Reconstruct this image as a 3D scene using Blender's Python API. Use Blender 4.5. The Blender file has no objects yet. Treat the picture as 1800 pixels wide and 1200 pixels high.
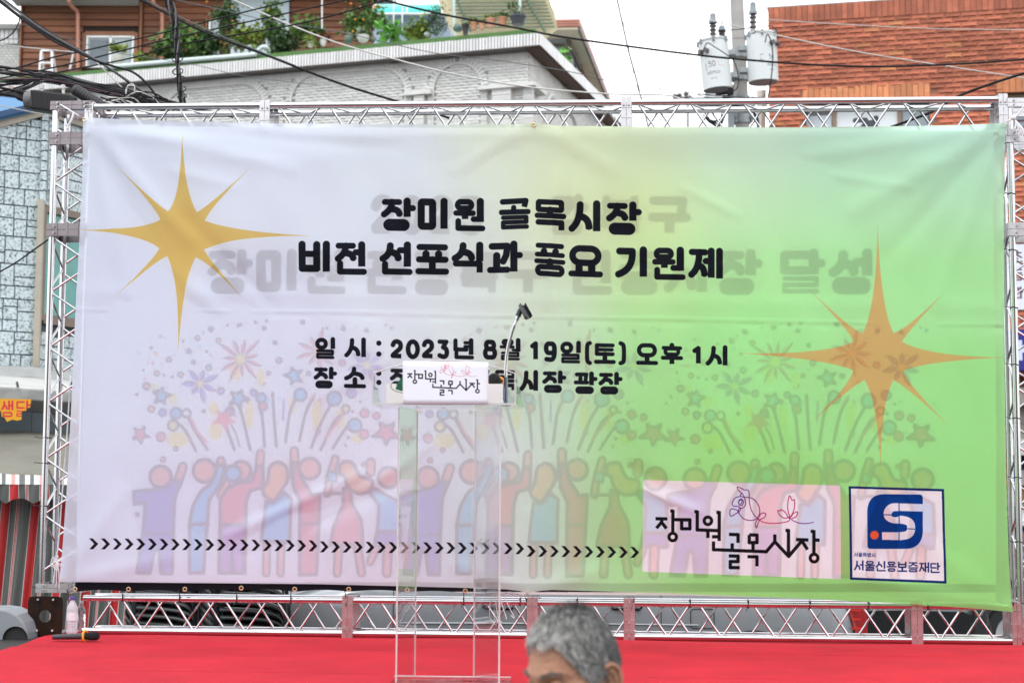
import bpy, math, random
import numpy as np
from mathutils import Vector, Matrix
random.seed(11)
rng = np.random.default_rng(11)
sc = bpy.context.scene
R = math.radians

# ---------------------------------------------------------------- camera
FPX, PITCH, ROLL = 3000.0, math.atan(280 / 3000), R(0.28)
CAM = Vector((0, 0, 1.6))
f_ = Vector((0, math.cos(PITCH), math.sin(PITCH)))
u0 = Vector((0, -math.sin(PITCH), math.cos(PITCH)))
r0 = Vector((1, 0, 0))
r_ = r0 * math.cos(ROLL) + u0 * math.sin(ROLL)
u_ = u0 * math.cos(ROLL) - r0 * math.sin(ROLL)
cd = bpy.data.cameras.new('camera')
cd.sensor_width = 36
cd.lens = FPX / 1800 * 36
cd.clip_start, cd.clip_end = 0.05, 3000
cd.dof.use_dof = True
cd.dof.focus_distance = 9.0
cd.dof.aperture_fstop = 4.4
cam = bpy.data.objects.new('camera', cd)
sc.collection.objects.link(cam)
cam.matrix_world = Matrix.Translation(CAM) @ Matrix((r_, u_, -f_)).transposed().to_4x4()
sc.camera = cam

# ---------------------------------------------------------------- world: bright overcast
w = bpy.data.worlds.new('World')
sc.world = w
w.use_nodes = True
nt = w.node_tree
nt.nodes.clear()
SUN_EL, SUN_AZ = R(58), R(205)
sky = nt.nodes.new('ShaderNodeTexSky')
sky.sky_type = 'NISHITA'
sky.sun_disc = False
sky.sun_elevation = SUN_EL
sky.sun_rotation = SUN_AZ
tc = nt.nodes.new('ShaderNodeTexCoord')
nz = nt.nodes.new('ShaderNodeTexNoise')
nz.inputs['Scale'].default_value = 1.6
nz.inputs['Detail'].default_value = 4
cr = nt.nodes.new('ShaderNodeValToRGB')
cr.color_ramp.elements[0].color = (9.6, 9.9, 10.4, 1)
cr.color_ramp.elements[1].color = (12.2, 12.2, 12.3, 1)
cr.color_ramp.elements[0].position = .3
cr.color_ramp.elements[1].position = .7
mx = nt.nodes.new('ShaderNodeMix')
mx.data_type = 'RGBA'
mx.inputs['Factor'].default_value = 0.9
bg = nt.nodes.new('ShaderNodeBackground')
bg.inputs['Strength'].default_value = 0.15
out = nt.nodes.new('ShaderNodeOutputWorld')
L = nt.links.new
L(tc.outputs['Generated'], nz.inputs['Vector'])
L(nz.outputs['Fac'], cr.inputs['Fac'])
L(sky.outputs['Color'], mx.inputs['A'])
L(cr.outputs['Color'], mx.inputs['B'])
L(mx.outputs['Result'], bg.inputs['Color'])
L(bg.outputs['Background'], out.inputs['Surface'])

sd = bpy.data.lights.new('sun', 'SUN')
sd.energy = 0.9
sd.angle = R(25)
sd.color = (1.0, .985, .96)
sun = bpy.data.objects.new('sun', sd)
sc.collection.objects.link(sun)
# direction towards the sun: azimuth measured from +Y clockwise (x=sin, y=cos)
sdir = Vector((math.sin(SUN_AZ) * math.cos(SUN_EL), math.cos(SUN_AZ) * math.cos(SUN_EL), math.sin(SUN_EL)))
sun.rotation_euler = sdir.to_track_quat('Z', 'Y').to_euler()
sun.location = (0, 0, 30)

sc.view_settings.view_transform = 'Standard'
sc.view_settings.look = 'None'
sc.view_settings.exposure = 0.35
sc.view_settings.gamma = 1.0
sc.view_settings.use_curve_mapping = False
sc.cycles.max_bounces = 10
sc.cycles.transparent_max_bounces = 16
sc.cycles.transmission_bounces = 12
sc.cycles.sample_clamp_indirect = 6

# ---------------------------------------------------------------- pixel -> world helpers
def ray(px, py):
    return f_ + r_ * ((px - 900) / FPX) + u_ * ((600 - py) / FPX)
def U(px, py, Y):
    d = ray(px, py)
    return CAM + d * (Y / d.y)
def UZ(px, py, z):
    d = ray(px, py)
    return CAM + d * ((z - CAM.z) / d.z)
def UPL(px, py, p0, n):
    d = ray(px, py)
    return CAM + d * ((p0 - CAM).dot(n) / d.dot(n))

# ---------------------------------------------------------------- materials
MATS = {}
def mat(name, col, rough=.6, metal=0., var=.12, scale=6., bump=0., bscale=40., spec=.5, coat=0.,
        rnd=0., tint=False, col2=None, stretch=None, trans=0., fine=0.):
    if name in MATS:
        return MATS[name]
    m = bpy.data.materials.new(name)
    m.use_nodes = True
    t = m.node_tree
    b = t.nodes['Principled BSDF']
    b.inputs['Roughness'].default_value = rough
    b.inputs['Metallic'].default_value = metal
    b.inputs['Specular IOR Level'].default_value = spec
    b.inputs['Coat Weight'].default_value = coat
    if trans:
        b.inputs['Transmission Weight'].default_value = trans
        b.inputs['IOR'].default_value = 1.46
    tcn = t.nodes.new('ShaderNodeTexCoord')
    mp = t.nodes.new('ShaderNodeMapping')
    t.links.new(tcn.outputs['Object'], mp.inputs['Vector'])
    if stretch:
        mp.inputs['Scale'].default_value = stretch
    n = t.nodes.new('ShaderNodeTexNoise')
    n.inputs['Scale'].default_value = scale
    n.inputs['Detail'].default_value = 6
    n.inputs['Roughness'].default_value = .62
    t.links.new(mp.outputs['Vector'], n.inputs['Vector'])
    ramp = t.nodes.new('ShaderNodeValToRGB')
    c = Vector(col)
    c2 = Vector(col2) if col2 else c * (1 + var)
    c1 = c if col2 else c * (1 - var)
    ramp.color_ramp.elements[0].color = (*c1, 1)
    ramp.color_ramp.elements[1].color = (*c2, 1)
    ramp.color_ramp.elements[0].position = .32
    ramp.color_ramp.elements[1].position = .68
    t.links.new(n.outputs['Fac'], ramp.inputs['Fac'])
    last = ramp.outputs['Color']
    def mul(fac_out, lo, hi):
        nonlocal last
        mr = t.nodes.new('ShaderNodeMapRange')
        mr.inputs['To Min'].default_value = lo
        mr.inputs['To Max'].default_value = hi
        t.links.new(fac_out, mr.inputs['Value'])
        mm = t.nodes.new('ShaderNodeVectorMath')
        mm.operation = 'SCALE'
        t.links.new(last, mm.inputs[0])
        t.links.new(mr.outputs['Result'], mm.inputs['Scale'])
        last = mm.outputs['Vector']
    if rnd:
        oi = t.nodes.new('ShaderNodeObjectInfo')
        mul(oi.outputs['Random'], 1 - rnd, 1 + rnd)
    if tint:
        at = t.nodes.new('ShaderNodeAttribute')
        at.attribute_name = 'tint'
        mul(at.outputs['Fac'], 1 - tint, 1 + tint)
    if fine:
        n3 = t.nodes.new('ShaderNodeTexNoise')
        n3.inputs['Scale'].default_value = bscale
        n3.inputs['Detail'].default_value = 3
        t.links.new(mp.outputs['Vector'], n3.inputs['Vector'])
        mul(n3.outputs['Fac'], 1 - fine, 1 + fine)
    t.links.new(last, b.inputs['Base Color'])
    # roughness variation
    mr = t.nodes.new('ShaderNodeMapRange')
    mr.inputs['To Min'].default_value = max(0.02, rough * .8)
    mr.inputs['To Max'].default_value = min(1, rough * 1.2)
    t.links.new(n.outputs['Fac'], mr.inputs['Value'])
    t.links.new(mr.outputs['Result'], b.inputs['Roughness'])
    if bump:
        n2 = t.nodes.new('ShaderNodeTexNoise')
        n2.inputs['Scale'].default_value = bscale
        n2.inputs['Detail'].default_value = 5
        t.links.new(mp.outputs['Vector'], n2.inputs['Vector'])
        bp = t.nodes.new('ShaderNodeBump')
        bp.inputs['Strength'].default_value = bump
        bp.inputs['Distance'].default_value = .01
        t.links.new(n2.outputs['Fac'], bp.inputs['Height'])
        t.links.new(bp.outputs['Normal'], b.inputs['Normal'])
    MATS[name] = m
    return m

# ---------------------------------------------------------------- mesh builder
class MB:
    def __init__(s):
        s.v, s.f, s.t, s.cur = [], [], [], .5
        s.uv = None
    def tint(s, x=None):
        s.cur = random.random() if x is None else x
    def add(s, vs, fs):
        k = len(s.v)
        s.v += [tuple(p) for p in vs]
        s.f += [tuple(i + k for i in q) for q in fs]
        s.t += [s.cur] * len(fs)
    def box(s, c, size, M=None):
        x, y, z = size[0] / 2, size[1] / 2, size[2] / 2
        vs = [Vector((i * x, j * y, k * z)) for k in (-1, 1) for j in (-1, 1) for i in (-1, 1)]
        c = Vector(c)
        vs = [c + (M @ p if M else p) for p in vs]
        s.add(vs, [(0, 2, 3, 1), (4, 5, 7, 6), (0, 1, 5, 4), (2, 6, 7, 3), (0, 4, 6, 2), (1, 3, 7, 5)])
        return s
    def hexa(s, vs):   # eight points, bottom ring then top ring (ccw)
        s.add(vs, [(3, 2, 1, 0), (4, 5, 6, 7), (0, 1, 5, 4), (1, 2, 6, 5), (2, 3, 7, 6), (3, 0, 4, 7)])
        return s
    def slab(s, q, n, th):   # quad q (4 points) extruded along n by th
        q = [Vector(p) for p in q]
        n = Vector(n) * th
        s.hexa(q + [p + n for p in q])
        return s
    def prism(s, pts, n, th):   # planar polygon extruded
        pts = [Vector(p) for p in pts]
        n = Vector(n) * th
        k = len(pts)
        s.add(pts + [p + n for p in pts],
              [tuple(range(k))[::-1], tuple(range(k, 2 * k))] + [(i, (i + 1) % k, k + (i + 1) % k, k + i) for i in range(k)])
        return s
    def tube(s, pts, r, n=8, cap=True, r2=None, closed=False):
        pts = [Vector(p) for p in pts]
        m = len(pts)
        rs = r if isinstance(r, (list, tuple)) else [r + ((r2 - r) * i / (m - 1) if r2 is not None else 0) for i in range(m)]
        vs, fs = [], []
        prev = None
        for i, p in enumerate(pts):
            if closed:
                d = pts[(i + 1) % m] - pts[i - 1]
            else:
                d = pts[min(i + 1, m - 1)] - pts[max(i - 1, 0)]
            if d.length < 1e-9:
                d = Vector((0, 0, 1))
            d.normalize()
            if prev is None:
                a = d.orthogonal().normalized()
            else:
                a = prev - d * prev.dot(d)
                a = a.normalized() if a.length > 1e-6 else d.orthogonal().normalized()
            prev = a
            b = d.cross(a)
            for k in range(n):
                t = 2 * math.pi * k / n
                vs.append(p + (a * math.cos(t) + b * math.sin(t)) * rs[i])
        rg = m if closed else m - 1
        for i in range(rg):
            for k in range(n):
                k2 = (k + 1) % n
                j = (i + 1) % m
                fs.append((i * n + k, i * n + k2, j * n + k2, j * n + k))
        if cap and not closed:
            fs.append(tuple(range(n))[::-1])
            fs.append(tuple((m - 1) * n + k for k in range(n)))
        s.add(vs, fs)
        return s
    def lathe(s, prof, c, n=16, M=None, a0=0., a1=2 * math.pi):   # prof: (r, z)
        c = Vector(c)
        full = abs(a1 - a0 - 2 * math.pi) < 1e-6
        m = n if full else n + 1
        vs, fs = [], []
        for (r, z) in prof:
            for k in range(m):
                t = a0 + (a1 - a0) * k / n
                p = Vector((r * math.cos(t), r * math.sin(t), z))
                vs.append(c + (M @ p if M else p))
        for i in range(len(prof) - 1):
            for k in range(n):
                k2 = (k + 1) % m
                fs.append((i * m + k, i * m + k2, (i + 1) * m + k2, (i + 1) * m + k))
        s.add(vs, fs)
        return s
    def grid(s, P, close_u=False):   # P[i][j] points
        ni, nj = len(P), len(P[0])
        vs = [p for row in P for p in row]
        fs = []
        for i in range(ni - 1):
            for j in range(nj if close_u else nj - 1):
                j2 = (j + 1) % nj
                fs.append((i * nj + j, i * nj + j2, (i + 1) * nj + j2, (i + 1) * nj + j))
        s.add(vs, fs)
        return s
    def build(s, name, m, parent=None, smooth=False, bevel=0, solid=0, sub=0, angle=40):
        me = bpy.data.meshes.new(name)
        off = parent_loc(parent)
        me.from_pydata([(v[0] - off[0], v[1] - off[1], v[2] - off[2]) for v in s.v], [], s.f)
        at = me.attributes.new('tint', 'FLOAT', 'FACE')
        at.data.foreach_set('value', s.t)
        me.materials.append(m)
        if smooth:
            me.shade_smooth()
            if smooth != 'all':
                me.set_sharp_from_angle(angle=R(angle))
        me.validate()
        o = bpy.data.objects.new(name, me)
        sc.collection.objects.link(o)
        if parent:
            o.parent = parent
        if solid:
            md = o.modifiers.new('solid', 'SOLIDIFY'); md.thickness = solid; md.offset = 0
        if bevel:
            md = o.modifiers.new('bevel', 'BEVEL'); md.width = bevel; md.segments = 2; md.limit_method = 'ANGLE'
        if sub:
            md = o.modifiers.new('sub', 'SUBSURF'); md.levels = sub; md.render_levels = sub
        return o

def parent_loc(p):
    v = Vector((0, 0, 0))
    while p:
        v = v + p.location
        p = p.parent
    return v
def tag(o, label=None, cat=None, group=None, kind=None):
    if label: o['label'] = label
    if cat: o['category'] = cat
    if group: o['group'] = group
    if kind: o['kind'] = kind
    return o
def empty(name, loc, label=None, cat=None, group=None, kind=None, rz=0):
    o = bpy.data.objects.new(name, None)
    o.location = loc
    o.rotation_euler = (0, 0, rz)
    o.empty_display_size = .1
    sc.collection.objects.link(o)
    return tag(o, label, cat, group, kind)
def copy_tree(o, parent=None):
    c = o.copy()
    sc.collection.objects.link(c)
    if parent: c.parent = parent
    for ch in list(o.children):
        copy_tree(ch, c)
    return c
ORD = ['first', 'second', 'third', 'fourth', 'fifth', 'sixth', 'seventh', 'eighth', 'ninth', 'tenth', 'eleventh', 'twelfth']
def lerp(a, b, t): return a + (b - a) * t
def rotz(a): return Matrix.Rotation(a, 3, 'Z')
def catmull(pts, n=8):
    pts = [Vector(p) for p in pts]
    P = [pts[0] * 2 - pts[1]] + pts + [pts[-1] * 2 - pts[-2]]
    o = []
    for i in range(1, len(P) - 2):
        for k in range(n):
            t = k / n
            a, b, c, d = P[i - 1], P[i], P[i + 1], P[i + 2]
            o.append(.5 * ((2 * b) + (c - a) * t + (2 * a - 5 * b + 4 * c - d) * t * t + (3 * b - a - 3 * c + d) * t ** 3))
    o.append(pts[-1])
    return o
# ================================================================ print rasteriser
# Draws the lettering and artwork of printed sheets into generated images (nothing is loaded).
def s2l(c): return c
class Canvas:
    """flat sheet; fn maps drawing units (x, y down) to texels; k = texels per drawing unit"""
    def __init__(s, W, H, fn, k, base=(1, 1, 1)):
        s.W, s.H, s.fn, s.k = W, H, fn, k
        s.a = np.empty((H, W, 3), np.float32)
        s.a[:] = base
    def T(s, pts):
        return np.array([s.fn(x, y) for x, y in pts], float)
    def _bb(s, P, pad):
        x0 = max(0, int(P[:, 0].min() - pad)); x1 = min(s.W, int(P[:, 0].max() + pad) + 2)
        y0 = max(0, int(P[:, 1].min() - pad)); y1 = min(s.H, int(P[:, 1].max() + pad) + 2)
        if x1 <= x0 or y1 <= y0: return None
        X, Y = np.meshgrid(np.arange(x0, x1) + .5, np.arange(y0, y1) + .5)
        return x0, y0, x1, y1, X, Y
    def _put(s, bb, al, col, mul=False):
        x0, y0, x1, y1 = bb[:4]
        al = al[..., None].astype(np.float32)
        r = s.a[y0:y1, x0:x1]
        c = np.array(col, np.float32)
        s.a[y0:y1, x0:x1] = r * (1 - al) + (r * c if mul else c) * al
    def stroke(s, pts, w, col, caps='rr', alpha=1., closed=False, soft=1., mul=False):
        P = s.T(pts)
        if closed: P = np.vstack([P, P[:1]])
        r = w * s.k / 2
        bb = s._bb(P, r + 2)
        if bb is None: return
        X, Y = bb[4], bb[5]
        D = np.full(X.shape, 1e9)
        n = len(P) - 1
        for i in range(n):
            a, b = P[i], P[i + 1]
            d = b - a
            l2 = max(d @ d, 1e-9)
            t = ((X - a[0]) * d[0] + (Y - a[1]) * d[1]) / l2
            tc_ = np.clip(t, 0, 1)
            q = np.hypot(X - a[0] - tc_ * d[0], Y - a[1] - tc_ * d[1])
            ln = math.sqrt(l2)
            if i == 0 and caps[0] == 'f' and not closed: q = np.maximum(q, np.where(t < 0, r - t * ln, 0))
            if i == n - 1 and caps[1] == 'f' and not closed: q = np.maximum(q, np.where(t > 1, r + (t - 1) * ln, 0))
            D = np.minimum(D, q)
        s._put(bb, np.clip((r - D) / soft + .5, 0, 1) * alpha, col, mul)
    def poly(s, pts, col, alpha=1., mul=False, n=3):
        P = s.T(pts)
        bb = s._bb(P, 1)
        if bb is None: return
        X, Y = bb[4], bb[5]
        acc = np.zeros(X.shape, np.float32)
        for oy in range(n):
            for ox in range(n):
                xx, yy = X + (ox + .5) / n - .5, Y + (oy + .5) / n - .5
                ins = np.zeros(X.shape, bool)
                j = len(P) - 1
                for i in range(len(P)):
                    yi, yj, xi, xj = P[i, 1], P[j, 1], P[i, 0], P[j, 0]
                    if yi != yj:
                        c = ((yi > yy) != (yj > yy)) & (xx < (xj - xi) * (yy - yi) / (yj - yi) + xi)
                        ins ^= c
                    j = i
                acc += ins
        s._put(bb, acc / (n * n) * alpha, col, mul)
    def disc(s, x, y, r, col, alpha=1., ring=None, rc=None, sx=1., mul=False):
        pts = [(x + r * sx * math.cos(t), y + r * math.sin(t)) for t in np.linspace(0, 2 * math.pi, 22)[:-1]]
        if col is not None: s.poly(pts, col, alpha, mul)
        if ring: s.stroke(pts, ring, rc, closed=True, mul=mul)
    def image(s, name):
        im = bpy.data.images.new(name, s.W, s.H, alpha=False)
        buf = np.ones((s.H, s.W, 4), np.float32)
        buf[..., :3] = np.clip(s.a[::-1], 0, 1)
        im.pixels.foreach_set(buf.ravel())
        im.update()
        im.pack()
        return im

def qb(a, b, c, n=9):
    return [((1 - t) ** 2 * a[0] + 2 * t * (1 - t) * b[0] + t * t * c[0], (1 - t) ** 2 * a[1] + 2 * t * (1 - t) * b[1] + t * t * c[1]) for t in np.linspace(0, 1, n)]
def cm(pts, n=6):   # smooth 2-D curve through points
    v = catmull([(p[0], p[1], 0) for p in pts], n)
    return [(p.x, p.y) for p in v]

# ---- stroke lettering: hangul blocks on a 100 x 100 box (centre lines)
def H_(x0, x1, y, ws=.86): return [([(x0, y), (x1, y)], 'rr', ws)]
def V_(x, y0, y1, ws=1., c='rf'): return [([(x, y0), (x, y1)], c, ws)]
def O_(x0, y0, x1, y1, ws=.86, k=1.):
    rx, ry = (x1 - x0) / 2, (y1 - y0) / 2
    r = min(rx, ry) * k
    r2 = r
    P = []
    for cx, cy, a in ((x1 - r, y1 - r2, 0), (x0 + r, y1 - r2, 90), (x0 + r, y0 + r2, 180), (x1 - r, y0 + r2, 270)):
        for t in range(0, 91, 15):
            P.append((cx + r * math.cos(R(a + t)), cy + r2 * math.sin(R(a + t))))
    return [(P + [P[0]], 'cc', ws)]
def B4(x0, y0, x1, y1, ws=.9): return O_(x0, y0, x1, y1, ws, .25)
def J_(x0, y0, x1, y1, ws=.92):
    xm = (x0 + x1) / 2
    ym = lerp(y0, y1, .55)
    return [([(x0 + 2, y0), (x1 - 2, y0)], 'rr', ws * .9), (qb((xm, y0), (xm, ym), (x0, y1 - 2)), 'rr', ws), (qb((xm, ym), (x1 - 3, ym), (x1, y1)), 'rf', ws)]
def S_(x0, y0, x1, y1, ws=.95):
    xm = lerp(x0, x1, .48)
    ym = lerp(y0, y1, .5)
    return [(qb((xm, y0), (xm, lerp(y0, y1, .7)), (x0, y1)), 'rr', ws), (qb((xm + 2, ym), (x1, lerp(y0, y1, .55)), (x1, y1 + 3)), 'rf', ws)]
def N_(x0, y0, x1, y1, ws=.86): return [([(x0, y0), (x0, y1), (x1, y1)], 'rr', ws)]
def G_(x0, y0, x1, y1, ws=.86): return [([(x0, y0), (x1, y0), (x1, y1)], 'rf', ws)]
def D_(x0, y0, x1, y1, ws=.86): return [([(x1, y0), (x0, y0), (x0, y1), (x1, y1)], 'rr', ws)]
def R_(x0, y0, x1, y1, ws=.7):
    ym = (y0 + y1) / 2
    return [([(x0, y0), (x1, y0), (x1, ym), (x0, ym), (x0, y1), (x1 + 2, y1)], 'rr', ws)]
def Bb(x0, y0, x1, y1, ws=.86): return V_(x0, y0, y1, ws) + V_(x1, y0, y1, ws) + H_(x0, x1, lerp(y0, y1, .42), ws) + H_(x0, x1, y1 - 2, ws)
GL = {
 '장': J_(0, 4, 54, 52) + V_(80, 0, 58) + H_(80, 100, 26) + O_(8, 78, 78, 100),
 '미': B4(0, 4, 46, 96, 1.) + V_(92, 0, 104),
 '원': O_(6, 2, 58, 26, .8) + H_(0, 64, 44, .78) + V_(34, 44, 66, .9, 'rf') + V_(92, 0, 76) + H_(66, 92, 66, .78) + N_(8, 74, 100, 100, .8),
 '골': [([(4, 5), (92, 3), (86, 26)], 'rf', .78)] + V_(46, 27, 40, .72) + H_(0, 100, 44, .75) + R_(6, 64, 94, 100, .62),
 '목': B4(4, 4, 92, 32, .76) + V_(48, 32, 54, .9) + H_(0, 100, 54, .76) + G_(4, 78, 92, 104, .8),
 '시': S_(0, 4, 64, 94) + V_(92, 0, 104),
 '비': [([(0, 2), (0, 94), (58, 94)], 'rr', 1.)] + V_(58, 2, 102) + H_(2, 56, 38) + V_(96, 0, 106),
 '전': J_(0, 4, 60, 54) + V_(92, 0, 80) + H_(68, 90, 28) + N_(8, 70, 100, 100),
 '선': S_(0, 4, 58, 52) + V_(92, 0, 80) + H_(64, 90, 20) + N_(8, 72, 100, 100),
 '포': H_(2, 98, 4) + V_(26, 30, 52) + V_(74, 30, 52) + H_(0, 100, 52) + V_(50, 52, 98, .95) + H_(-2, 102, 98),
 '식': S_(0, 2, 64, 52) + V_(94, 0, 62) + G_(4, 72, 94, 106),
 '과': [([(6, 6), (58, 6), (54, 40), (44, 64)], 'rr', .92)] + V_(22, 42, 94) + H_(0, 58, 96) + V_(80, 0, 104) + H_(80, 100, 42),
 '풍': H_(6, 94, 2, .72) + V_(28, 22, 34, .9) + V_(72, 22, 34, .9) + H_(2, 98, 34, .66) + H_(0, 100, 58, .66) + V_(50, 58, 74, .9) + O_(4, 78, 96, 102, .74),
 '요': O_(2, 2, 96, 56, .9) + V_(26, 66, 96, 1.) + V_(72, 66, 96, 1.) + H_(-2, 102, 98, .82),
 '기': [([(4, 6)] + qb((52, 6), (56, 76), (0, 96)), 'rr', .95)] + V_(94, 0, 104),
 '제': H_(2, 50, 6) + [(qb((28, 6), (28, 70), (0, 94)), 'rr', .9), (qb((28, 60), (46, 60), (48, 98)), 'rf', .9)] + V_(72, 0, 104, .92) + V_(102, 0, 106, .92) + H_(52, 70, 40),
 '일': O_(2, 4, 52, 46, .9) + V_(94, 0, 52) + R_(4, 64, 92, 100, .64),
 '년': [([(2, 2), (2, 54), (66, 54)], 'rr', .92)] + H_(58, 92, 14, .7) + H_(58, 92, 36, .7) + V_(94, 0, 84) + N_(8, 74, 100, 100, .84),
 '월': O_(12, 2, 60, 20, .7) + H_(0, 66, 36, .66) + V_(34, 36, 52, .8) + V_(94, 0, 60) + H_(66, 92, 52, .6) + R_(6, 68, 94, 100, .54),
 '토': D_(4, 4, 94, 54, .84) + H_(6, 90, 29, .76) + V_(50, 54, 98) + H_(0, 100, 98),
 '오': O_(4, 2, 94, 56, .9) + V_(50, 60, 96) + H_(-1, 101, 98),
 '후': V_(50, -2, 12) + H_(4, 96, 14, .8) + O_(14, 18, 86, 50, .8) + H_(0, 100, 70, .84) + V_(50, 70, 104),
 '소': S_(2, 0, 92, 54) + V_(50, 60, 98) + H_(0, 100, 98),
 '광': [([(6, 4), (54, 4), (50, 32)], 'rr', .84)] + V_(24, 24, 46, .9) + H_(0, 58, 48, .82) + V_(80, 0, 62) + H_(80, 100, 28) + O_(8, 80, 82, 100, .84),
 '강': [([(6, 6)] + qb((52, 6), (54, 44), (4, 54)), 'rr', .9)] + V_(80, 0, 58) + H_(80, 100, 26) + O_(8, 78, 78, 100),
 '북': Bb(8, 0, 92, 36, .78) + H_(0, 100, 56, .78) + V_(50, 56, 74, .9) + G_(4, 78, 92, 104, .8),
 '구': [([(4, 5), (90, 5), (84, 50)], 'rr', .88)] + H_(0, 100, 56, .9) + V_(50, 56, 104),
 '관': [([(6, 4), (56, 4), (52, 34)], 'rr', .84)] + V_(24, 26, 50, .9) + H_(0, 60, 52, .82) + V_(82, 0, 72) + H_(82, 100, 32) + N_(8, 72, 98, 100, .84),
 '특': D_(6, 2, 94, 40, .7) + H_(6, 90, 21, .66) + H_(0, 100, 60, .74) + G_(4, 80, 92, 104, .76),
 '인': O_(2, 4, 54, 54, .92) + V_(94, 0, 80) + N_(8, 72, 100, 100),
 '증': H_(6, 94, 2, .76) + [(qb((50, 2), (48, 32), (2, 38)), 'rr', .76), (qb((50, 14), (70, 30), (96, 36)), 'rr', .76)] + H_(0, 100, 58, .76) + O_(8, 78, 92, 100, .8),
 '달': D_(4, 4, 60, 46, .84) + V_(80, 0, 56) + H_(80, 100, 26) + R_(4, 68, 88, 102, .44),
 '성': S_(0, 4, 56, 52) + V_(92, 0, 60) + H_(64, 90, 24) + O_(8, 76, 90, 100, .84),
 '서': S_(0, 4, 58, 94) + V_(94, 0, 104) + H_(64, 92, 42),
 '울': O_(14, 2, 86, 28, .85) + H_(0, 100, 46, .85) + V_(50, 46, 60, .9) + R_(8, 66, 92, 100, .75),
 '별': Bb(4, 2, 50, 46, .8) + V_(94, 0, 54) + H_(54, 92, 14, .7) + H_(54, 92, 34, .7) + R_(8, 66, 92, 100, .7),
 '신': S_(0, 4, 62, 56) + V_(94, 0, 76) + N_(12, 74, 100, 100),
 '용': O_(14, 2, 86, 26, .85) + V_(32, 30, 50, .9) + V_(68, 30, 50, .9) + H_(0, 100, 52, .85) + O_(14, 76, 86, 100, .85),
 '보': Bb(10, 0, 90, 56, .9) + V_(50, 58, 96) + H_(0, 100, 98),
 '재': J_(0, 6, 48, 90) + V_(66, 0, 100) + V_(100, 0, 104) + H_(68, 98, 46),
 '단': D_(4, 4, 60, 50, .86) + V_(82, 0, 74) + H_(82, 102, 32) + N_(8, 72, 96, 100),
 '생': S_(0, 4, 44, 52) + V_(66, 0, 58) + V_(98, 0, 60) + H_(68, 96, 28) + O_(10, 76, 92, 100, .84),
 '닭': D_(2, 4, 56, 44, .84) + V_(80, 0, 54) + H_(80, 102, 24) + R_(0, 66, 42, 100, .62) + G_(56, 66, 94, 104, .8),
 '초': V_(50, -4, 8) + H_(10, 90, 14) + [(qb((50, 16), (48, 50), (4, 58)), 'rr', .9), (qb((50, 30), (70, 50), (96, 58)), 'rr', .9)] + V_(50, 66, 96) + H_(0, 100, 98),
 '등': D_(8, 2, 92, 36, .85) + H_(0, 100, 56, .85) + O_(10, 78, 90, 100, .85),
 '경': [([(6, 6)] + qb((50, 6), (52, 44), (4, 54)), 'rr', .9)] + V_(94, 0, 60) + H_(58, 92, 18, .8) + H_(58, 92, 38, .8) + O_(12, 78, 92, 100, .84),
 '동': D_(8, 2, 92, 34, .8) + V_(50, 36, 54) + H_(0, 100, 56, .8) + O_(10, 78, 90, 100, .8),
 '2': [(cm([(4, 24), (18, 6), (50, -1), (84, 8), (94, 28), (84, 48), (40, 72), (8, 90)], 5) + [(4, 98), (102, 98)], 'rf', 1.)],
 '0': [(O_(0, 0, 100, 100, 1., 1.)[0][0], 'cc', 1.)],
 '3': [(cm([(86, 2), (52, 38)], 2), 'rr', 1.), ([(6, 2), (90, 2)], 'rr', .95), (cm([(52, 38), (86, 48), (98, 72), (82, 95), (50, 100), (6, 92)], 5), 'rr', 1.)],
 '8': O_(10, 0, 90, 44, 1., 1.) + O_(0, 46, 100, 100, 1., 1.),
 '1': [([(0, 20), (70, 2), (70, 104)], 'rf', 1.)],
 '9': O_(0, 0, 98, 58, 1., 1.) + [(cm([(98, 28), (96, 70), (70, 98), (6, 98)], 5), 'rr', 1.)],
 '5': [([(92, 2), (12, 2), (8, 44)], 'rr', 1.), (cm([(8, 44), (50, 36), (92, 50), (94, 80), (60, 100), (4, 94)], 5), 'rr', 1.)],
 '(': [(cm([(100, 0), (16, 10), (0, 50), (16, 90), (100, 100)], 5), 'rr', .9)],
 ')': [(cm([(0, 0), (84, 10), (100, 50), (84, 90), (0, 100)], 5), 'rr', .9)],
 'H': [([(0, 0), (0, 100)], 'ff', 1.), ([(100, 0), (100, 100)], 'ff', 1.), ([(0, 50), (100, 50)], 'ff', 1.)],
 'K': [([(0, 0), (0, 100)], 'ff', 1.), ([(100, 0), (0, 55), (100, 100)], 'rr', 1.)],
 'E': [([(100, 0), (0, 0), (0, 100), (100, 100)], 'ff', 1.), ([(0, 50), (80, 50)], 'ff', 1.)],
 'P': [([(0, 100), (0, 0), (80, 0), (100, 25), (80, 50), (0, 50)], 'ff', 1.)],
 'C': [(cm([(100, 15), (60, 0), (10, 20), (0, 50), (10, 80), (60, 100), (100, 85)], 4), 'rr', 1.)],
 'O': [(O_(0, 0, 100, 100, 1., .9)[0][0], 'cc', 1.)],
 'S': [(cm([(96, 16), (60, 0), (10, 10), (8, 38), (50, 50), (92, 62), (90, 90), (40, 100), (4, 84)], 4), 'rr', 1.)],
 'V': [([(0, 0), (50, 100), (100, 0)], 'rr', 1.)],
 'A': [([(0, 100), (50, 0), (100, 100)], 'rr', 1.), ([(20, 66), (80, 66)], 'rr', 1.)],
}
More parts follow.
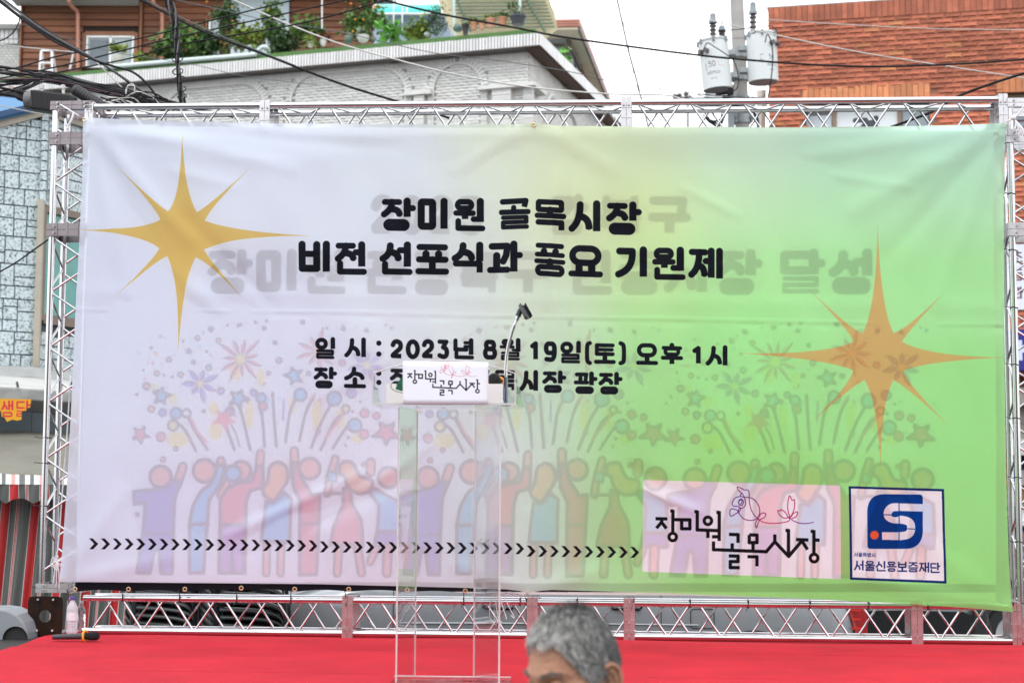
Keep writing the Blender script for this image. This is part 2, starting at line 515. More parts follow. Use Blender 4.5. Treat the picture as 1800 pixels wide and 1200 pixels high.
def glyph(cv, ch, x0, y0, x1, y1, w, col, tilt=0., **kw):
    ax, bx, ay, by = x0 + w / 2, x1 - w / 2, y0 + w / 2, y1 - w / 2
    for pts, caps, ws in GL[ch]:
        P = [(lerp(ax, bx, p[0] / 100), lerp(ay, by, p[1] / 100) + tilt * (p[0] - 50) / 100) for p in pts]
        cv.stroke(P[:-1] if caps == 'cc' else P, w * ws, col, 'rr' if caps == 'cc' else caps, closed=caps == 'cc', **kw)

# market logotype (linked letters) + one-line rose, drawn in the units of its own crop
LOGO = [
 [(158, 394), (258, 396)], [(214, 394), (208, 425), (165, 475)], [(213, 430), (250, 478)],
 [(283, 328), (306, 328)], [(306, 318), (304, 505)], [(306, 402), (450, 404)],
 [(380, 404), (450, 404), (450, 480), (380, 480), (380, 404)],
 [(488, 334), (514, 334)], [(513, 324), (513, 490), (700, 496)],
 [(676, 340), (702, 340)], [(701, 330), (701, 584)], [(604, 496), (604, 558)], [(640, 548), (700, 548)],
 [(652, 588), (652, 658), (1103, 676), (1176, 590), (1294, 716), (1412, 578)], [(1176, 528), (1176, 590)],
 [(1268, 494), (1294, 494)], [(1293, 484), (1293, 700)],
 [(784, 528), (862, 530), (862, 600)], [(812, 604), (812, 655)],
 [(958, 532), (1024, 534), (1024, 598), (958, 598), (958, 532)], [(990, 598), (990, 660)],
 [(784, 712), (862, 714), (862, 760), (796, 760), (796, 812), (876, 812)],
 [(944, 718), (1024, 720), (1024, 800)],
 [(1358, 572), (1464, 576)], [(1412, 590), (1456, 658)],
 [(1484, 502), (1512, 502)], [(1511, 492), (1511, 690)], [(1511, 576), (1560, 578)]]
LOGO_O = [(304, 550, 32), (604, 412, 32), (1512, 730, 33)]
ROSE = [
 [(870, 340), (868, 310), (905, 300), (926, 270), (915, 215), (895, 180), (862, 150), (855, 125), (880, 130), (915, 150), (940, 148), (955, 175), (958, 250), (975, 320), (1005, 370), (1040, 405), (1030, 440), (1018, 472), (1010, 440), (1022, 410), (1060, 350), (1097, 352), (1085, 385), (1040, 402)],
 [(880, 205), (840, 215), (812, 255), (820, 285), (860, 290), (885, 310), (860, 340), (800, 372), (792, 330), (805, 310), (850, 320), (870, 350), (910, 395), (970, 408), (1020, 395), (1045, 350), (1040, 290), (1000, 232), (950, 212), (905, 210), (880, 195), (895, 175)],
 [(870, 245), (885, 232), (895, 250), (885, 268), (865, 262), (868, 240), (890, 225), (908, 250), (895, 280), (868, 278)],
 [(1040, 402), (1080, 425), (1160, 434), (1240, 428), (1298, 412), (1297, 385), (1260, 390), (1220, 365), (1200, 325), (1225, 328), (1232, 315), (1270, 345), (1300, 388), (1340, 320), (1345, 235), (1325, 238), (1302, 200), (1288, 260), (1290, 330), (1310, 380), (1335, 350), (1370, 335), (1360, 375), (1325, 392)],
 [(1298, 380), (1340, 415), (1400, 434), (1460, 434), (1506, 425)]]
def draw_logo(cv, M, w, col, rose_w, rose_cols):
    for p in LOGO:
        cv.stroke([M(*q) for q in p], w, col, 'ff')
        for q in p[1:-1]:
            cv.stroke([M(*q), M(q[0] + .5, q[1])], w, col)
    for x, y, r in LOGO_O:
        cv.stroke([M(x + r * math.cos(t), y + r * math.sin(t)) for t in np.linspace(0, 2 * math.pi, 24)[:-1]], w * .95, col, closed=True)
    for i, p in enumerate(ROSE):
        cv.stroke([M(*q) for q in cm(p, 5)], rose_w, rose_cols[i % len(rose_cols)])

def sheet_mat(name, im, rough=.55, extra=None):
    m = bpy.data.materials.new(name)
    m.use_nodes = True
    t = m.node_tree
    b = t.nodes['Principled BSDF']
    ti = t.nodes.new('ShaderNodeTexImage')
    ti.image = im
    ti.extension = 'EXTEND'
    uvn = t.nodes.new('ShaderNodeUVMap')
    t.links.new(uvn.outputs['UV'], ti.inputs['Vector'])
    n = t.nodes.new('ShaderNodeTexNoise')
    n.inputs['Scale'].default_value = 3
    n.inputs['Detail'].default_value = 5
    tcn = t.nodes.new('ShaderNodeTexCoord')
    t.links.new(tcn.outputs['Object'], n.inputs['Vector'])
    mr = t.nodes.new('ShaderNodeMapRange')
    mr.inputs['To Min'].default_value = .93
    mr.inputs['To Max'].default_value = 1.0
    t.links.new(n.outputs['Fac'], mr.inputs['Value'])
    sm = t.nodes.new('ShaderNodeVectorMath')
    sm.operation = 'SCALE'
    t.links.new(ti.outputs['Color'], sm.inputs[0])
    t.links.new(mr.outputs['Result'], sm.inputs['Scale'])
    t.links.new(sm.outputs['Vector'], b.inputs['Base Color'])
    b.inputs['Roughness'].default_value = rough
    MATS[name] = m
    return m
def set_uv(o, fn):
    me = o.data
    uv = me.uv_layers.new(name='UVMap')
    co = np.empty(len(me.vertices) * 3)
    me.vertices.foreach_get('co', co)
    co = co.reshape(-1, 3)
    li = np.empty(len(me.loops), int)
    me.loops.foreach_get('vertex_index', li)
    q = fn(co)[li]
    uv.data.foreach_set('uv', q.ravel())
# ================================================================ display plane (truss frame + banners)
_pl, _pr = U(100, 650, 9.95), U(1790, 650, 9.5)
P0 = Vector((_pl.x, _pl.y, 0))
EE = (Vector((_pr.x, _pr.y, 0)) - P0).normalized()
NN = Vector((EE.y, -EE.x, 0))          # towards the camera
if NN.y > 0: NN = -NN
UPV = Vector((0, 0, 1))
def B(s, d, z): return P0 + EE * s - NN * d + UPV * z      # d = depth behind the plane
def UB(px, py, d=0.):
    p = UPL(px, py, P0 - NN * d, NN)
    return (p - P0).dot(EE), p.z
ZS = 0.822                              # stage floor height

# ---------------------------------------------------------------- front print
K1 = 1.75 * 305                          # texels per metre
FS0, FS1 = UB(80, 600)[0], UB(1800, 600)[0]
FZ0, FZ1 = UB(900, 1090)[1] - .06, UB(900, 190)[1] + .12
CW, CH = int((FS1 - FS0) * K1), int((FZ1 - FZ0) * K1)
DF = -0.08                              # front banner offset (towards camera)
DB = -0.042
def map_front(x, y):
    s, z = UB(x, y, DF)
    return ((s - FS0) * K1, (FZ1 - z) * K1)
def map_back(x, y):
    s, z = UB(x, y, DB)
    return ((s - FS0) * K1 * .6, (FZ1 - z) * K1 * .6)
front = Canvas(CW, CH, map_front, 1.75)
# the printed colour field of the banner (drawing x, y -> sRGB)
CP = [(150, 220, 236, 236, 250), (150, 600, 234, 233, 250), (150, 1000, 232, 230, 248), (450, 250, 238, 238, 251), (450, 600, 234, 233, 249),
      (450, 1000, 232, 229, 247), (700, 260, 236, 237, 246), (700, 450, 238, 239, 250), (700, 800, 234, 232, 247), (720, 1000, 232, 230, 246),
      (860, 240, 236, 240, 226), (850, 420, 236, 240, 234), (850, 560, 234, 236, 240), (850, 800, 230, 232, 240), (870, 1000, 226, 228, 234),
      (1000, 240, 232, 238, 205), (1000, 400, 234, 240, 200), (960, 520, 228, 238, 215), (980, 600, 205, 232, 196), (960, 720, 205, 230, 205), (960, 880, 206, 226, 206), (950, 1000, 208, 222, 212),
      (1150, 240, 226, 236, 205), (1150, 380, 228, 240, 184), (1130, 480, 205, 240, 165), (1130, 600, 172, 236, 150), (1120, 750, 165, 232, 142), (1100, 900, 165, 230, 140), (1080, 1010, 172, 226, 150),
      (1300, 240, 210, 232, 210), (1300, 360, 204, 238, 190), (1300, 480, 180, 242, 158), (1300, 620, 166, 240, 148), (1300, 850, 158, 232, 128), (1300, 1010, 152, 226, 122),
      (1500, 250, 196, 228, 208), (1500, 340, 190, 238, 184), (1500, 500, 176, 241, 160), (1500, 700, 166, 238, 148), (1500, 900, 156, 230, 130), (1500, 1040, 148, 222, 118),
      (1720, 250, 192, 226, 208), (1720, 340, 188, 236, 184), (1720, 500, 174, 238, 160), (1720, 700, 160, 234, 140), (1720, 900, 156, 230, 134), (1720, 1050, 150, 224, 124)]
_n = 12
yy, xx = np.meshgrid(np.linspace(0, CH, CH // _n), np.linspace(0, CW, CW // _n), indexing='ij')
cpp = np.array([map_front(c[0], c[1]) for c in CP])
cc = np.array([c[2:] for c in CP], float) / 255
gsel = cc[:, 0] < .845
cc[gsel] = cc[gsel] ** .80
cc = np.clip(cc * np.array([.965, 1.0, .99]), 0, 1)
num = np.zeros(xx.shape + (3,)); den = np.zeros(xx.shape)
for (cx, cy), col in zip(cpp, cc):
    wgt = np.exp(-(((xx - cx) / 165) ** 2 + ((yy - cy) / 140) ** 2)) + 1e-7 / (1 + ((xx - cx) / 300) ** 2 + ((yy - cy) / 300) ** 2)
    num += wgt[..., None] * col; den += wgt
fld = num / den[..., None]
iy = np.clip(np.linspace(0, fld.shape[0] - 1.001, CH), 0, fld.shape[0] - 1.001); ix = np.clip(np.linspace(0, fld.shape[1] - 1.001, CW), 0, fld.shape[1] - 1.001)
y0i = iy.astype(int); x0i = ix.astype(int); ty = (iy - y0i)[:, None, None]; tx = (ix - x0i)[None, :, None]
rows = fld[y0i] * (1 - ty) + fld[y0i + 1] * ty
front.a[:] = rows[:, x0i] * (1 - tx) + rows[:, x0i + 1] * tx
del rows, num, den

INK = (.135, .145, .175)
def spike_star(cv, c, tips, notches, col, alpha=1., mul=False):
    P = []
    n = len(tips)
    for i in range(n):
        a, t, b = notches[i - 1], tips[i], notches[i]
        ctr = lambda q: (lerp(lerp(c[0], t[0], .42), q[0], .12), lerp(lerp(c[1], t[1], .42), q[1], .12))
        P += qb(a, ctr(a), t, 12) + qb(t, ctr(b), b, 12)[1:]
    cv.poly(P, col, alpha, mul, 4)
spike_star(front, (322, 408),
    [(322, 236), (446, 292), (548, 415), (432, 530), (312, 618), (196, 526), (138, 404), (200, 286)],
    [(346, 373), (360, 388), (358, 438), (343, 452), (293, 450), (279, 436), (282, 386), (296, 372)], (.87, .765, .47))
spike_star(front, (1546, 632),
    [(1543, 393), (1668, 506), (1768, 628), (1674, 752), (1548, 822), (1420, 748), (1296, 621), (1418, 504)],
    [(1571, 585), (1586, 600), (1588, 651), (1571, 667), (1520, 667), (1501, 650), (1502, 600), (1517, 585)], (.89, .66, .42), .73)

def line(cv, items, wt, col=INK, **kw):
    for it in items:
        ch, x0, x1, y0, y1 = it[:5]
        glyph(cv, ch, x0, y0, x1, y1, wt, col, tilt=it[5] if len(it) > 5 else .6, **kw)
TW = 12.7
line(front, [('장', 669, 732, 347, 407), ('미', 734, 790, 347, 406), ('원', 795, 854, 347, 407), ('골', 875, 934, 345, 405, -1.5), ('목', 938, 997, 347, 408, 3),
             ('시', 999, 1059, 352, 411), ('장', 1065, 1129, 354, 414, 1)], TW)
line(front, [('비', 525, 582, 423, 481), ('전', 588, 646, 424, 484), ('선', 667, 726, 424, 484), ('포', 730, 789, 426, 484), ('식', 793, 852, 424, 482),
             ('과', 855, 920, 423, 482, -1), ('풍', 937, 996, 425, 487, 3), ('요', 999, 1060, 430, 489, 2), ('기', 1081, 1140, 433, 491, 1), ('원', 1145, 1206, 434, 494, 1),
             ('제', 1209, 1270, 435, 493, 1)], TW)
TW = 8.1
line(front, [('일', 553, 591, 592, 632), ('시', 605, 646, 593, 630), ('2', 686, 709, 596, 630), ('0', 713, 738, 596, 631), ('2', 741, 764, 596, 630), ('3', 768, 790, 596, 631),
             ('년', 796, 834, 594, 632), ('8', 849, 874, 597, 632), ('월', 877, 917, 594, 635), ('1', 932, 948, 599, 634), ('9', 956, 979, 600, 636), ('일', 984, 1023, 599, 640),
             ('(', 1028, 1041, 599, 642), ('토', 1044, 1083, 602, 641), (')', 1087, 1101, 600, 643), ('오', 1118, 1157, 603, 643), ('후', 1161, 1201, 604, 643), ('1', 1217, 1234, 608, 642), ('시', 1240, 1281, 607, 645)], TW)
line(front, [('장', 551, 593, 644, 683), ('소', 604, 644, 644, 683), ('장', 685, 727, 646, 684), ('미', 731, 767, 646, 684), ('원', 771, 811, 646, 685),
             ('골', 822, 864, 647, 687), ('목', 868, 909, 648, 688), ('시', 913, 948, 650, 689), ('장', 953, 996, 651, 691), ('광', 1008, 1051, 653, 693), ('장', 1052, 1095, 654, 694)], TW)
for y in (603, 622): front.disc(666, y, 4.6, INK)
for y in (656, 672): front.disc(666, y, 4.6, INK)
# row of chevrons
nch = 48
for i in range(nch):
    t = i / (nch - 1)
    x = 158 + (1108 - 158) * t
    y = 955 + 9 * t + (4 if i >= 38 else 0) + (1.5 if i >= 20 else 0) + 3 * max(0, t - .8)
    front.poly([(x, y - 9.6), (x + 6.4, y - 9.4), (x + 15.5, y + .3), (x + 6.4, y + 9.7), (x, y + 9.6), (x + 8.6, y + .2)], (.15, .13, .15), n=4)
# white logo sheet printed at the lower right
LW = (.955, .945, .965)
front.poly([(1131, 843), (1477, 853), (1478, 1017), (1129, 1004)], LW)
def m7(X, Y): return (1120 + X / 4.865, 830 + Y / 4.865)
draw_logo(front, m7, 5.6, (.13, .12, .13), 1.5, [(.55, .18, .48), (.50, .18, .50), (.45, .2, .5), (.72, .12, .36), (.52, .2, .55)])
# navy framed credit-foundation logo
NV = (.12, .22, .50)
front.poly([(1492, 854), (1660, 859), (1664, 1025), (1494, 1018)], (.12, .20, .44))
front.poly([(1496, 858), (1656, 863), (1660, 1020.5), (1498, 1014)], LW)
def m8(X, Y): return (1200 + X / 3., 800 + Y / 3.)
BL = (.08, .27, .58)
bl = [(1268, 210), (1268, 400)] + qb((1268, 400), (1262, 490), (1180, 492)) + [(990, 492)] + qb((990, 492), (974, 490), (974, 476)) + [(974, 290)] + qb((974, 290), (980, 205), (1060, 204)) + [(1250, 206)] + qb((1250, 206), (1266, 206), (1268, 222))
front.poly([m8(*p) for p in bl], BL, n=4)
front.poly([m8(*p) for p in [(1138, 252), (1268, 256), (1268, 296), (1138, 292)]], LW)
front.stroke([m8(*p) for p in cm([(1140, 272), (1105, 275), (1084, 295), (1086, 322), (1115, 336), (1165, 340), (1200, 356), (1204, 395), (1186, 418), (1142, 426)], 5)], 13.5, LW, 'ff')
front.poly([m8(*p) for p in [(1052, 404), (1142, 405), (1142, 446), (1052, 444)]], LW)
front.stroke([m8(1142, 240), m8(1142, 450)], 1.6, BL, 'ff')
front.stroke([m8(1062, 312), m8(1104, 313)], 1.6, BL, 'ff'); front.disc(*m8(1122, 312), 4.6, BL, sx=1.5)
front.stroke([m8(1186, 386), m8(1225, 388)], 1.6, BL, 'ff'); front.disc(*m8(1164, 386), 4.6, BL, sx=1.5)
front.disc(*m8(1012, 420), 7.6, (.93, .44, .25))
for i, ch in enumerate('서울특별시'):
    x, y = m8(903 + i * 23.2, 510 + i * .8)
    glyph(front, ch, x, y, x + 7.0, y + 7.6, 1.05, NV)
for i, ch in enumerate('서울신용보증재단'):
    x, y = m8(902 + i * 57.6, 552 + i * 1.8)
    glyph(front, ch, x, y, x + 18.0, y + 18.4, 2.7, (.14, .2, .45))
# woven grain and faint print mottling
gr = rng.normal(0, .006, (CH, CW, 1)).astype(np.float32)
front.a += gr
im_front = front.image('banner_front_print')
del front, gr

# ---------------------------------------------------------------- back print (earlier banner hanging behind)
CW2, CH2 = int(CW * .6), int(CH * .6)
back = Canvas(CW2, CH2, map_back, 1.75 * .6, (.95, .95, .965))
OUTL = (.29, .23, .32)
PUR, BLU, RED, PEA, ORA, YEL, MAG = (.45, .36, .80), (.30, .74, .93), (.93, .34, .46), (.97, .60, .50), (.98, .66, .38), (.98, .88, .45), (.70, .40, .80)
def art(dx, dy, clipx):
    c2 = lambda X, Y: (220 + X / 3.6 + dx, 770 + Y / 3.6 + dy)
    c1 = lambda X, Y: (220 + X / 3.6 + dx, 540 + Y / 3.6 + dy)
    OW = 6.2
    def poly(pts, col, m=c2, ow=OW, sm=False):
        P = [m(*p) for p in (cm(pts + [pts[0]], 4) if sm else pts)]
        back.poly(P, col)
        if ow: back.stroke(P, ow, OUTL, closed=True)
    def limb(pts, col, wo=66, wi=34):
        P = [c2(*p) for p in cm(pts, 5)]
        back.stroke(P, wo / 3.6, OUTL); back.stroke(P, wi / 3.6, col)
    def head(x, y, r, col=PEA, sy=1.): back.disc(*c2(x, y), r / 3.6, col, ring=OW, rc=OUTL, sx=1 / sy)
    def dot(x, y, r, col=None, m=c1): back.disc(*m(x, y), (r - 4) / 3.6, col or OUTL, .9, ring=2.6, rc=OUTL)
    # figures
    limb([(325, 290), (362, 180)], PEA)
    poly([(50, 335), (165, 325), (240, 305), (300, 262), (350, 268), (310, 380), (300, 600), (292, 855), (222, 855), (208, 700), (180, 700), (150, 855), (66, 850), (108, 600), (122, 405), (52, 415)], PUR)
    head(220, 242, 68)
    back.stroke([c2(108, 602), c2(300, 600)], 3.5, OUTL)
    limb([(600, 190), (604, 142)], PEA, 62, 32)
    poly([(540, 290), (585, 170), (632, 165), (600, 290), (530, 390), (518, 540), (490, 850), (402, 850), (405, 540), (425, 430), (480, 330)], BLU)
    head(500, 204, 72)
    back.stroke([c2(400, 545), c2(525, 538)], 6, OUTL)
    limb([(840, 260), (855, 95)], PEA, 60, 30)
    limb([(600, 360), (660, 250)], PEA, 50, 24)
    poly([(600, 390), (640, 320), (720, 280), (800, 270), (835, 170), (870, 180), (870, 310), (790, 330), (765, 400), (760, 540), (755, 850), (590, 850), (600, 540)], RED)
    poly([(604, 545), (758, 545), (748, 850), (680, 850), (676, 700), (668, 850), (590, 850)], MAG)
    head(735, 205, 60, PEA); head(682, 222, 50, BLU)
    poly([(905, 240), (915, 180), (965, 150), (1015, 180), (1025, 260), (985, 330), (940, 390), (885, 365), (870, 320), (895, 280)], ORA, sm=True)
    poly([(890, 400), (940, 405), (1000, 340), (1045, 380), (1040, 655), (860, 650)], BLU)
    limb([(1068, 240), (1068, 80)], PEA, 64, 32)
    poly([(1060, 150), (1090, 160), (1110, 250), (1165, 330), (1170, 355), (1230, 350), (1222, 540), (1205, 860), (1100, 860), (1105, 400), (1060, 300)], RED)
    head(1165, 190, 66)
    back.stroke([c2(1100, 545), c2(1226, 535)], 5, OUTL)
    for x in (895, 985): limb([(x, 680), (x - 6, 850)], PEA, 56, 26)
    limb([(1275, 350), (1290, 250), (1325, 130)], PEA, 56, 26)
    back.stroke([c2(1275, 350), c2(1400, 350)], 6, OUTL)
    poly([(1380, 320), (1420, 320), (1430, 410), (1490, 520), (1498, 680), (1290, 670), (1320, 540), (1375, 420)], RED)
    poly([(1350, 220), (1360, 160), (1430, 150), (1480, 240), (1555, 260), (1545, 330), (1470, 350), (1400, 300), (1385, 240)], ORA, sm=True)
    poly([(1280, 205), (1335, 215), (1330, 270), (1278, 262)], BLU, ow=4)
    limb([(1345, 700), (1335, 850)], PEA, 60, 28); limb([(1465, 690), (1490, 850)], PEA, 60, 28)
    limb([(1550, 210), (1552, 150)], PEA, 64, 34)
    poly([(1560, 320), (1600, 330), (1730, 400), (1738, 590), (1590, 590), (1600, 420), (1545, 350)], BLU)
    poly([(1585, 592), (1738, 592), (1735, 680), (1570, 680)], PUR)
    head(1662, 245, 66)
    limb([(1580, 700), (1545, 780)], PEA, 56, 28); limb([(1655, 690), (1650, 850)], PEA, 66, 34)
    # sparkles and streamers above
    def burst(x, y, n, ra, rb, col, ctr, a0=0., wd=22, m=c1, ol=True):
        for k in range(n):
            a = a0 + 2 * math.pi * k / n
            r = rb * (1 + .22 * math.sin(k * 2.3))
            p, q = (x + ra * math.cos(a), y + ra * math.sin(a)), (x + r * math.cos(a + .12), y + r * math.sin(a + .12))
            mid = ((p[0] + q[0]) / 2, (p[1] + q[1]) / 2)
            nx, ny = -math.sin(a) * wd / 2, math.cos(a) * wd / 2
            P = qb(p, (mid[0] + nx * 2, mid[1] + ny * 2), q, 6) + qb(q, (mid[0] - nx * 2, mid[1] - ny * 2), p, 6)
            back.poly([m(*t) for t in P], col, .85)
            if ol: back.stroke([m(*t) for t in P[:6]], 2.2, OUTL)
        back.disc(*m(x, y), ra * 1.2 / 3.6, ctr)
    def star5(x, y, r, col, a0=-1.4, ow=4.5, m=c1):
        P = []
        for k in range(10):
            rr = r * (1 if k % 2 == 0 else .48) * (1 + .1 * math.sin(k * 1.7 + x))
            P.append(m(x + rr * math.cos(a0 + math.pi * k / 5), y + rr * math.sin(a0 + math.pi * k / 5)))
        P = cm(P + [P[0]], 3)
        back.poly(P, col)
        if ow: back.stroke(P, ow, OUTL, closed=True)
    for x, y, rx, ry in ((175, 495, 30, 16), (300, 575, 28, 36), (560, 640, 30, 45), (570, 780, 42, 60), (855, 440, 24, 60), (785, 680, 26, 90), (1055, 620, 22, 50),
                         (1210, 680, 32, 100), (1470, 825, 45, 28), (330, 835, 70, 50), (700, 400, 40, 60), (1360, 700, 26, 70)):
        back.disc(*c1(x, y), ry / 3.6, YEL, .9, sx=rx / ry)
    for pts in ([(712, 610), (740, 690), (790, 900)], [(848, 590), (866, 700), (880, 880)], [(930, 540), (940, 700), (955, 880)], [(1085, 560), (1040, 660), (1012, 850)],
                [(1190, 560), (1140, 660), (1100, 840)], [(1310, 590), (1240, 720), (1175, 885)], [(1400, 660), (1320, 720), (1235, 900)], [(1440, 715), (1380, 780), (1310, 890)],
                [(395, 690), (440, 780), (518, 895)], [(320, 722), (380, 780), (445, 905)], [(635, 750), (665, 830), (690, 900)], [(670, 745), (700, 800), (722, 880)]):
        back.stroke([c1(*p) for p in cm(pts, 4)], 5.4 if pts[0][0] != 670 else 3, OUTL)
    back.stroke([c1(1000, 580), c1(996, 710)], 3.6, PUR)
    for pts in ([(415, 700), (455, 790), (515, 850)], [(1390, 655), (1330, 740), (1260, 830)], [(1195, 545), (1165, 590)]):
        back.stroke([c1(*p) for p in pts], 4, RED)
    for x, y, r, c in ((300, 745, 32, YEL), (385, 668, 26, (.95, .95, .96)), (1450, 745, 42, BLU), (1105, 552, 38, BLU), (858, 572, 30, BLU), (1320, 575, 44, BLU), (318, 668, 34, BLU), (130, 497, 20, PEA), (662, 655, 26, PUR), (870, 625, 26, RED), (1395, 640, 24, YEL)):
        back.disc(*c1(x, y), r / 3.6, c, ring=4.2, rc=OUTL)
    burst(730, 325, 11, 26, 135, RED, YEL, .2); burst(1215, 275, 9, 22, 125, RED, ORA, .6, 26)
    burst(472, 482, 7, 18, 105, PUR, YEL, .3, 34); burst(1528, 365, 7, 18, 110, PUR, YEL, .1, 36)
    star5(225, 560, 58, BLU); star5(715, 575, 62, BLU, -1.2); star5(625, 705, 82, RED, -1.0, 0); star5(1650, 790, 84, RED, -.9); star5(1065, 430, 60, BLU, -.6, 4); star5(90, 805, 60, RED, .2, 3)
    star5(192, 290, 22, ORA, -1.4, 0)
    for x, y, r, c in ((540, 135, 19, None), (455, 193, 18, PEA), (587, 208, 19, PEA), (400, 275, 18, PUR), (513, 277, 9, None), (430, 345, 16, PUR), (273, 330, 19, PEA), (527, 380, 22, (.3, .7, .6)), (110, 397, 9, None),
                       (197, 415, 20, PEA), (243, 427, 9, None), (295, 437, 9, None), (350, 425, 20, PEA), (603, 528, 25, MAG), (160, 642, 25, PEA), (232, 665, 28, PUR), (810, 537, 25, PUR), (495, 655, 13, None),
                       (222, 818, 33, RED), (318, 893, 18, RED), (1155, 418, 18, PUR), (875, 130, 16, None), (1120, 90, 17, None), (1375, 133, 17, None), (1525, 143, 15, None), (365, 212, 9, BLU), (1430, 540, 35, PUR),
                       (1485, 595, 8, None), (1370, 350, 24, RED), (1512, 668, 32, RED), (1588, 685, 26, RED), (1510, 800, 34, RED), (1410, 822, 10, None), (1437, 657, 9, None), (1218, 785, 18, PUR), (645, 112, 8, None),
                       (715, 112, 14, RED), (820, 92, 12, RED), (943, 222, 16, None), (970, 335, 22, MAG), (905, 415, 16, MAG), (236, 960, 20, RED), (68, 550, 10, None), (1270, 130, 9, None), (1505, 990, 18, RED), (1392, 873, 8, None), (72, 1310, 15, None)):
        dot(x, y, r, c)
rd_ = random.Random(9)
CONF = [(rd_.uniform(60, 1740), rd_.uniform(60, 560) if rd_.random() < .7 else rd_.uniform(560, 880), rd_.choice((5, 6, 7, 9, 12)), rd_.choice((None, None, PUR, RED, BLU, PEA, (.3, .7, .6)))) for _ in range(95)]
for k in range(3):
    for x, y, r, c in CONF:
        back.disc(220 + x / 3.6 + 470 * k, 540 + y / 3.6 + 2 * k, r / 3.6, c or OUTL, .85)
    art(470 * k, 2.0 * k, None)
# keep the artwork inside its printed frame
def texx(px): return int(map_back(px, 700)[0])
back.a[:, :texx(233)] = (.95, .95, .965)
back.a[:, texx(1668):] = (.95, .95, .965)
GT = (.24, .22, .25)
line(back, [('2', 649, 693, 340, 410), ('0', 700, 744, 340, 411), ('2', 752, 796, 340, 410), ('3', 803, 846, 340, 411), ('강', 962, 1036, 338, 412), ('북', 1052, 1128, 340, 414), ('구', 1138, 1215, 340, 414)], 17.5, GT)
line(back, [('장', 363, 444, 436, 517), ('미', 448, 524, 436, 515), ('원', 532, 608, 436, 517), ('관', 638, 716, 436, 517), ('광', 722, 798, 436, 518), ('특', 804, 876, 436, 517), ('구', 884, 968, 434, 517),
            ('인', 1000, 1076, 436, 517), ('증', 1084, 1162, 436, 518), ('시', 1166, 1248, 436, 517), ('장', 1258, 1342, 436, 518), ('달', 1368, 1452, 436, 518), ('성', 1456, 1538, 436, 518)], 17.5, GT)
back.poly([(120, 1022), (1800, 1026), (1800, 1040), (120, 1038.5)], (.13, .13, .15))
im_back = back.image('banner_back_print')
del back

def cloth_mat(name, im, wd, wt, wr, gain=1.):
    m = bpy.data.materials.new(name)
    m.use_nodes = True
    t = m.node_tree
    t.nodes.clear()
    o = t.nodes.new('ShaderNodeOutputMaterial')
    ti = t.nodes.new('ShaderNodeTexImage')
    ti.image = im
    ti.extension = 'EXTEND'
    uvn = t.nodes.new('ShaderNodeUVMap')
    t.links.new(uvn.outputs['UV'], ti.inputs['Vector'])
    col = t.nodes.new('ShaderNodeVectorMath')
    col.operation = 'SCALE'
    col.inputs['Scale'].default_value = gain
    t.links.new(ti.outputs['Color'], col.inputs[0])
    # fine weave relief
    tcn = t.nodes.new('ShaderNodeTexCoord')
    nn = t.nodes.new('ShaderNodeTexNoise')
    nn.inputs['Scale'].default_value = 9
    nn.inputs['Detail'].default_value = 7
    t.links.new(tcn.outputs['Object'], nn.inputs['Vector'])
    bp = t.nodes.new('ShaderNodeBump')
    bp.inputs['Strength'].default_value = .16
    bp.inputs['Distance'].default_value = .012
    t.links.new(nn.outputs['Fac'], bp.inputs['Height'])
    nodes = []
    for typ, wgt in (('ShaderNodeBsdfDiffuse', wd), ('ShaderNodeBsdfTranslucent', wt), ('ShaderNodeBsdfRefraction', wr)):
        if wgt <= 0: continue
        s = t.nodes.new(typ)
        t.links.new(col.outputs['Vector'], s.inputs['Color'])
        if 'Refraction' in typ:
            s.inputs['IOR'].default_value = 1.35
            s.inputs['Roughness'].default_value = .30
        t.links.new(bp.outputs['Normal'], s.inputs['Normal'])
        nodes.append((s, wgt))
    acc, aw = nodes[0]
    acc = acc.outputs[0]
    for s, wgt in nodes[1:]:
        mxn = t.nodes.new('ShaderNodeMixShader')
        aw += wgt
        mxn.inputs['Fac'].default_value = wgt / aw
        t.links.new(acc, mxn.inputs[1])
        t.links.new(s.outputs[0], mxn.inputs[2])
        acc = mxn.outputs[0]
    t.links.new(acc, o.inputs['Surface'])
    return m
M_FRONT = cloth_mat('printed_front_cloth', im_front, .50, .12, .38, .985)
M_BACK = cloth_mat('printed_back_cloth', im_back, .58, .42, 0)

